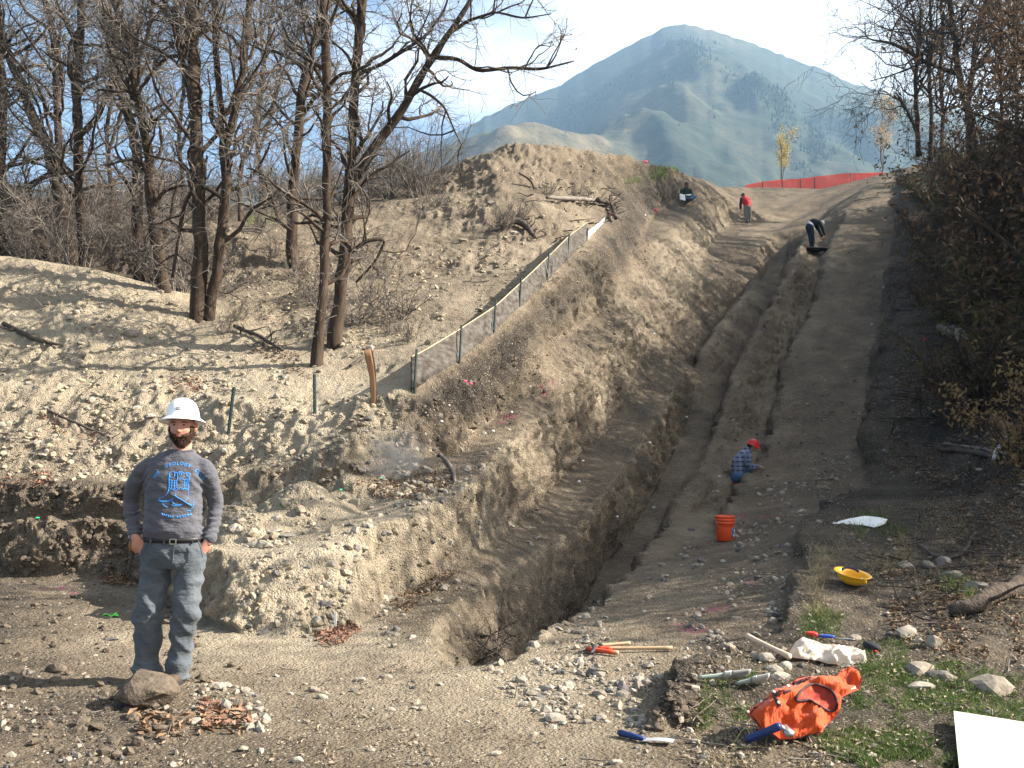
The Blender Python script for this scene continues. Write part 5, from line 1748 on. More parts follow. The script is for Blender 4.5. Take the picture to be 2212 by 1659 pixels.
th2 = np.linspace(.35, 2.8, 20)
P = np.stack([np.cos(th2) * .48 * s - .05 * s, np.sin(th2) * .42 * s + .1 * s, np.full(20, .72 * s) + .12 * s * np.sin(th2)], 1) @ tilt.T + b
m = MB(); m.tubes(P, np.full(20, .011), 6); m.build('headband', M_navy, t)
m = MB(); m.box(hatpt(.83 * s, .52 * s, np.array([-1.05]))[0], (.03, .012, .045)); m.build('suspension_clip', M_yellow, t)


# ---- cloth shapes lying on the ground
def puffed(name, outline, y_of, mats, parent, puff=.05, cell=9.0, wr=.012, wfreq=9.0, drop=.06, seed=0, edge=25.0, fold=None):
    """sheet with a front and a back following an outline; rests on the ground behind it"""
    ol = np.array(outline, float)
    # densify
    pts = []
    for i in range(len(ol)):
        a_, b_2 = ol[i], ol[(i + 1) % len(ol)]
        n = max(1, int(np.hypot(*(b_2 - a_)) / cell))
        for q in range(n):
            pts.append(a_ + (b_2 - a_) * q / n)
    bd = np.array(pts)
    lo, hi = ol.min(0), ol.max(0)
    gx_, gy_ = np.meshgrid(np.arange(lo[0], hi[0], cell * .8), np.arange(lo[1], hi[1], cell * .8))
    ip = np.stack([gx_.ravel(), gy_.ravel()], 1) + rng.uniform(-.8, .8, (gx_.size, 2))
    ip = ip[in_poly(ip, ol)]
    dm = np.min(np.hypot(ip[:, None, 0] - bd[None, :, 0], ip[:, None, 1] - bd[None, :, 1]), 1)
    ip = ip[dm > cell * .5]; dm = dm[dm > cell * .5]
    allp = np.concatenate([bd, ip]); d = np.concatenate([np.zeros(len(bd)), dm])
    nb = len(bd)
    res = mgeo.delaunay_2d_cdt([Vector(p) for p in allp], [(i, (i + 1) % nb) for i in range(nb)], [], 0, 1e-4, True)
    vs = np.array([tuple(v) for v in res[0]])
    dd = np.array([d[o[0]] if len(o) else 0 for o in res[3]])
    cen = [np.mean(vs[list(f)], 0) for f in res[2]]
    ok = in_poly(np.array(cen), ol)
    F = [f for f, o in zip(res[2], ok) if o]
    W = np.array([at(x, y, y_of(x, y)) for x, y in vs])
    e = np.sqrt(np.clip(dd / edge, 0, 1))
    nz = fbm(np.stack([W[:, 0] * wfreq + seed, W[:, 1] * wfreq, W[:, 2] * wfreq * .7], 1), 3)
    if fold is not None:
        nz = nz + fold(vs)
    up = np.array((0, -.75, .66))
    front = W + up * (puff * e + wr * nz * (.25 + e))[:, None]
    back = W - up * (drop * e + .004)[:, None]
    n = len(W)
    T = [tuple(f) for f in F]
    mb = MB()
    tri = []
    for f in T:
        for q in range(1, len(f) - 1):
            tri.append((f[0], f[q], f[q + 1]))
    tri = np.array(tri)
    mb.add(np.concatenate([front, back]), T=np.concatenate([tri, tri[:, ::-1] + n]))
    o = mb.build(name, mats, parent)
    return o


def z8(x, y):
    return ((1750 + x / 4.74) * .8848, (1500 + y / 4.74) * .8848)


M_vest = mat('vest_orange', (.52, .060, .006), rough=.85, noise=.08, nscale=6, bump=1.0, bscale=11, bdist=.03, sheen=.2, stretch=(1.6, 1, .7))
M_vest_in = mat('vest_lining', (.28, .035, .02), rough=.85, noise=.2, nscale=8)
M_trim = mat('trim_dark', (.045, .02, .022), rough=.7)
M_refl = mat('reflective', (.55, .56, .58), rough=.35, metal=.3)
ol = [z8(*q) for q in ((338, 1128), (520, 985), (640, 893), (850, 792), (960, 722), (1080, 712), (1250, 710), (1400, 702), (1440, 642), (1570, 590), (1640, 662), (1680, 762), (1650, 860), (1560, 905), (1440, 972), (1435, 1100), (1380, 1172), (1245, 1300), (1222, 1362), (1160, 1372), (1030, 1395), (900, 1432), (740, 1442), (640, 1360), (545, 1362), (470, 1262), (395, 1165))]
VY0 = min(ghit(x, 1597)[1] for x in (1640, 1690, 1730, 1770)) - .10
vy_of = lambda x, y: VY0 + (1600 - y) / 200 * .50
vb = ghit(1730, 1590)
t = thing('safety_vest', vb, 'bright orange safety vest dumped in a heap on the grass', 'vest')
def vfold(vs):
    x = (vs[:, 0] - 1611) / 260; y = (vs[:, 1] - 1434) / 160
    W3 = np.stack([x * 4.5 + y * 2.0, y * 2.6 - x * 1.2, 0 * x], 1)
    return 1.6 * (np.abs(vnoise(W3 + 2)) * 2 - 1) + 1.0 * (np.abs(vnoise(W3 * 2.2 + 7)) * 2 - 1) + .8 * np.sin(9 * (x * .6 + y) + 2 * np.sin(4 * x)) * np.clip(y, 0, 1) + .9 * np.sin(14 * (x - .5 * y)) * (x > .55)
vest = puffed('cloth', ol, vy_of, M_vest, t, puff=.075, wr=.024, wfreq=7, drop=.10, fold=vfold)
vbv = bvh_of(vest)


def on(bv, pts, lift=.004):
    return np.array([cast(bv, x, y, lift) for x, y in pts])


def patch(bv, outline, name, m_, parent, lift=.004, cell=6.0):
    ol = np.array(outline, float); bd = []
    for i in range(len(ol)):
        a_, b_2 = ol[i], ol[(i + 1) % len(ol)]
        n = max(1, int(np.hypot(*(b_2 - a_)) / cell))
        bd += [a_ + (b_2 - a_) * q / n for q in range(n)]
    bd = np.array(bd)
    lo, hi = ol.min(0), ol.max(0)
    gx_, gy_ = np.meshgrid(np.arange(lo[0], hi[0], cell), np.arange(lo[1], hi[1], cell))
    ip = np.stack([gx_.ravel(), gy_.ravel()], 1); ip = ip[in_poly(ip, ol)]
    if len(ip):
        dm = np.min(np.hypot(ip[:, None, 0] - bd[None, :, 0], ip[:, None, 1] - bd[None, :, 1]), 1); ip = ip[dm > cell * .5]
    allp = np.concatenate([bd, ip]); nb = len(bd)
    res = mgeo.delaunay_2d_cdt([Vector(p) for p in allp], [(i, (i + 1) % nb) for i in range(nb)], [], 0, 1e-4, True)
    vs = np.array([tuple(v) for v in res[0]])
    F = [f for f in res[2] if in_poly(np.mean(vs[list(f)], 0)[None], ol)[0]]
    W = on(bv, vs, lift)
    tri = np.array([(f[0], f[q], f[q + 1]) for f in F for q in range(1, len(f) - 1)])
    # give it a back so that it has thickness
    n = len(W); Wb = W + np.array((0, .75, -.6)) * .002
    mb = MB(); mb.add(np.concatenate([W, Wb]), T=np.concatenate([tri, tri[:, ::-1] + n]))
    return mb.build(name, m_, parent)


hole = [z8(*q) for q in ((905, 985), (960, 900), (1050, 815), (1130, 800), (1240, 830), (1340, 890), (1395, 980), (1400, 1070), (1350, 1130), (1260, 1105), (1160, 1040), (1060, 980), (940, 1015))]
patch(vbv, hole, 'armhole', M_vest_in, t, .004)
def ribbon(bv, pts, w, name, m_, parent, lift=.006, n=40, closed=False):
    P = np.array(pts + [pts[0]] if closed else pts, float)
    q, _ = resample(np.concatenate([P, np.zeros((len(P), 1))], 1), np.ones(len(P)), n)
    W = on(bv, q[:, :2], lift)
    mb = MB(); mb.tubes(W, np.full(n, w), 6, cap=True)
    return mb.build(name, m_, parent)
ribbon(vbv, hole, .007, 'armhole_binding', M_trim, t, closed=True)
plk = [z8(*q) for q in ((330, 1125), (420, 1050), (520, 970), (640, 882), (760, 828), (870, 790), (980, 752), (1085, 715), (1090, 738), (980, 790), (880, 825), (770, 868), (650, 930), (540, 1010), (440, 1090), (380, 1160))]
patch(vbv, plk, 'placket', M_trim, t, .006)
patch(vbv, [z8(*q) for q in ((650, 955), (690, 945), (750, 1060), (715, 1075))], 'tab', M_trim, t, .007)
patch(vbv, [z8(*q) for q in ((640, 905), (700, 895), (800, 870), (865, 860), (870, 885), (800, 910), (700, 935), (650, 945))], 'pocket_flap', M_trim, t, .007)
patch(vbv, [z8(*q) for q in ((1545, 880), (1600, 825), (1620, 880), (1570, 900))], 'reflective_patch', M_refl, t, .006)
patch(vbv, [z8(*q) for q in ((1430, 645), (1570, 592), (1580, 606), (1440, 662))], 'collar_binding', M_trim, t, .006)
patch(vbv, [z8(*q) for q in ((1480, 720), (1520, 670), (1560, 760), (1550, 800), (1510, 770))], 'neck_opening', M_vest_in, t, .006)
for x, y in ((365, 1128), (518, 1008), (660, 893), (823, 825), (713, 1017)):
    c = cast(vbv, *z8(x, y), .012)
    m = MB(); m.lathe([(.0, .004), (.006, .003), (.0085, 0), (.006, -.004)], 10, c, axis=np.array(((1, 0, 0), (0, .66, -.75), (0, .75, .66)))); m.build('snap', M_white, t)

# blue handled tool half under the vest
M_grip = mat('grip_blue', (.012, .030, .12), rough=.45, spec=.4, noise=.1, nscale=20)
M_cord = mat('cord_lime', (.42, .44, .16), rough=.8)
a_, b_2 = ghit(*z8(350, 1515)), at(*z8(740, 1392), VY0 - .05)
a_ = a_ + np.array((0, 0, .028)); b_2 = b_2 + np.array((0, 0, .045))
t = thing('hand_tool', (a_ + b_2) / 2, 'dark blue tool handle with a lime cord sticking out from under the orange vest', 'tool')
P = np.stack([a_ + (b_2 - a_) * f for f in (0, .04, .1, .5, .9, 1.0)])
m = MB(); m.tubes(P, np.array([.016, .0225, .02, .0185, .021, .018]), 12, cap=True); m.build('grip', M_grip, t)
m = MB(); lo = np.array((0, .03, -.05)); m.tubes(np.stack([b_2, b_2 + (b_2 - a_) * .2 + lo]), np.array((.009, .009)), 8, cap=True)
m.box(b_2 + (b_2 - a_) * .22 + lo, (.04, .12, .025)); m.build('head', M_steel, t)
cd = [z8(*q) for q in ((385, 1480), (350, 1430), (290, 1425), (230, 1460), (185, 1530), (160, 1570), (200, 1565), (300, 1555), (430, 1545))]
P = np.array([ghit(x, y) for x, y in cd]) + np.array((0, 0, .008)); P[:3, 2] += (.03, .05, .03)
m = MB(); m.tubes(curve_pts(P, 30), np.full(30, .0028), 5); m.build('cord', M_cord, t)

# ---- cream plastic bag, white bag
M_bag = mat('bag_cream', (.72, .62, .51), rough=.35, spec=.5, noise=.08, nscale=9, trans=.3)
M_bagw = mat('bag_white', (.78, .77, .75), rough=.6, spec=.4, noise=.05, nscale=5, bump=.3, bscale=30)
ol = [z8(*q) for q in ((845, 430), (880, 370), (900, 330), (990, 262), (1080, 280), (1210, 335), (1290, 350), (1420, 375), (1560, 362), (1640, 390), (1715, 440), (1735, 560), (1690, 580), (1580, 580), (1480, 615), (1400, 575), (1290, 570), (1150, 525), (1000, 512), (880, 498))]
gb = ghit(1790, 1425)
t = thing('plastic_bag', gb, 'crumpled cream plastic bag lying behind the orange vest', 'bag')
def bfold(vs):
    x = (vs[:, 0] - 1705) / 165; y = (vs[:, 1] - 1376) / 68
    r = np.hypot(x - .42, y - .5)
    return 1.1 * np.sin(16 * np.arctan2(y - .4, x - .45)) * np.clip(r * 2, 0, 1) + .9 * np.sin(13 * np.hypot(x - .05, y - .4))
gY0 = ghit(1790, 1440)[1]
bag = puffed('film', ol, lambda x, y: gY0 - .02 + (1440 - y) / 70 * .30, M_bag, t, puff=.055, wr=.022, wfreq=16, drop=.02, seed=3, cell=5, fold=bfold)
ol = [(1795, 1131), (1830, 1121), (1868, 1114), (1900, 1117), (1917, 1122), (1913, 1131), (1898, 1137), (1888, 1139), (1862, 1134), (1830, 1133)]
gw = ghit(1860, 1136)
t = thing('white_sack', gw, 'flattened white sack on the grass at the top of the right bank', 'sack')
puffed('sheet', ol, lambda x, y: gw[1] - .03 + (1136 - y) / 22 * .35, M_bagw, t, puff=.05, wr=.01, wfreq=10, drop=.05, seed=8, cell=4, edge=12)

# black pouch, red and blue scraper behind the bag
M_black = mat('nylon_black', (.018, .018, .022), rough=.7, noise=.3, nscale=30)
M_redp = mat('plastic_red', (.62, .045, .03), rough=.45)
M_bluep = mat('plastic_blue', (.03, .09, .40), rough=.45)
g0 = ghit(*z8(1800, 420))
t = thing('pouch', g0, 'small black pouch with a red edge on the ground beyond the cream bag', 'pouch')
ax = np.array(at(*z8(1880, 440), g0[1])) - np.array(at(*z8(1700, 330), g0[1] + .25)); ax[2] = 0; L0 = np.linalg.norm(ax); ax /= L0
sd = np.cross(ax, (0, 0, 1))
def slab(mb, c, l, w, h, m=0, taper=.8):
    th = np.arange(14) * 2 * np.pi / 14
    rs = []
    for f in np.linspace(-1, 1, 9):
        k_ = (1 - abs(f) ** 3 * .5)
        sh = np.sign(np.cos(th)) * np.abs(np.cos(th)) ** .6 * w / 2 * k_; sv = np.sign(np.sin(th)) * np.abs(np.sin(th)) ** .6 * h / 2 * k_
        rs.append(c + ax * f * l / 2 + sd * sh[:, None] + np.array((0, 0, 1)) * sv[:, None])
    mb.rings(rs, m=m)
m = MB(); slab(m, g0 + np.array((0, 0, .03)), .20, .085, .055); m.build('body', M_black, t)
m = MB(); slab(m, g0 + np.array((-.02, -.045, .018)), .19, .02, .02); m.build('edge_strap', M_redp, t)
g0 = ghit(*z8(1100, 285))
t = thing('scraper', g0, 'scraper with red and blue handle lying behind the cream bag', 'tool')
ax = np.array((.95, -.3, 0)); sd = np.array((.3, .95, 0))
m = MB(); slab(m, g0 + np.array((0, 0, .035)), .09, .05, .04); m.build('red_handle', M_redp, t)
m = MB(); slab(m, g0 + np.array((.10, -.02, .025)), .12, .035, .025); m.build('blue_grip', M_bluep, t)
m = MB(); slab(m, g0 + np.array((.22, -.06, .015)), .14, .02, .01); m.build('blade', M_steel, t)

# ---- paint brushes on the turf bank
M_brush_h = mat('brush_handle', (.30, .36, .33), rough=.5)
M_ferr = mat('brush_ferrule', (.55, .57, .58), rough=.35, metal=.5)
M_brist = mat('bristle_white', (.62, .60, .56), rough=.9, rgb2=(.45, .43, .40), nscale=40, stretch=(1, 9, 1))
M_brist_g = mat('bristle_grey', (.30, .29, .28), rough=.9)
def z3(x, y):
    return (.36 * x + 1415.7, .36 * y + 1061.8)
for q, (p0, p1, lb, mm) in enumerate(((z3(255, 1150), z3(505, 1085), 'grey bristled paint brush lying on the turf bank', M_brist_g), (z3(480, 1185), z3(655, 1145), 'white bristled paint brush beside the grey one on the turf bank', M_brist))):
    a_, b_2 = ghit(*p0), ghit(*p1)
    b_2 = np.array((b_2[0], a_[1] + (b_2[1] - a_[1]) * .3, b_2[2])); a_[2] += .035; b_2[2] += .045
    d = b_2 - a_; ln = np.linalg.norm(d); d /= ln; ax = d; sd = np.cross(d, (0, 0, 1)); sd /= np.linalg.norm(sd)
    t = thing('paint_brush', (a_ + b_2) / 2, lb, 'brush')
    up = np.cross(sd, d)
    def flat(mb, s0, s1, w0, w1, h0, h1, n=7):
        th = np.arange(12) * 2 * np.pi / 12
        rs = []
        for f in np.linspace(0, 1, n):
            w = w0 + (w1 - w0) * f; h_ = h0 + (h1 - h0) * f
            tl_ = sd * .0
            rs.append(a_ + d * ln * (s0 + (s1 - s0) * f) + sd * (np.sign(np.cos(th)) * np.abs(np.cos(th)) ** .5 * w * .55)[:, None] + up * (np.sign(np.sin(th)) * np.abs(np.sin(th)) ** .5 * h_)[:, None] + np.array((0, 0, 1)) * (np.cos(th) * w * .5)[:, None])
        mb.rings(rs)
    m = MB(); flat(m, 0, .50, .010, .024, .009, .014); m.build('handle', M_brush_h, t)
    m = MB(); flat(m, .49, .62, .05, .055, .015, .015); m.build('ferrule', M_ferr, t)
    m = MB(); flat(m, .61, 1.0, .052, .074, .013, .009); m.build('bristles', mm, t)

# ---- long handles: mattock, hammers, loose handle, trowel
M_handle = mat('handle_wood', (.50, .36, .22), rough=.6, rgb2=(.40, .27, .15), nscale=14, stretch=(.4, 6, 6))
M_handle_pink = mat('handle_pale', (.58, .42, .31), rough=.6, noise=.1, nscale=10)
M_iron = mat('tool_iron', (.06, .055, .055), rough=.55, metal=.5)
M_red = mat('paint_red', (.55, .07, .03), rough=.5)
def z2(x, y):
    return (.36 * x + 707.8, .36 * y + 1061.8)
def tool(p0, p1, r, label, name, red=.0, head=True, hm=M_iron, wood=M_handle, lift=.02):
    a_, b_2 = ghit(*p0), ghit(*p1)
    a_ = a_ + np.array((0, 0, r + lift)); b_2 = b_2 + np.array((0, 0, r + lift * .5))
    t = thing(name, (a_ + b_2) / 2, label, 'tool')
    f = np.linspace(0, 1, 12)[:, None]
    P = a_ + (b_2 - a_) * f
    rr = r * (1 + .25 * (np.linspace(0, 1, 12) - .5) ** 2 * 4 - .1)
    m = MB(); m.tubes(P, rr, 10, cap=True); m.build('handle', wood, t)
    d = b_2 - a_; d /= np.linalg.norm(d); s_ = np.array((-d[1], d[0], 0)); s_ /= np.linalg.norm(s_)
    if red:
        m = MB(); m.tubes(a_ + (b_2 - a_) * np.linspace(.05, red, 5)[:, None], np.full(5, r * 1.22), 10, cap=True); m.build('painted_sleeve', M_red, t)
    if head:
        m = MB()
        P = np.stack([a_ + s_ * x + d * (-.5 * x * x * 2.2) for x in np.linspace(-head, head, 9)])
        m.tubes(P, np.array([.005, .010, .014, .018, .022, .018, .016, .013, .008]) * (head / .14), 6, cap=True)
        m.build('head', hm, t)
    return t
tool(z2(1600, 968), z2(2070, 958), .014, 'long pale wooden handled mattock lying on the rubble by the slot', 'mattock', red=.22, head=.15)
tool(z2(1545, 970), z2(1745, 988), .014, 'short red handled pick nearest the viewer among the tools by the slot', 'hand_pick', red=.9, head=.10)
tool(z2(1640, 948), z2(1815, 927), .013, 'short wooden hammer lying behind the long mattock', 'hammer', head=.07)
tool(z3(552, 925), z3(805, 1030), .019, 'smooth wooden handle resting on the stones beside the cream bag', 'pick_handle', head=0, wood=M_handle_pink, lift=.05)
a_, b_2, c_ = ghit(*z2(1745, 1470)), ghit(*z2(1900, 1510)), ghit(*z2(2075, 1520))
t = thing('trowel', (a_ + c_) / 2, 'scraping knife with a blue handle lying flat on the dirt before the turf bank', 'tool')
up = np.array((0, 0, .022))
m = MB(); m.tubes(np.stack([a_ + up, a_ + (b_2 - a_) * .1 + up, (a_ + b_2) / 2 + up, b_2 + up]), np.array([.014, .019, .017, .013]), 10, cap=True); m.build('handle', M_grip, t)
d = c_ - b_2; s_ = np.array((-d[1], d[0], 0)); s_ /= np.linalg.norm(s_)
G0 = np.stack([np.stack([b_2 + d * f + s_ * w * (1 + .3 * f) * k_ + np.array((0, 0, .018 + .006 * math.sin(f * 3))) for f in np.linspace(-.05, 1, 9)]) for k_, w in ((-1, .018), (0, .018), (1, .030))])
m = MB(); m.grid(G0, thick=.003); m.build('blade', M_ferr, t, smooth=False)

# ---- white board
M_board = mat('board_white', (.74, .71, .63), rough=.6, rgb2=(.50, .46, .38), nscale=3.2, stretch=(1, 2.5, 1), bump=.3, bscale=30)
M_board_e = mat('board_edge', (.10, .28, .14), rough=.6)
zb = max(ghit(2070, 1560)[2], ghit(2200, 1600)[2], ghit(2090, 1650)[2]) + .06
A0, A1 = at(2060, 1535, z=zb), at(2079, 1725, z=zb - .02)
B0 = at(2400, 1592, z=zb)
t = thing('white_board', (A0 + A1) / 2, 'white painted board lying on the grass at the corner of the view', 'board')
ex = (B0 - A0) / np.linalg.norm(B0 - A0); ey = (A1 - A0)
C0 = A0 + ex * 1.25; C1 = A1 + ex * 1.25
dn = np.array((0, 0, -.016))
def lerp(a, b, n):
    return np.stack([a + (b - a) * f for f in np.linspace(0, 1, n)])
top_ = np.stack([lerp(A0, C0, 8), lerp((A0 + A1) / 2, (C0 + C1) / 2, 8), lerp(A1, C1, 8)])
top_[..., 2] += .004 * np.sin(top_[..., 0] * 5)
m = MB(); m.grid(top_[:, ::-1], thick=.003)
m.build('face', M_board, t, smooth=False)
m = MB()
crn = [A0, C0, C1, A1]
cen = np.mean(crn, 0)
m.rings([np.array([q + (cen - q) * -.002 + np.array((0, 0, -.004)) for q in crn]), np.array([q + np.array((0, 0, -.020)) for q in crn])])
m.build('edge_band', M_board_e, t, smooth=False)

# ---- logs and branches
M_log = mat('log_bark', (.15, .125, .105), rough=.95, rgb2=(.24, .21, .18), nscale=8, bump=.9, bscale=25, spec=.1)
M_log_m = mat('log_brown', (.050, .038, .030), rough=.95, rgb2=(.125, .098, .078), nscale=16, bump=1.0, bscale=30, bdist=.03, spec=.1)
M_log_d = mat('log_dark', (.06, .048, .04), rough=.95, rgb2=(.11, .09, .075), nscale=9, bump=.9, bscale=25, spec=.1)
M_cut = mat('cut_wood', (.50, .28, .11), rough=.8, rgb2=(.60, .40, .20), nscale=9, stretch=(1, 1, 6))
M_bleach = mat('bleached_wood', (.42, .40, .38), rough=.9, noise=.15, nscale=12)


def branch(name, label, pts, m_, lift=.5, cut=None, twigs=0, cat='branch', group=None, seed=0, world_pts=None):
    """pts: (vx, vy, width) on the ground"""
    P, rr = [], []
    for q in pts:
        p = ghit(q[0], q[1]) if len(q) < 4 else at(q[0], q[1], q[3])
        r = px(q[2], p[1]) / 2
        P.append(p + np.array((0, 0, r * lift * 2))); rr.append(r)
    P, rr = resample(P, rr, 18)
    P = P + rr[:, None] * .35 * np.stack([vnoise(P * 5 + seed), vnoise(P * 5 + 7), vnoise(P * 5 + 13)], 1)
    t = thing(name, P[9] - np.array((0, 0, rr[9])), label, cat, group)
    m = MB(); m.tubes(P, rr * (1 + .12 * vnoise(P * 9)), 10, cap=True); m.build('limb', m_, t)
    if cut:
        for e in cut:
            a_ = P[e]; d = P[e] - P[1 if e == 0 else -2]; d /= np.linalg.norm(d)
            m = MB(); m.tubes(np.stack([a_, a_ + d * .006]), np.array([rr[e] * .98, rr[e] * .9]), 12, cap=True); m.build('cut_end', M_cut, t)
    if twigs:
        g = np.random.default_rng(seed)
        b1, r1 = children(P[None], rr[None], twigs, .05, (.15, .6), (30, 80), .15, 6, .25, .5, .004, .02, g=g)
        b2, r2 = children(b1, r1, twigs * 5, .1, (.06, .25), (25, 70), .05, 5, .3, .6, .0028, .006, g=g)
        m = MB(); m.tubes(b1, r1, 4); m.tubes(b2, r2, 3); m.build('side_twigs', m_, t)['kind'] = 'stuff'
    return t


branch('fallen_log', 'thick curved branch lying across the leaves by the dark stones', [(2050, 1332, 22), (2085, 1330, 32), (2130, 1316, 38), (2175, 1292, 36), (2225, 1252, 34)], M_log_m, twigs=6, cat='log', seed=4)
branch('fallen_log', 'short cut log end lying in the brush on the shaded hill', [(2035, 716, 22), (2070, 738, 27), (2102, 760, 28)], M_log, cut=(-1,), cat='log', seed=5)
branch('fallen_log', 'split log with a bright orange face beside the white branch', [(2142, 915, 18), (2175, 932, 22), (2225, 955, 24)], M_split, cut=(0,), cat='log', seed=6)
branch('fallen_log', 'thin reddish pole lying below the split log', [(2026, 974, 11), (2080, 980, 12), (2150, 990, 11)], M_log_d, cut=(-1,), cat='log', seed=7)
branch('fallen_log', 'grey pole lying just above the thin reddish one', [(2040, 962, 7), (2110, 972, 8), (2212, 992, 8)], M_log, cat='log', seed=8)
branch('dead_branch', 'bleached white bent stick crossing below the split log', [(2176, 950, 9), (2168, 972, 10), (2152, 985, 9), (2148, 1002, 8)], M_bleach, lift=1.2, seed=9)
branch('dead_branch', 'dark dead limb lying on the sunny mound', [(8, 703, 10), (45, 722, 11), (85, 742, 10), (135, 747, 5)], M_log_d, seed=10, twigs=4)
branch('dead_branch', 'curved stick hanging over the bench beside the dust cloud', [(950, 985, 7), (968, 1002, 8), (980, 1022, 8), (983, 1046, 7)], M_log, seed=11)
branch('dead_branch', 'dark crooked branch dropped into the end of the slot', [(1012, 1372, 6), (1050, 1388, 8), (1080, 1402, 8), (1108, 1416, 7)], M_log_d, lift=1.5, seed=12, twigs=10)
branch('brushwood', 'tangle of dark twigs at the bottom of the slot end', [(1030, 1432, 8), (1060, 1425, 8), (1085, 1432, 8)], M_log_d, lift=2.0, seed=13, twigs=22, cat='brushwood')
branch('dead_branch', 'broken root sprawling on the spoil heap face', [(1180, 440, 7), (1225, 447, 9), (1262, 447, 9), (1305, 448, 6)], M_log, lift=2, seed=14, twigs=8)
branch('dead_branch', 'bent dead stem standing up out of the spoil heap', [(1121, 376, 4, 27.6), (1148, 392, 5, 27.4), (1160, 425, 6, 27.0), (1182, 470, 8, 26.4)], M_log_d, seed=15, twigs=5)
branch('dead_branch', 'uprooted stump tangle half buried under the spoil peak', [(1085, 500, 12), (1110, 488, 16), (1135, 500, 14), (1155, 520, 8)], M_log_d, lift=1.0, seed=16, twigs=16)
branch('brushwood', 'pile of dark brush at the top end of the silt fence', [(1290, 450, 10), (1320, 462, 12), (1330, 490, 10)], M_log_d, lift=2.0, seed=17, twigs=46, cat='brushwood')
branch('dead_branch', 'twiggy dry branch lying on the bank left of the hat', [(100, 890, 5), (150, 915, 6), (200, 935, 5), (240, 950, 3)], M_log_d, lift=1.2, seed=18, twigs=12)
branch('dead_branch', 'twiggy root at the foot of the slender trunk', [(505, 715, 9), (560, 735, 8), (610, 765, 7)], M_log_d, lift=1.2, seed=19, twigs=18)
branch('dead_branch', 'long curved root across the litter above the yellow hard hat', [(1985, 1180, 6), (2030, 1215, 7), (2080, 1205, 9), (2098, 1170, 6)], M_log_d, lift=.8, seed=20, twigs=5)
branch('dead_branch', 'small forked stub poking out of the dirt beside the split stake', [(757, 800, 7), (775, 785, 5), (790, 770, 3)], M_log_d, lift=1.5, seed=21)
branch('brushwood', 'flattened heap of dark brush on the crest beside the grey bush', [(800, 420, 14), (850, 412, 16), (900, 408, 12)], M_log_d, lift=2.5, seed=22, twigs=60, cat='brushwood')

# ---- markers
M_pink = mat('flag_pink', (.85, .05, .16), rough=.6)
M_lime = mat('tape_lime', (.13, .80, .10), rough=.5)
M_flagw = mat('flag_white', (.80, .80, .80), rough=.6)
M_flagg = mat('flag_green', (.03, .50, .22), rough=.6)


def flag(vx, vy, m_, label, group, s=6):
    p = ghit(vx, vy); w = px(s, p[1])
    t = thing('marker_flag', p, label, 'marker', group)
    g = np.random.default_rng(int(vx * 7 + vy))
    d = np.array((g.uniform(-.3, .3), -.2, 1.0))
    m = MB(); m.tubes(np.stack([p - d * w * .5, p + d * w * .9]), np.full(2, .0022 + .0001 * p[1]), 4, cap=True); m.build('wire', M_steel, t)
    G0 = np.stack([np.stack([p + d * w * (.35 + .55 * a) + np.array((w * b_3 * 1.1, -.02 * math.sin(b_3 * 5), w * .12 * math.sin(3 * b_3))) for b_3 in np.linspace(0, 1, 5)]) for a in (0, .5, 1)])
    m = MB(); m.grid(G0, thick=.001); m.build('ribbon', m_, t)


for x, y in ((1000, 829), (1412, 460), (1995, 738), (1390, 355), (2075, 372), (1318, 470), (1012, 834)):
    flag(x, y, M_pink, 'little pink marker flag pinned in the cut or the slope', 'pink marker flags', 8)
for x, y in ((965, 880), (950, 914), (980, 886), (1102, 894), (1061, 935), (1255, 1000), (1246, 1044), (1400, 960), (1330, 1120), (1410, 1100), (1880, 705), (1440, 1340), (1672, 1320), (1480, 905), (1410, 725), (1390, 468), (1905, 625), (1550, 1033)):
    flag(x, y, M_flagw, 'little white marker tag pinned in the trench wall', 'white marker tags', 6)
for x, y in ((208, 1100), (76, 1123), (601, 1096), (818, 1037), (733, 1062)):
    flag(x, y, M_flagg, 'little green marker tag pinned in the left cut face', 'green marker tags', 6)
p = ghit(243, 1331)
t = thing('tape_scrap', p, 'scrap of bright lime tape lying on the dirt behind the man', 'tape')
w = px(34, p[1])
G0 = np.stack([np.stack([p + np.array((w * (f - .5), .11 * (a - .5) + .03 * math.sin(5 * f), .012 + .012 * math.sin(9 * f + 3 * a))) for f in np.linspace(0, 1, 12)]) for a in np.linspace(0, 1, 5)])
m = MB(); m.grid(G0, thick=.001); m.build('strip', M_lime, t)
p = ghit(724, 1352)
t = thing('marker_stake', p, 'thin white stake standing at the foot of the lit cut wall', 'stake')
m = MB(); m.box(p + np.array((0, 0, px(12, p[1]))), (px(5, p[1]), .012, px(34, p[1]))); m.build('lath', M_flagw, t, smooth=False)

# ---- puff of dust where dirt is sliding
p = at(868, 985, 11.0)
mb = MB(); V, T = ICO3
mb.add(V * np.array((.50, .40, .42)) + p + np.array((-.05, -.1, 0)), T=T)
md = bpy.data.materials.new('dust'); md.use_nodes = True
nt = md.node_tree; nt.nodes.remove(nt.nodes['Principled BSDF'])
pv = nt.nodes.new('ShaderNodeVolumePrincipled'); pv.inputs['Color'].default_value = (.97, .95, .92, 1); pv.inputs['Anisotropy'].default_value = .2
tc = nt.nodes.new('ShaderNodeTexCoord'); nz_ = nt.nodes.new('ShaderNodeTexNoise'); nz_.inputs['Scale'].default_value = 4.5; nz_.inputs['Detail'].default_value = 3
mp = nt.nodes.new('ShaderNodeMapping'); mp.vector_type = 'POINT'
mp.inputs['Location'].default_value = (-1, -1, -1); mp.inputs['Scale'].default_value = (2, 2, 2)
nt.links.new(tc.outputs['Generated'], mp.inputs['Vector'])
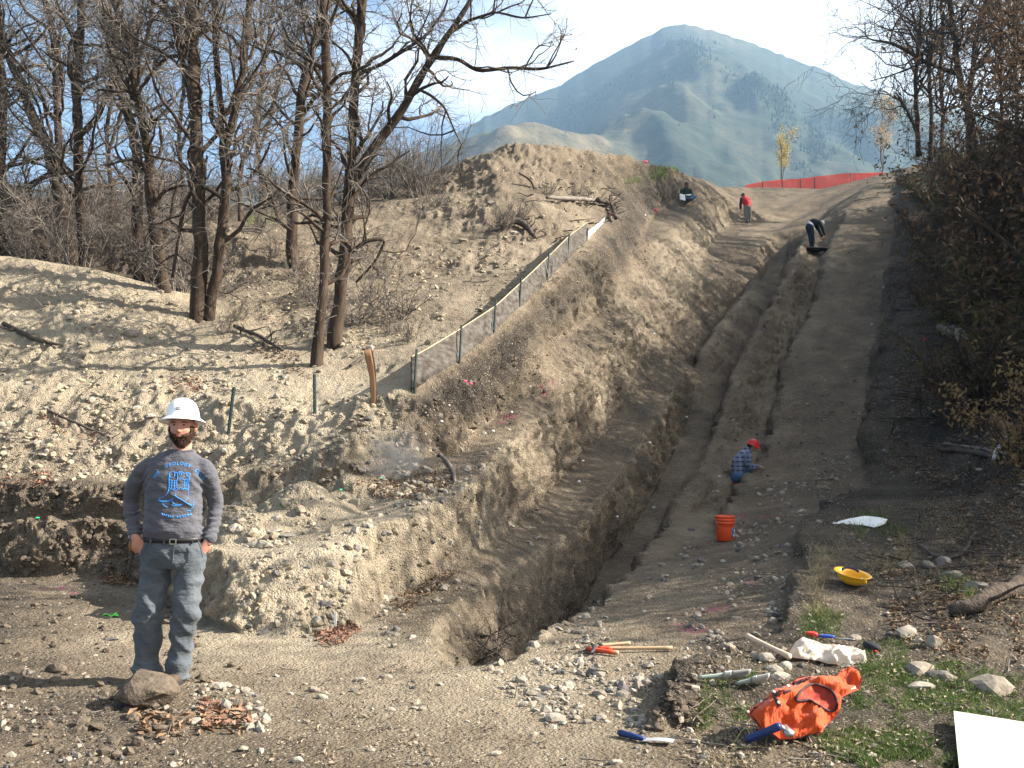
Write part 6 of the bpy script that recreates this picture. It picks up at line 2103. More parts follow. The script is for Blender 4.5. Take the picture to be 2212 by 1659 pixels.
ln_ = nt.nodes.new('ShaderNodeVectorMath'); ln_.operation = 'LENGTH'
nt.links.new(mp.outputs['Vector'], ln_.inputs[0]); nt.links.new(tc.outputs['Object'], nz_.inputs['Vector'])
s1 = nt.nodes.new('ShaderNodeMath'); s1.operation = 'SUBTRACT'; s1.inputs[0].default_value = .92; nt.links.new(ln_.outputs['Value'], s1.inputs[1])
s2 = nt.nodes.new('ShaderNodeMath'); s2.operation = 'MULTIPLY_ADD'; s2.inputs[1].default_value = 1.3; s2.inputs[2].default_value = -.66
nt.links.new(nz_.outputs['Fac'], s2.inputs[0])
s3 = nt.nodes.new('ShaderNodeMath'); s3.operation = 'ADD'; nt.links.new(s1.outputs[0], s3.inputs[0]); nt.links.new(s2.outputs[0], s3.inputs[1])
s4 = nt.nodes.new('ShaderNodeMath'); s4.operation = 'MULTIPLY'; s4.inputs[1].default_value = 1.8; s4.use_clamp = False
s5 = nt.nodes.new('ShaderNodeMath'); s5.operation = 'MAXIMUM'; s5.inputs[1].default_value = 0; nt.links.new(s3.outputs[0], s5.inputs[0])
nt.links.new(s5.outputs[0], s4.inputs[0]); nt.links.new(s4.outputs[0], pv.inputs['Density'])
nt.links.new(pv.outputs['Volume'], nt.nodes['Material Output'].inputs['Volume'])
dust = mb.build('dust', md); tag(dust, kind='stuff')
# ------------------------------------------------------------------ people
M_skin = mat('skin', (.52, .27, .19), rough=.55, rgb2=(.45, .20, .14), nscale=14, spec=.35)
M_skin2 = mat('skin_tan', (.42, .22, .15), rough=.55, noise=.1, nscale=14)
M_beard = mat('beard_brown', (.036, .020, .013), rough=.8, rgb2=(.085, .045, .027), nscale=60, spec=.2)
M_hair = mat('hair_dark', (.030, .020, .014), rough=.7, spec=.3)
M_hair_grey = mat('hair_grey', (.42, .41, .40), rough=.7)
M_shirt = mat('shirt_grey', (.078, .077, .090), rough=.9, noise=.10, nscale=30, bump=1.0, bscale=13, bdist=.028, sheen=.15, stretch=(.7, 1, 1.5))
M_jeans = mat('trousers_faded', (.100, .114, .126), rough=.9, rgb2=(.066, .077, .089), nscale=5, bump=1.0, bscale=11, bdist=.034, sheen=.1, stretch=(.8, 1, 1.3))
M_belt = mat('belt_black', (.012, .011, .012), rough=.5, spec=.4)
M_brass = mat('buckle', (.55, .53, .46), rough=.3, metal=.9)
M_hat = mat('hat_white', (.86, .86, .84), rough=.3, spec=.5, noise=.03, nscale=6)
M_badge = mat('badge_green', (.02, .13, .10), rough=.5)
M_cyan = mat('print_cyan', (.05, .33, .85), rough=.7)
M_boot = mat('boot_leather', (.07, .05, .035), rough=.7, noise=.2, nscale=20)
M_eye = mat('eye', (.022, .016, .014), rough=.25, spec=.5)
M_lip = mat('lip', (.46, .19, .16), rough=.5)
M_leather = mat('leather_tan', (.26, .12, .055), rough=.7, noise=.2, nscale=30)


def remesh(V, Q, T, voxel, smooth=4, fac=.5):
    me = mesh_np('tmp', V, Q, T)
    o = bpy.data.objects.new('tmp', me); COL.objects.link(o)
    r = o.modifiers.new('r', 'REMESH'); r.mode = 'VOXEL'; r.voxel_size = voxel; r.use_smooth_shade = True
    if smooth:
        s = o.modifiers.new('s', 'SMOOTH'); s.iterations = smooth; s.factor = fac
    dg = bpy.context.evaluated_depsgraph_get()
    ev = o.evaluated_get(dg)
    m2 = bpy.data.meshes.new_from_object(ev)
    n = len(m2.vertices); P = np.zeros(n * 3, dtype=np.float32); m2.vertices.foreach_get('co', P)
    N = np.zeros(n * 3, dtype=np.float32)
    m2.vertex_normals.foreach_get('vector', N)
    F = [tuple(p.vertices) for p in m2.polygons]
    qd = np.array([f for f in F if len(f) == 4]); tr = np.array([f for f in F if len(f) == 3])
    bpy.data.objects.remove(o); bpy.data.meshes.remove(me); bpy.data.meshes.remove(m2)
    return P.reshape(-1, 3).astype(float), N.reshape(-1, 3).astype(float), (qd if len(qd) else None), (tr if len(tr) else None)


def limb(mb, pts, rad, sides=16, flat=1.0, side=(1, 0, 0)):
    """closed tapered tube with rounded ends; flat scales the depth axis"""
    P = np.asarray(pts, float); Rr = np.asarray(rad, float)
    n = 6 * (len(P) - 1) + 1
    d = np.concatenate([[0], np.cumsum(np.linalg.norm(np.diff(P, axis=0), axis=1))])
    t = np.linspace(0, d[-1], n)
    Q = np.stack([np.interp(t, d, P[:, i]) for i in range(3)], 1); S = np.interp(t, d, Rr)
    for _ in range(2):
        Q[1:-1] = .25 * Q[:-2] + .5 * Q[1:-1] + .25 * Q[2:]; S[1:-1] = .25 * S[:-2] + .5 * S[1:-1] + .25 * S[2:]
    T0 = Q[1] - Q[0]; T0 /= np.linalg.norm(T0); T1 = Q[-1] - Q[-2]; T1 /= np.linalg.norm(T1)
    head = [(Q[0] - T0 * S[0] * a, S[0] * b) for a, b in ((.95, .25), (.75, .62), (.4, .9))]
    tail = [(Q[-1] + T1 * S[-1] * a, S[-1] * b) for a, b in ((.4, .9), (.75, .62), (.95, .25))]
    QQ = np.array([h[0] for h in head] + list(Q) + [h[0] for h in tail]); SS = np.array([h[1] for h in head] + list(S) + [h[1] for h in tail])
    T = np.gradient(QQ, axis=0); T /= np.linalg.norm(T, axis=1, keepdims=True)
    sd = np.asarray(side, float)
    th = np.arange(sides) * 2 * np.pi / sides
    rings = []
    for q, s, t_ in zip(QQ, SS, T):
        a = sd - t_ * (sd @ t_)
        if np.linalg.norm(a) < .1:
            a = np.array((0, 1.0, 0)) - t_ * t_[1]
        a /= np.linalg.norm(a); b = np.cross(t_, a)
        rings.append(q + s * (np.cos(th)[:, None] * a + flat * np.sin(th)[:, None] * b))
    mb.rings(rings)


def ellip_rings(mb, rows, sides=28, power=1.0):
    """rows: (z, cx, rx, cy, ry)"""
    rows = np.array(rows, float)
    n = 5 * (len(rows) - 1) + 1
    t = np.arange(len(rows)); tt_ = np.linspace(0, len(rows) - 1, n)
    I = np.stack([np.interp(tt_, t, rows[:, i]) for i in range(5)], 1)
    for _ in range(3):
        I[1:-1] = .25 * I[:-2] + .5 * I[1:-1] + .25 * I[2:]
    th = np.arange(sides) * 2 * np.pi / sides
    c, s = np.cos(th), np.sin(th)
    c, s = np.sign(c) * np.abs(c) ** power, np.sign(s) * np.abs(s) ** power
    mb.rings([np.stack([cx + rx * c, cy + ry * s, np.full(sides, z)], 1) for z, cx, rx, cy, ry in I])


def hand_shape(mb, wrist, d, n_, size=.19, curl=.35, spread_=.16, side=1):
    """palm, four unequal fingers, thumb; d = pointing direction, n_ = back of hand"""
    d = np.asarray(d, float); d /= np.linalg.norm(d); n_ = np.asarray(n_, float); n_ -= d * (n_ @ d); n_ /= np.linalg.norm(n_)
    s = np.cross(d, n_) * side
    w = np.asarray(wrist, float); L0 = size
    limb(mb, [w, w + d * L0 * .28, w + d * L0 * .50], [L0 * .15, L0 * .20, L0 * .21], 14, .5, side=s)
    for k, ln in enumerate((.40, .46, .43, .33)):
        b = w + d * L0 * .50 + s * L0 * (-.155 + .104 * k)
        dd = d + s * (k - 1.5) * spread_ * .4; dd /= np.linalg.norm(dd)
        p = [b - d * L0 * .08]; a = 0
        for j, f in enumerate((.45, .32, .23)):
            a += curl
            v = dd * math.cos(a) - n_ * math.sin(a)
            p.append(p[-1] + v * L0 * ln * f * (1.2 if j == 0 else 1))
        limb(mb, p, [L0 * .052, L0 * .050, L0 * .045, L0 * .038], 8)
    b = w + d * L0 * .14 - s * L0 * .14
    limb(mb, [b, b - s * L0 * .13 + d * L0 * .16 - n_ * L0 * .03, b - s * L0 * .16 + d * L0 * .34 - n_ * L0 * .08], [L0 * .075, L0 * .058, L0 * .045], 8)


def head_mesh(c, yaw=0.0, pitch=0.0, scale=1.0, na=84, nb=76):
    """head with brow, eye sockets, nose, lips, chin, ears; faces -y; returns verts, quads, tris and local coordinates"""
    th = np.arange(na) * 2 * np.pi / na
    ph = np.linspace(.02, np.pi - .02, nb)
    TH, PH = np.meshgrid(th, ph)
    x = np.sin(PH) * np.sin(TH); y = -np.sin(PH) * np.cos(TH); z = np.cos(PH)
    rx, ry, rz = .079, .097, .118
    X, Y, Z = x * rx, y * ry, z * rz
    jaw = smooth01((-Z - .015) / .10)
    X *= 1 - .22 * jaw; Y = np.where(Y < 0, Y * (1 - .02 * jaw), Y * (1 - .38 * jaw))
    fr_ = smooth01((-y - .05) / .5)
    def g(cx, cz, sx, sz):
        return np.exp(-((X - cx) / sx) ** 2 - ((Z - cz) / sz) ** 2)
    d = np.zeros(X.shape)
    d += .006 * g(0, .036, .045, .012)
    d -= .011 * (g(.031, .017, .016, .011) + g(-.031, .017, .016, .011))
    d += .004 * (g(.031, .015, .010, .006) + g(-.031, .015, .010, .006))
    d += .015 * g(0, -.002, .009, .024) + .020 * g(0, -.026, .0115, .011) + .008 * (g(.012, -.029, .007, .007) + g(-.012, -.029, .007, .007))
    d += .006 * (g(.044, -.018, .020, .018) + g(-.044, -.018, .020, .018))
    d += .007 * g(0, -.056, .024, .006) + .008 * g(0, -.066, .020, .006) - .005 * g(0, -.0605, .026, .0022)
    d += .010 * g(0, -.098, .022, .016)
    d -= .003 * g(0, -.081, .020, .006)
    Y = Y - d * fr_
    Pl = np.stack([X, Y, Z], -1)
    M = rotm('Z', yaw) @ rotm('X', pitch)
    V = Pl.reshape(-1, 3) * scale
    i = np.arange(nb - 1)[:, None] * na + np.arange(na)[None]
    j = np.arange(nb - 1)[:, None] * na + ((np.arange(na) + 1) % na)[None]
    Q = np.stack([i, i + na, j + na, j], -1).reshape(-1, 4)
    n = len(V)
    V = np.concatenate([V, [[0, 0, rz * scale]], [[V[-na:, 0].mean(), V[-na:, 1].mean(), V[-na:, 2].min()]]])
    T = [[k, (k + 1) % na, n] for k in range(na)] + [[(nb - 1) * na + (k + 1) % na, (nb - 1) * na + k, n + 1] for k in range(na)]
    return V @ M.T + np.asarray(c), Q, np.array(T), Pl, M


def add_mesh(mb, name, mats, parent, V, Q, T, smooth=True):
    me = mesh_np(name, V - root_loc(parent), Q, T, smooth=smooth)
    return link(name, me, mats, parent)


# ================================================================ the standing man
Y0 = 6.1
base = at(360, 1475, Y0)
base[2] = gz(base[0], Y0)
SC = 603 / 1.92 * 0 + (1475 - 872) / F_PX * Y0 / 1.92          # metres of scene per metre of figure
man = thing('person', base, 'bearded man in white hard hat and grey printed shirt standing with hands in pockets', 'person')


LEAN = np.array((-.024, 0, 0))


def L2(p):
    p = np.asarray(p, float)
    return p * SC + base + LEAN * p[..., 2:3]


def B2(V):
    return V * SC + base + LEAN * V[..., 2:3]


HC = np.array((.108, -.01, 1.725))
# -- body: one skin
mb = MB()
V, Q, T, Pl, HM = head_mesh(HC, yaw=.10, pitch=-.04, scale=.98)
mb.add(V, Q, T)
for s in (-1, 1):
    e = HC + HM @ np.array((s * .080, .012, .0))
    limb(mb, [e + np.array((0, 0, -.026)), e + np.array((s * .006, .004, 0)), e + np.array((s * .006, .008, .026))], [.009, .014, .012], 8, 1.5)
limb(mb, [(.10, .025, 1.68), (.095, .03, 1.60), (.075, .03, 1.52)], [.060, .062, .075], 18, 1.0)
ellip_rings(mb, [(1.54, .07, .07, .03, .06), (1.50, .055, .14, .03, .075), (1.42, .05, .155, .02, .09), (1.25, .046, .145, .01, .10), (1.05, .046, .145, .0, .105), (.92, .05, .15, .01, .10), (.82, .052, .14, .01, .10)])
armL = [(-.150, .025, 1.43), (-.25, .05, 1.32), (-.285, .10, 1.21), (-.248, .03, 1.09), (-.190, -.055, .985)]
armR = [(.245, .025, 1.425), (.282, .06, 1.32), (.302, .11, 1.20), (.296, .07, 1.08), (.284, -.005, .955)]
limb(mb, armL, [.046, .044, .040, .038, .030]); limb(mb, armR, [.046, .044, .040, .038, .030])
hand_shape(mb, (-.186, -.075, .985), (.46, .30, -.84), (.15, -1, -.1), .195, .18, .1, side=-1)
hand_shape(mb, (.282, -.020, .955), (-.52, .12, -.84), (.75, -.65, 0), .185, .22, .1, side=1)
legs = (([(-.05, .01, .88), (-.075, 0, .70), (-.10, -.02, .49), (-.14, .03, .25), (-.15, .03, .08)], [.085, .085, .06, .055, .042]), ([(.15, .01, .88), (.15, 0, .66), (.135, -.02, .46), (.09, .03, .25), (.058, .03, .08)], [.085, .085, .06, .055, .042]))
for p, r in legs:
    limb(mb, p, r)
V, Q, T, qm, tm = mb.arrays()
V, N, Q, T = remesh(V, Q, T, .0085, 1, .3)
add_mesh(mb, 'body', M_skin, man, B2(V), Q, T)

# eyes, brows, lips
def face(x, z, y=None):
    """point on the front of the face from face coordinates"""
    k = np.argmin((Pl[..., 0] - x) ** 2 + (Pl[..., 2] - z) ** 2 + 100 * (Pl[..., 1] > 0))
    return HC + HM @ (Pl.reshape(-1, 3)[k] * .98)
for s in (-1, 1):
    p = face(s * .031, .016)
    m = MB(); m.add(ICO2[0] * np.array((.0145, .007, .0055)) @ HM.T + p + np.array((0, .001, 0)), T=ICO2[1])  # eye enlarged and dark: shade of the socket is put into it
    V, Q, T, _, _ = m.arrays(); add_mesh(m, 'eye', M_eye, man, B2(V), Q, T)
    g = np.random.default_rng(int(s + 5))
    P = []
    for q in range(46):
        f = g.uniform(-1, 1)
        a = face(s * .033 + f * .017, .031 + .003 * (1 - f * f) + g.uniform(-.002, .002)) + np.array((0, -.001, 0))
        P.append(np.stack([a, a + np.array((s * .006, -.002, .001 + g.uniform(-.001, .002)))]))
    m = MB(); m.tubes(np.array(P), np.full((46, 2), .0017), 3)
    V, Q, T, _, _ = m.arrays(); add_mesh(m, 'eyebrow', M_beard, man, B2(V), Q, T)
G0 = np.stack([np.stack([face(x, z) + np.array((0, -.0015, 0)) for x in np.linspace(-.022, .022, 13)]) for z in (-.0555, -.060, -.064, -.068)])
G0[0, :, 2] -= .004 * np.abs(np.linspace(-1, 1, 13)) ** 2; G0[-1, :, 2] += .006 * np.abs(np.linspace(-1, 1, 13)) ** 2
m = MB(); m.grid(B2(G0), thick=.001); m.build('lips', M_lip, man)

# beard: shell plus short hairs; hair at the back and sides
def hair_shell(mask, thick, name, m_, nh, hl, seed, down_=.7):
    g = np.random.default_rng(seed)
    n_ = Pl / (np.linalg.norm(Pl * np.array((1, .8, .7)), axis=2, keepdims=True))
    out_ = Pl + n_ * (thick * (1 + .5 * fbm(Pl * 70, 2)))[..., None] * mask[..., None] - n_ * .004 * (1 - mask[..., None])
    na, nb = Pl.shape[1], Pl.shape[0]
    V = out_.reshape(-1, 3) @ HM.T * .98 + HC
    i = np.arange(nb - 1)[:, None] * na + np.arange(na)[None]
    j = np.arange(nb - 1)[:, None] * na + ((np.arange(na) + 1) % na)[None]
    Q = np.stack([i, i + na, j + na, j], -1)
    mk = (mask[:-1] + mask[1:] + np.roll(mask, -1, 1)[:-1] + np.roll(mask, -1, 1)[1:]) > .5
    Q = Q[mk]
    mb = MB()
    used = np.unique(Q); rm = -np.ones(len(V), int); rm[used] = np.arange(len(used))
    mb.add(V[used], rm[Q])
    cand = np.argwhere(mask > .6)
    pick = cand[g.integers(0, len(cand), nh)]
    a = V.reshape(nb, na, 3)[pick[:, 0], pick[:, 1]]
    nn = (n_[pick[:, 0], pick[:, 1]]) @ HM.T
    d = nn * .55 + np.array((0, -.1, -down_)) + .35 * g.normal(size=(nh, 3)); d /= np.linalg.norm(d, axis=1, keepdims=True)
    l_ = g.uniform(.5, 1, (nh, 1)) * hl
    P = np.stack([a - nn * .002, a + d * l_ * .5, a + d * l_ + np.array((0, 0, -.2)) * l_], 1)
    mb.tubes(P, np.array([[.0011, .0010, .0005]]).repeat(nh, 0), 3)
    V, Q, T, _, _ = mb.arrays()
    return add_mesh(mb, name, m_, man, B2(V), Q, T)


Xl, Yl, Zl = Pl[..., 0], Pl[..., 1], Pl[..., 2]
cheek = -.030 - .020 * np.clip(1 - np.abs(Xl) / .06, 0, 1)
mk = smooth01((cheek - Zl) / .012) * (Yl < .025)
mk *= 1 - np.exp(-(Xl / .023) ** 2 - ((Zl + .0615) / .0095) ** 2) * 1.3
mk = np.clip(mk, 0, 1) * (1 - (np.abs(Xl) < .011) * (Zl > -.044))
side_b = (np.abs(Xl) > .060) * smooth01((.02 - Zl) / .02) * (Yl < .03) * (Yl > -.05)
mk = np.maximum(mk, side_b * .9)
hair_shell(mk, .0075, 'beard', M_beard, 1900, .017, 3)
mk2 = ((Yl > .020) & (Zl > -.055)).astype(float)
hair_shell(mk2, .006, 'hair', M_hair, 500, .014, 4)

# -- shirt
mb = MB()
ellip_rings(mb, [(1.575, .085, .082, .03, .075), (1.545, .070, .125, .03, .085), (1.50, .055, .195, .03, .105), (1.42, .050, .205, .02, .125), (1.33, .048, .195, .005, .135), (1.2, .046, .190, -.005, .140), (1.08, .046, .192, -.010, .143), (1.02, .047, .192, -.008, .142), (.975, .049, .188, -.004, .136)], 36, .92)
limb(mb, [(-.125, .03, 1.465), (-.158, .025, 1.440), (-.25, .05, 1.32), (-.288, .10, 1.21), (-.250, .03, 1.09), (-.196, -.045, .995)], [.064, .068, .060, .055, .050, .040], 20)
limb(mb, [(.232, .03, 1.458), (.265, .025, 1.432), (.285, .06, 1.32), (.302, .11, 1.20), (.296, .07, 1.08), (.286, .002, .965)], [.062, .066, .057, .052, .048, .040], 20)
V, Q, T, _, _ = mb.arrays()
V, N, Q, T = remesh(V, Q, T, .0095, 4, .5)
torso = smooth01((.19 - np.abs(V[:, 0] - .05)) / .04)
lo_ = smooth01((1.36 - V[:, 2]) / .22)
dg_ = np.stack([(V[:, 0] * .55 + V[:, 2] * 1.0) * 9.5, (V[:, 0] - V[:, 2] * .45) * 1.8, V[:, 1] * 3], 1)
fold = 1 - 2 * np.abs(vnoise(dg_ + 4))
disp_ = torso * (.012 * fold * (.25 + .75 * lo_) + .004 * fbm(V * 14, 2))
bulge = np.exp(-((V[:, 2] - 1.03) / .035) ** 2) * (V[:, 1] < .05) * torso
disp_ += .010 * bulge
arm_ = 1 - torso
disp_ += arm_ * (.0050 * np.sin(V[:, 2] * 150 + 3 * vnoise(V * 16)) * smooth01((1.22 - V[:, 2]) / .08) + .006 * vnoise(V * np.array((11, 11, 26))))
pit = np.exp(-((V[:, 2] - 1.36) / .07) ** 2) * np.exp(-((np.abs(V[:, 0] - .055) - .185) / .04) ** 2)
disp_ += pit * .010 * np.sin((V[:, 0] * .9 + V[:, 2] * .7 * np.sign(V[:, 0] - .05)) * 130)
V = V + N * disp_[:, None]
shirt = add_mesh(mb, 'shirt', M_shirt, man, B2(V), Q, T)
m = MB()
th = np.arange(40) * 2 * np.pi / 40
P = np.stack([.088 + .080 * np.cos(th), .028 + .072 * np.sin(th), 1.572 - .012 * (np.sin(th) < 0) * np.abs(np.sin(th)) ** 2], 1)
m.tubes(B2(np.concatenate([P, P[:2]])), np.full(42, .0085), 8); m.build('collar', M_shirt, shirt)

# printing on the shirt: lettering in an arch and a line drawing of a boot
sb = BVHTree.FromPolygons([Vector(v) for v in B2(V)], ([tuple(q) for q in Q] if Q is not None else []) + ([tuple(q) for q in T] if T is not None else []))
def shirt_at(lx, lz, lift=.0025):
    p = L2((lx, -.6, lz))
    h, n, i, dist = sb.ray_cast(Vector(p), Vector((0, 1, 0)))
    return np.array(h) + np.array((0, -lift, 0)) if h is not None else L2((lx, -.15, lz))


def text_shapes(txt, size):
    cu = bpy.data.curves.new('t', 'FONT'); cu.body = txt; cu.size = size; cu.align_x = 'CENTER'; cu.resolution_u = 2; cu.offset = size * .012
    o = bpy.data.objects.new('t', cu); COL.objects.link(o)
    me = bpy.data.meshes.new_from_object(o.evaluated_get(bpy.context.evaluated_depsgraph_get()))
    V = np.array([tuple(v.co) for v in me.vertices]); F = [tuple(p.vertices) for p in me.polygons]
    bpy.data.objects.remove(o); bpy.data.curves.remove(cu); bpy.data.meshes.remove(me)
    return V, F


def v2l(vx, vy):
    return (vx - 360) / 314.0, (1475 - vy) / 314.0
acx, acz = v2l(393, 1060); AR = 48 / 314.0
m = MB()
for word, a0 in (('THE', 57), ('GEOLOGY', 0), ('CLUB', -57)):
    wd = {'THE': 22, 'GEOLOGY': 62, 'CLUB': 30}[word]
    for k, ch in enumerate(word):
        an = R(90 + a0 + (wd / 2 - wd * (k + .5) / len(word)) * 1.0)
        tv, tf = text_shapes(ch, .031)
        tv = tv[:, :2] * np.array((.95, 1.0))
        c, s = math.cos(an - math.pi / 2), math.sin(an - math.pi / 2)
        px_, pz_ = acx + AR * math.cos(an), acz + AR * math.sin(an)
        W = np.array([shirt_at(px_ + x * c - y * s, pz_ + x * s + y * c) for x, y in tv])
        tri = [(f[0], f[q], f[q + 1]) for f in tf for q in range(1, len(f) - 1)]
        m.add(W, T=np.array(tri))
m.build('lettering', M_cyan, shirt, smooth=False)


def zc_(x, y):
    return v2l((380 + x / 9.757) * .8848, (1130 + y / 9.757) * .8848)
strokes = [
    [(460, 330), (470, 480), (490, 600), (480, 740)], [(910, 330), (905, 480), (885, 640), (900, 850)],
    [(455, 340), (500, 300), (570, 290), (610, 320), (650, 330), (680, 290), (720, 280), (750, 310), (790, 340), (840, 315), (890, 325), (915, 380)],
    [(560, 300), (590, 350), (580, 420), (500, 430), (470, 380)], [(650, 330), (660, 440), (640, 520), (660, 620)], [(700, 290), (690, 370), (740, 370), (735, 290)],
    [(830, 330), (850, 400), (890, 420)], [(480, 480), (560, 500), (640, 490)], [(485, 540), (560, 560), (640, 545)], [(490, 600), (570, 620), (650, 610)], [(500, 660), (560, 700), (640, 680)],
    [(760, 470), (830, 480), (900, 465)], [(765, 530), (830, 545), (890, 530)], [(770, 600), (830, 610), (885, 600)], [(780, 670), (840, 700), (895, 680)], [(690, 470), (760, 440), (810, 400)],
    [(540, 500), (545, 580), (540, 660)], [(600, 500), (600, 580), (610, 680)], [(810, 480), (815, 560), (810, 650)], [(860, 480), (855, 560), (860, 660)],
    [(480, 740), (420, 840), (330, 880), (260, 900), (245, 935), (330, 965), (450, 960), (560, 920), (600, 890)], [(250, 945), (330, 985), (460, 980), (590, 935)],
    [(620, 830), (700, 890), (800, 950), (900, 1030), (980, 1090)], [(640, 780), (650, 860)], [(360, 1020), (400, 1080), (470, 1110)], [(570, 980), (600, 1030), (700, 1060), (790, 1040)], [(560, 1050), (650, 1080), (760, 1070)],
    [(850, 960), (880, 900), (905, 880)], [(990, 960), (1000, 1040), (1010, 1100), (960, 1150)], [(890, 1020), (980, 1060)], [(870, 1170), (900, 1200), (960, 1190), (930, 1250), (960, 1290), (890, 1290)],
    [(650, 640), (700, 700), (740, 640), (780, 720), (830, 650), (880, 720)], [(500, 720), (560, 680), (620, 740), (680, 690)]]
m = MB()
for st in strokes:
    q, _ = resample(np.array([(*zc_(x, y), 0) for x, y in st]), np.ones(len(st)), max(6, 3 * len(st)))
    W = np.array([shirt_at(a, b_, .0015) for a, b_, _ in q])
    m.tubes(W, np.full(len(W), .0019), 5)
m.build('boot_drawing', M_cyan, shirt)
m = MB()
for k in range(13):        # the lower arch of writing is lost in the folds: small strokes where it shows
    f = k / 12
    x, y = 330 + 610 * f, 1205 + 110 * math.sin(math.pi * (.12 + .7 * f))
    if k == 6:
        continue
    a, b_ = zc_(x, y); c, d = zc_(x + 22, y + 28)
    W = np.array([shirt_at(a, b_), shirt_at(c, b_), shirt_at(c, d), shirt_at(a, d)])
    m.tubes(np.concatenate([W, W[:1]])[: 3 + k % 3], np.full(3 + k % 3, .0024), 4)
m.build('lower_lettering', M_cyan, shirt)

# -- trousers
mb = MB()
ellip_rings(mb, [(.995, .050, .182, .0, .132), (.96, .050, .190, -.002, .138), (.90, .050, .201, 0, .142), (.84, .050, .204, .002, .140), (.78, .050, .188, .004, .125)], 36, .92)
limb(mb, [(-.058, .0, .87), (-.074, -.005, .74), (-.090, -.02, .60), (-.106, -.03, .49), (-.130, .01, .30), (-.148, .025, .15), (-.150, .03, .035)], [.106, .101, .093, .092, .083, .077, .084], 24)
limb(mb, [(.158, .0, .87), (.154, -.005, .72), (.147, -.02, .60), (.134, -.025, .46), (.094, .02, .27), (.070, .03, .14), (.060, .035, .035)], [.101, .092, .083, .080, .078, .072, .074], 24)
V, Q, T, _, _ = mb.arrays()
V, N, Q, T = remesh(V, Q, T, .010, 4, .5)
kn = np.exp(-((V[:, 2] - .47) / .09) ** 2); hm_ = smooth01((.26 - V[:, 2]) / .15); hp = smooth01((V[:, 2] - .68) / .1)
fz = 1 - 2 * np.abs(vnoise(np.stack([V[:, 0] * 6, V[:, 1] * 5, V[:, 2] * 15], 1) + 12))
fd = 1 - 2 * np.abs(vnoise(np.stack([(V[:, 0] + V[:, 2] * .5) * 13, V[:, 1] * 6, V[:, 2] * 3.0], 1) + 25))
disp_ = .0125 * fz * (.25 + .9 * kn + 1.3 * hm_ + .5 * hp) + .012 * fd * (1 - .6 * hp) + .004 * fbm(V * 12, 2)
disp_ *= 1 - .7 * smooth01((V[:, 2] - .93) / .05)
V = V + N * disp_[:, None]
V[:, 2] = np.maximum(V[:, 2], .012)
tro = add_mesh(mb, 'trousers', M_jeans, man, B2(V), Q, T)
tb = BVHTree.FromPolygons([Vector(v) for v in B2(V)], ([tuple(q) for q in Q] if Q is not None else []) + ([tuple(q) for q in T] if T is not None else []))
def tro_at(lx, lz, lift=.003):
    h, n, i, d_ = tb.ray_cast(Vector(L2((lx, -.6, lz))), Vector((0, 1, 0)))
    return np.array(h) + np.array((0, -lift, 0)) if h is not None else L2((lx, -.12, lz))
M_seam = mat('seam_dark', (.07, .09, .11), rough=.9)
m = MB()
fly = [v2l(x, y) for x, y in ((392, 1186), (390, 1200), (389, 1215), (383, 1232))]
m.tubes(np.array([tro_at(*q) for q in fly]), np.full(4, .004), 5)
m.build('fly_seam', M_seam, tro)
for pts in (((337, 1168), (329, 1185), (318, 1200), (306, 1206)), ((440, 1170), (446, 1185), (450, 1205))):
    m = MB(); m.tubes(np.array([tro_at(*v2l(*q)) for q in pts]), np.full(len(pts), .0045), 5); m.build('pocket_edge', M_seam, tro)
for x in (342, 425, 372):
    a, b_ = v2l(x, 1163), v2l(x, 1177)
    m = MB(); m.tubes(np.stack([tro_at(*a, .012), tro_at(*b_, .012)]), np.full(2, .007), 5, cap=True); m.build('belt_loop', M_jeans, tro)

# -- belt and buckle
th = np.arange(48) * 2 * np.pi / 48
rr = []
for z, o in ((.990, .0), (.990, .008), (.958, .008), (.958, .0)):
    rr.append(np.stack([.052 + (.193 + o) * np.sign(np.cos(th)) * np.abs(np.cos(th)) ** .92, -.001 + (.139 + o) * np.sign(np.sin(th)) * np.abs(np.sin(th)) ** .92, np.full(48, z)], 1))
m = MB(); m.rings([B2(r) for r in rr], closed=True); belt = m.build('belt', M_belt, man)
bx, bz = v2l(391, 1171)
m = MB()
for dx, dz, w, h in ((-.020, 0, .006, .036), (.020, 0, .006, .036), (0, .016, .040, .006), (0, -.016, .040, .006)):
    m.box(L2((bx + dx, -.153, bz + dz)), np.array((w, .006, h)) * SC)
m.build('buckle', M_brass, belt, smooth=False)

# -- boots
for cx, cy in ((-.152, .0), (.068, .02)):
    mb = MB()
    limb(mb, [(cx, cy + .06, .10), (cx, cy + .05, .05)], [.052, .050], 14)
    limb(mb, [(cx, cy + .07, .045), (cx - .003, cy - .05, .045), (cx - .008, cy - .15, .035)], [.046, .048, .040], 14, .9)
    V, Q, T, _, _ = mb.arrays(); V, N, Q, T = remesh(V, Q, T, .009, 3)
    V[:, 2] = np.maximum(V[:, 2], .004)
    bt_ = add_mesh(mb, 'boot', M_boot, man, B2(V), Q, T)
    m = MB()
    th = np.arange(24) * 2 * np.pi / 24
    m.rings([B2(np.stack([cx - .003 + .051 * np.cos(th), cy - .045 + .150 * np.sin(th), np.full(24, z)], 1)) for z in (-.004, .018)])
    m.build('sole', M_black, bt_)

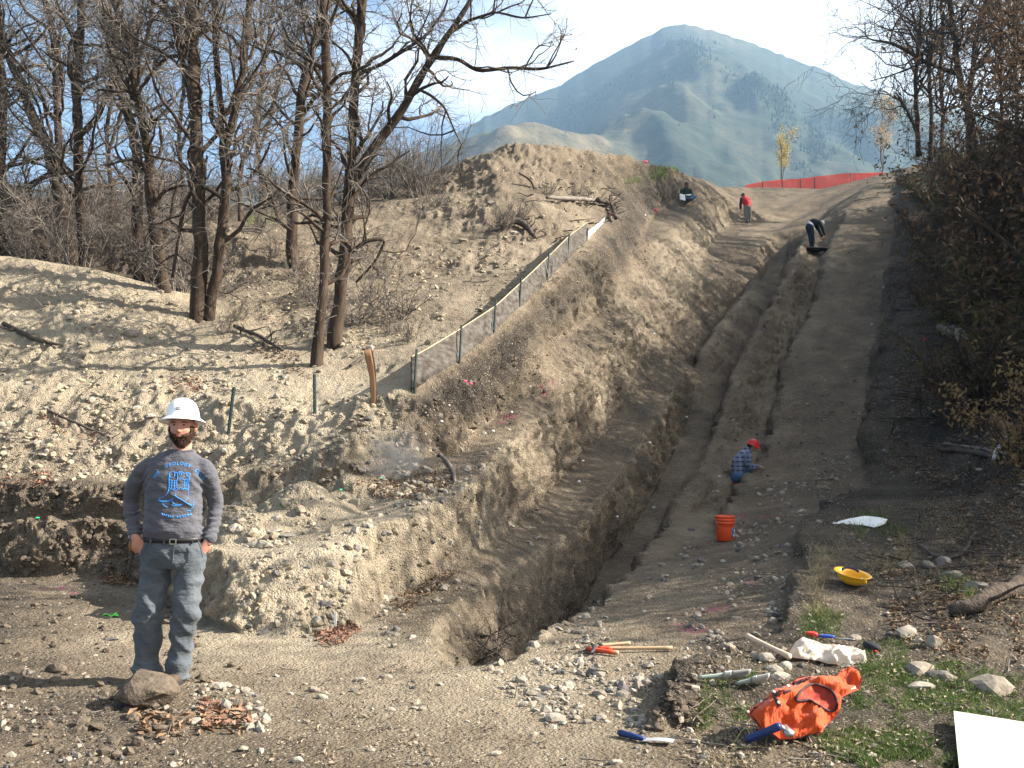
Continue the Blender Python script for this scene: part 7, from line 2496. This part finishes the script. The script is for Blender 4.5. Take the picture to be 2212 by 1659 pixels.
# -- hard hat with a full brim
HT = HM @ rotm('X', -.10)
hc = HC + np.array((.002, .004, .060))
th = np.arange(64) * 2 * np.pi / 64
def hring(r, z, dr=0):
    rib = 1 + .012 * np.exp(-((np.sin(th * 1.0) * 0 + np.cos(th)) / .10) ** 2) * (z > .05)
    q = np.stack([r * np.cos(th) * .94 * rib, r * np.sin(th) * 1.06 * rib, np.full(64, z)], 1)
    return q @ HT.T + hc
prof = [(.008, .147), (.035, .143), (.065, .130), (.090, .105), (.107, .070), (.115, .032), (.118, .012), (.126, .004), (.142, -.006), (.157, -.016), (.161, -.020), (.160, -.024), (.156, -.022), (.140, -.012), (.120, -.002), (.113, .008), (.111, .035), (.102, .070), (.085, .100), (.06, .124), (.01, .138)]
m = MB(); m.rings([B2(hring(r, z)) for r, z in prof], cap=True); hat = m.build('hard_hat', M_hat, man)
m = MB()
def hat_front(a, z):
    r = np.interp(z, [.012, .032, .070, .105], [.118, .115, .107, .090]) + .0018
    q = np.array((r * math.sin(a) * .94, -r * math.cos(a) * 1.06, z))
    return L2(q @ HT.T + hc)
G0 = np.stack([np.stack([hat_front(a, z) for a in np.linspace(-.16, .13, 9)]) for z in (.046, .052, .060, .064)])
m.grid(G0, thick=-.0012); bd_ = m.build('badge', M_badge, hat)
tv, tf = text_shapes('\u2261USGS', .016)
W = np.array([hat_front(-.015 + x * 6.2, .0505 + y * .85) + np.array((0, -.0022, 0)) for x, y, _ in tv])
m = MB(); m.add(W, T=np.array([(f[0], f[q], f[q + 1]) for f in tf for q in range(1, len(f) - 1)])); m.build('badge_lettering', M_white, bd_, smooth=False)

# -- hammer hanging in a leather loop at his hip (behind the pocket)
p = L2((-.232, .015, .93))
t = thing('rock_hammer', p, 'brown handled hammer hanging in a leather holster at the hip of the bearded man', 'hammer')
m = MB(); m.tubes(np.stack([L2(q) for q in ((-.225, .02, .965), (-.235, .02, .93), (-.242, .015, .885))]), np.array([.030, .034, .022]) * SC, 12, cap=True); m.build('holster', M_leather, t)
m = MB(); m.tubes(np.stack([L2(q) for q in ((-.236, .012, .90), (-.252, .01, .82), (-.262, .012, .755))]), np.array([.011, .013, .012]), 8, cap=True); m.build('handle', M_log_d, t)
m = MB(); m.box(L2((-.225, .02, .985)), (.05, .11, .022)); m.build('head', M_steel, t)


# ================================================================ the four people further up
def small_person(label, foot, s, J, mats, hat=None, voxel=.021, facing=0.0, rot=0.0):
    """J: joints in metres; foot = world point of the local origin; s = scale"""
    t = thing('person', foot, label, 'person')
    M = rotm('Z', rot)
    def W(V):
        return (np.asarray(V, float) @ M.T) * s + foot
    def part(mb, name, m_, vox=voxel, sm=3, parent=None, wr=.006):
        V, Q, T, _, _ = mb.arrays(); V, N, Q, T = remesh(V, Q, T, vox, sm)
        if wr:
            V = V + N * (wr * fbm(V * 9, 2))[:, None]
        return add_mesh(mb, name, m_, parent or t, W(V), Q, T)
    # skin: one body
    mb = MB()
    V, Q, T, Pl_, HM_ = head_mesh(J['head'], J.get('yaw', 0), J.get('pitch', 0), .98, 40, 36)
    mb.add(V, Q, T)
    limb(mb, [J['head'] + HM_ @ np.array((0, .02, -.05)), J['neck']], [.055, .06], 12)
    limb(mb, [J['neck'], (np.array(J['neck']) + J['hip']) / 2 + np.array(J.get('bow', (0, 0, 0))), J['hip']], [.10, .12, .13], 16, .8, side=J.get('across', (1, 0, 0)))
    for a in ('armA', 'armB'):
        limb(mb, J[a], [.05, .042, .03], 10)
        d = np.array(J[a][-1]) - np.array(J[a][-2])
        hand_shape(mb, J[a][-1], d + np.array(J.get('hdir', (0, 0, 0))), J.get('hback', (0, -1, .2)), .18, .4)
    for l_ in ('legA', 'legB'):
        limb(mb, J[l_], np.interp(np.linspace(0, 1, len(J[l_])), [0, .5, 1], [.08, .055, .04]), 10)
    part(mb, 'body', mats['skin'], .017, 1, wr=0)
    # jacket
    mb = MB()
    mid = (np.array(J['neck']) + J['hip']) / 2 + np.array(J.get('bow', (0, 0, 0)))
    sh = np.array(J['neck']) + (np.array(J['hip']) - J['neck']) * .12
    limb(mb, [np.array(J['neck']) + (np.array(J['hip']) - J['neck']) * .03, sh, mid, np.array(J['hip']) + (np.array(J['neck']) - J['hip']) * .05], [.12, .185, .185, .175], 22, .68, side=J.get('across', (1, 0, 0)))
    for a in ('armA', 'armB'):
        P = [np.array(q, float) for q in J[a]]; P[-1] = P[-2] + (P[-1] - P[-2]) * .93
        limb(mb, P, [.078, .064, .050], 12)
    jk = part(mb, 'jacket', mats['top'], wr=.010)
    # trousers
    mb = MB()
    limb(mb, [np.array(J['hip']) + (np.array(J['neck']) - J['hip']) * .12, J['hip']], [.155, .16], 18, .8, side=J.get('across', (1, 0, 0)))
    for l_ in ('legA', 'legB'):
        P = [np.array(q, float) for q in J[l_]]
        limb(mb, P, np.interp(np.linspace(0, 1, len(P)), [0, .5, 1], [.108, .078, .066]), 12)
    part(mb, 'trousers', mats['legs'], wr=.010)
    for l_ in ('legA', 'legB'):
        a = np.array(J[l_][-1], float); d = np.array(J.get('toe', (0, -1, 0)), float)
        mb = MB(); limb(mb, [a + np.array((0, 0, -.01)) - d * .05, a + np.array((0, 0, -.03)) + d * .08, a + np.array((0, 0, -.045)) + d * .17], [.055, .05, .038], 10, .85)
        part(mb, 'boot', mats['boot'], .014, 2, wr=0)
    hcap = J['head']
    if hat:
        mb = MB()
        th = np.arange(24) * 2 * np.pi / 24
        rs = []
        for r, z in hat['prof']:
            rs.append(np.stack([r * np.cos(th) * .92, r * np.sin(th) * 1.08 - hat.get('fwd', 0) * (z < .03) * (np.sin(th) < -.3), np.full(24, z)], 1) @ (HM_ @ rotm('X', hat.get('tilt', 0))).T + hcap)
        mb.rings([W(r) for r in rs]); V, Q, T, _, _ = mb.arrays()
        add_mesh(mb, hat['name'], hat['mat'], t, V, Q, T)
    if 'hair' in mats:
        na, nb = Pl_.shape[1], Pl_.shape[0]
        mk = ((Pl_[..., 2] > .035) | ((Pl_[..., 1] > .015) & (Pl_[..., 2] > -.06))).astype(float)
        n_ = Pl_ / np.linalg.norm(Pl_, axis=2, keepdims=True)
        V = ((Pl_ + n_ * .010 * (1 + .4 * fbm(Pl_ * 40, 2))[..., None]).reshape(-1, 3) * .98) @ HM_.T + J['head']
        i = np.arange(nb - 1)[:, None] * na + np.arange(na)[None]; j = np.arange(nb - 1)[:, None] * na + ((np.arange(na) + 1) % na)[None]
        Q = np.stack([i, i + na, j + na, j], -1)[(mk[:-1] * mk[1:]) > .5]
        u_ = np.unique(Q); rm = -np.ones(len(V), int); rm[u_] = np.arange(len(u_))
        mb = MB(); mb.add(W(V[u_]), rm[Q]); V, Q, T, _, _ = mb.arrays(); add_mesh(mb, 'hair', mats['hair'], t, V, Q, T)
    return t, W, part, jk


def plaid():
    m = bpy.data.materials.new('shirt_plaid'); m.use_nodes = True
    nt = m.node_tree; b = nt.nodes['Principled BSDF']; b.inputs['Roughness'].default_value = .9
    tc = nt.nodes.new('ShaderNodeTexCoord')
    col = None
    for ax_, sc_, w_ in (('Z', 11.0, .18), ('X', 11.0, .18), ('Z', 22.0, .09)):
        wv = nt.nodes.new('ShaderNodeTexWave'); wv.bands_direction = ax_; wv.inputs['Scale'].default_value = sc_ / 3.1; wv.inputs['Distortion'].default_value = .6
        nt.links.new(tc.outputs['Object'], wv.inputs['Vector'])
        r = nt.nodes.new('ShaderNodeValToRGB'); r.color_ramp.elements[0].position = .70; r.color_ramp.elements[1].position = .80
        r.color_ramp.elements[0].color = (0, 0, 0, 1); r.color_ramp.elements[1].color = (1, 1, 1, 1)
        nt.links.new(wv.outputs['Fac'], r.inputs['Fac'])
        mx = nt.nodes.new('ShaderNodeMix'); mx.data_type = 'RGBA'
        mx.inputs['B'].default_value = (.26, .29, .38, 1)
        if col is None:
            mx.inputs['A'].default_value = (.025, .045, .105, 1)
        else:
            nt.links.new(col, mx.inputs['A'])
        ml = nt.nodes.new('ShaderNodeMath'); ml.operation = 'MULTIPLY'; ml.inputs[1].default_value = .6
        nt.links.new(r.outputs['Color'], ml.inputs[0]); nt.links.new(ml.outputs[0], mx.inputs['Factor'])
        col = mx.outputs['Result']
    nt.links.new(col, b.inputs['Base Color'])
    return m


M_denim = mat('denim_blue', (.045, .11, .22), rough=.9, rgb2=(.07, .16, .29), nscale=6)
M_redhat = mat('helmet_red', (.62, .018, .022), rough=.4, spec=.4)
M_dark = mat('cloth_dark', (.018, .024, .028), rough=.9, noise=.3, nscale=10)
M_darkgreen = mat('cloth_dark_green', (.020, .045, .032), rough=.9, noise=.4, nscale=10)
M_navyp = mat('cloth_navy', (.022, .028, .045), rough=.9, noise=.2, nscale=8)
M_redjk = mat('jacket_red', (.50, .028, .035), rough=.75, noise=.12, nscale=6)
M_greyp = mat('trousers_grey', (.19, .18, .165), rough=.9, noise=.15, nscale=6)
M_capg = mat('cap_grey', (.10, .11, .11), rough=.8)

# plaid shirt, red helmet, sitting low on the bench
f = at(1604, 1052, 17.6); f[2] = max(f[2] - .02, gz(f[0], f[1]) - .02)
f = ghit(1600, 1054)
SP = px(105, f[1]) / .94
J = dict(head=np.array((.235, -.02, .80)), yaw=R(78), pitch=R(32), neck=np.array((.135, 0, .70)), hip=np.array((-.06, 0, .235)), bow=(-.075, 0, .03), across=(0, 1, 0),
         armA=[(.10, -.19, .62), (.10, -.23, .42), (.30, -.16, .41)], armB=[(.10, .19, .62), (.15, .22, .42), (.32, .10, .40)],
         legA=[(-.04, -.11, .22), (.16, -.16, .17), (.14, -.17, -.08)], legB=[(-.04, .10, .22), (.27, .14, .38), (.27, .16, .02)], toe=(1, -.2, 0), hdir=(.1, 0, -.1))
cap = dict(name='helmet', mat=M_redhat, tilt=-.05, prof=[(.01, .140), (.05, .132), (.085, .105), (.103, .06), (.106, .02), (.120, .012), (.119, .006), (.100, .012)], fwd=.035)
P1, W1, part1, _ = small_person('person in a red helmet and blue plaid shirt crouching on the bench to dig', f, SP, J, dict(skin=M_skin2, top=plaid(), legs=M_denim, boot=M_boot, hair=M_hair), cap)
t = thing('folding_stool', W1(np.array([[-.07, 0, -.05]]))[0], 'low folding stool with a dull red seat under the person in the red helmet', 'stool')
m = MB()
th = np.arange(20) * 2 * np.pi / 20
m.rings([W1(np.stack([-.06 + .17 * np.sign(np.cos(th)) * np.abs(np.cos(th)) ** .4, .15 * np.sign(np.sin(th)) * np.abs(np.sin(th)) ** .4, np.full(20, z)], 1)) for z in (.085, .105)])
m.build('seat', mat('seat_red', (.28, .06, .045), rough=.8), t)
for y in (-.12, .12):
    for x0, x1 in ((-.20, .07), (.07, -.20)):
        m = MB(); m.tubes(W1(np.array([(x0, y, .085), (x1, y, -.13)])), np.full(2, .008), 6, cap=True); m.build('leg', M_steel, t)
t = thing('trowel', W1(np.array([[.46, -.1, .30]]))[0], 'small trowel held by the person in the red helmet', 'tool')
m = MB(); m.tubes(W1(np.array([(.40, -.08, .34), (.47, -.06, .31)])), np.full(2, .012), 6, cap=True); m.build('handle', M_black, t)
m = MB(); m.box(W1(np.array([[.53, -.05, .28]]))[0], (.12, .05, .006)); m.build('blade', M_steel, t)

# bending person with grey hair
f = ghit(1756, 543); SB = px(66, f[1]) / 1.07
J = dict(head=np.array((.33, .06, 1.02)), yaw=R(70), pitch=R(70), neck=np.array((.22, .03, 1.03)), hip=np.array((-.10, 0, .90)), bow=(-.02, 0, .10), across=(.2, 1, 0),
         armA=[(.20, -.17, 1.0), (.30, -.20, .76), (.37, -.17, .56)], armB=[(.20, .19, 1.0), (.32, .21, .78), (.40, .17, .58)],
         legA=[(-.10, -.10, .88), (-.04, -.11, .48), (-.05, -.10, .06)], legB=[(-.10, .11, .88), (-.02, .12, .48), (.02, .12, .06)], toe=(.9, .2, 0))
P2, W2, part2, jk2 = small_person('person in dark clothes with grey hair bending over on the upper bench', f, SB, J, dict(skin=M_skin2, top=M_dark, legs=M_navyp, boot=M_black, hair=M_hair_grey))
m = MB()
th = np.arange(24) * 2 * np.pi / 24
rs = []
for o in (-.035, .035):
    c = np.array((-.07, 0, .925)) + o * np.array((.8, 0, .6))
    rs.append(W2(c + (.155 * np.cos(th))[:, None] * np.array((-.6, 0, .8)) + (.185 * np.sin(th))[:, None] * np.array((0, 1, 0))))
m.rings(rs); m.build('shirt_tail', M_flagw, P2)
t = thing('dark_blob', W2(np.array([[-.05, -.15, 0]]))[0], 'dark coat lying flat on the ground at the feet of the bending person', 'blob')
m = MB(); V = ICO3[0] * np.array((.46, .34, .085)); V = V * (1 + .35 * fbm(V * 7, 2))[:, None]; V[:, 2] = np.maximum(V[:, 2], -.03)  # low dark lump, with a narrower one beside it
m.add(V + W2(np.array([[-.02, -.22, .0]]))[0], T=ICO3[1]); m.build('cloth', M_black, t)
m = MB(); V = ICO2[0] * np.array((.34, .10, .05)); m.add(V + W2(np.array([[.30, -.25, .0]]))[0], T=ICO2[1]); m.build('side_lobe', M_black, t)

# red jacket from behind
f = ghit(1614, 482); SR = px(68, f[1]) / 1.58
J = dict(head=np.array((-.16, .10, 1.46)), yaw=R(200), pitch=R(30), neck=np.array((-.10, .06, 1.36)), hip=np.array((.02, 0, .86)), bow=(-.02, -.05, .0), across=(1, 0, 0),
         armA=[(-.27, .04, 1.24), (-.31, .05, 1.0), (-.27, .20, .82)], armB=[(.10, .02, 1.24), (.20, .02, 1.0), (.20, .16, .80)],
         legA=[(-.07, 0, .86), (-.05, 0, .46), (.02, .0, .06)], legB=[(.11, 0, .86), (.14, -.02, .48), (.16, .10, .10)], toe=(0, 1, 0))
cap = dict(name='cap', mat=M_capg, prof=[(.01, .132), (.05, .124), (.085, .095), (.10, .05), (.104, .02), (.100, .016)])
P3, W3, part3, jk3 = small_person('person in a red jacket and grey trousers standing with his back turned', f, SR, J, dict(skin=M_skin2, top=M_redjk, legs=M_greyp, boot=M_black, hair=M_hair), cap)
mb = MB(); limb(mb, [(-.25, .02, 1.27), (-.305, .035, 1.0), (-.275, .19, .83)], [.088, .074, .060], 12)
part3(mb, 'dark_sleeve', M_navyp, parent=jk3)

# sitting cross-legged, writing
f = ghit(1484, 438); SS = px(45, f[1]) / .92
J = dict(head=np.array((-.02, -.06, .80)), yaw=R(20), pitch=R(24), neck=np.array((-.03, 0, .68)), hip=np.array((-.03, .02, .15)), bow=(0, .05, 0), across=(1, 0, 0),
         armA=[(-.22, 0, .58), (-.27, -.06, .36), (-.08, -.22, .27)], armB=[(.16, 0, .58), (.22, -.06, .36), (.08, -.22, .27)],
         legA=[(-.12, 0, .14), (-.30, -.28, .20), (-.02, -.36, .07)], legB=[(.08, 0, .14), (.33, -.26, .20), (.06, -.40, .07)], toe=(0, -1, 0))
cap = dict(name='cap', mat=mat('cap_brown', (.07, .045, .03), rough=.8), prof=[(.01, .132), (.05, .124), (.085, .095), (.10, .05), (.104, .02), (.12, .015), (.10, .012)], fwd=.04)
P4, W4, part4, jk4 = small_person('person in a dark green jacket and blue jeans sitting cross-legged by the upper wall', f, SS, J, dict(skin=M_skin2, top=M_darkgreen, legs=M_denim, boot=M_boot, hair=M_hair), cap)
t = thing('notebook', W4(np.array([[0, -.34, .26]]))[0], 'notebook open on the lap of the sitting person', 'notebook')
m = MB(); m.box(W4(np.array([[0, -.34, .25]]))[0], (.26, .20, .012), rotm('X', .5)); m.build('cover', M_leather, t)
m = MB(); m.box(W4(np.array([[0, -.345, .262]]))[0], (.24, .18, .012), rotm('X', .5)); m.build('pages', M_flagw, t)
t = thing('paper_sheet', W4(np.array([[-.30, -.45, .06]]))[0], 'pale sheet of plastic beside the knee of the sitting person', 'sheet')
Gd = np.stack([np.stack([np.array((-.42 + .24 * a, -.45 - .1 * b_, .26 - .30 * b_ + .02 * math.sin(6 * a))) for a in np.linspace(0, 1, 7)]) for b_ in np.linspace(0, 1, 6)])
m = MB(); m.grid(W4(Gd.reshape(-1, 3)).reshape(Gd.shape), thick=.004); m.build('film', M_bagw, t)
t = thing('backpack', W4(np.array([[-.62, .1, .0]]))[0], 'black backpack leaning on the wall beside the sitting person', 'bag')
mb = MB(); limb(mb, [(-.62, .12, .12), (-.62, .14, .42), (-.60, .15, .55)], [.17, .17, .12], 14, .7); part4(mb, 'sack', M_dark, parent=t)
m = MB(); m.tubes(W4(np.array([(-.70, .0, .45), (-.72, -.04, .3), (-.70, 0, .12)])), np.full(3, .02), 6, cap=True); m.build('strap', M_black, t)
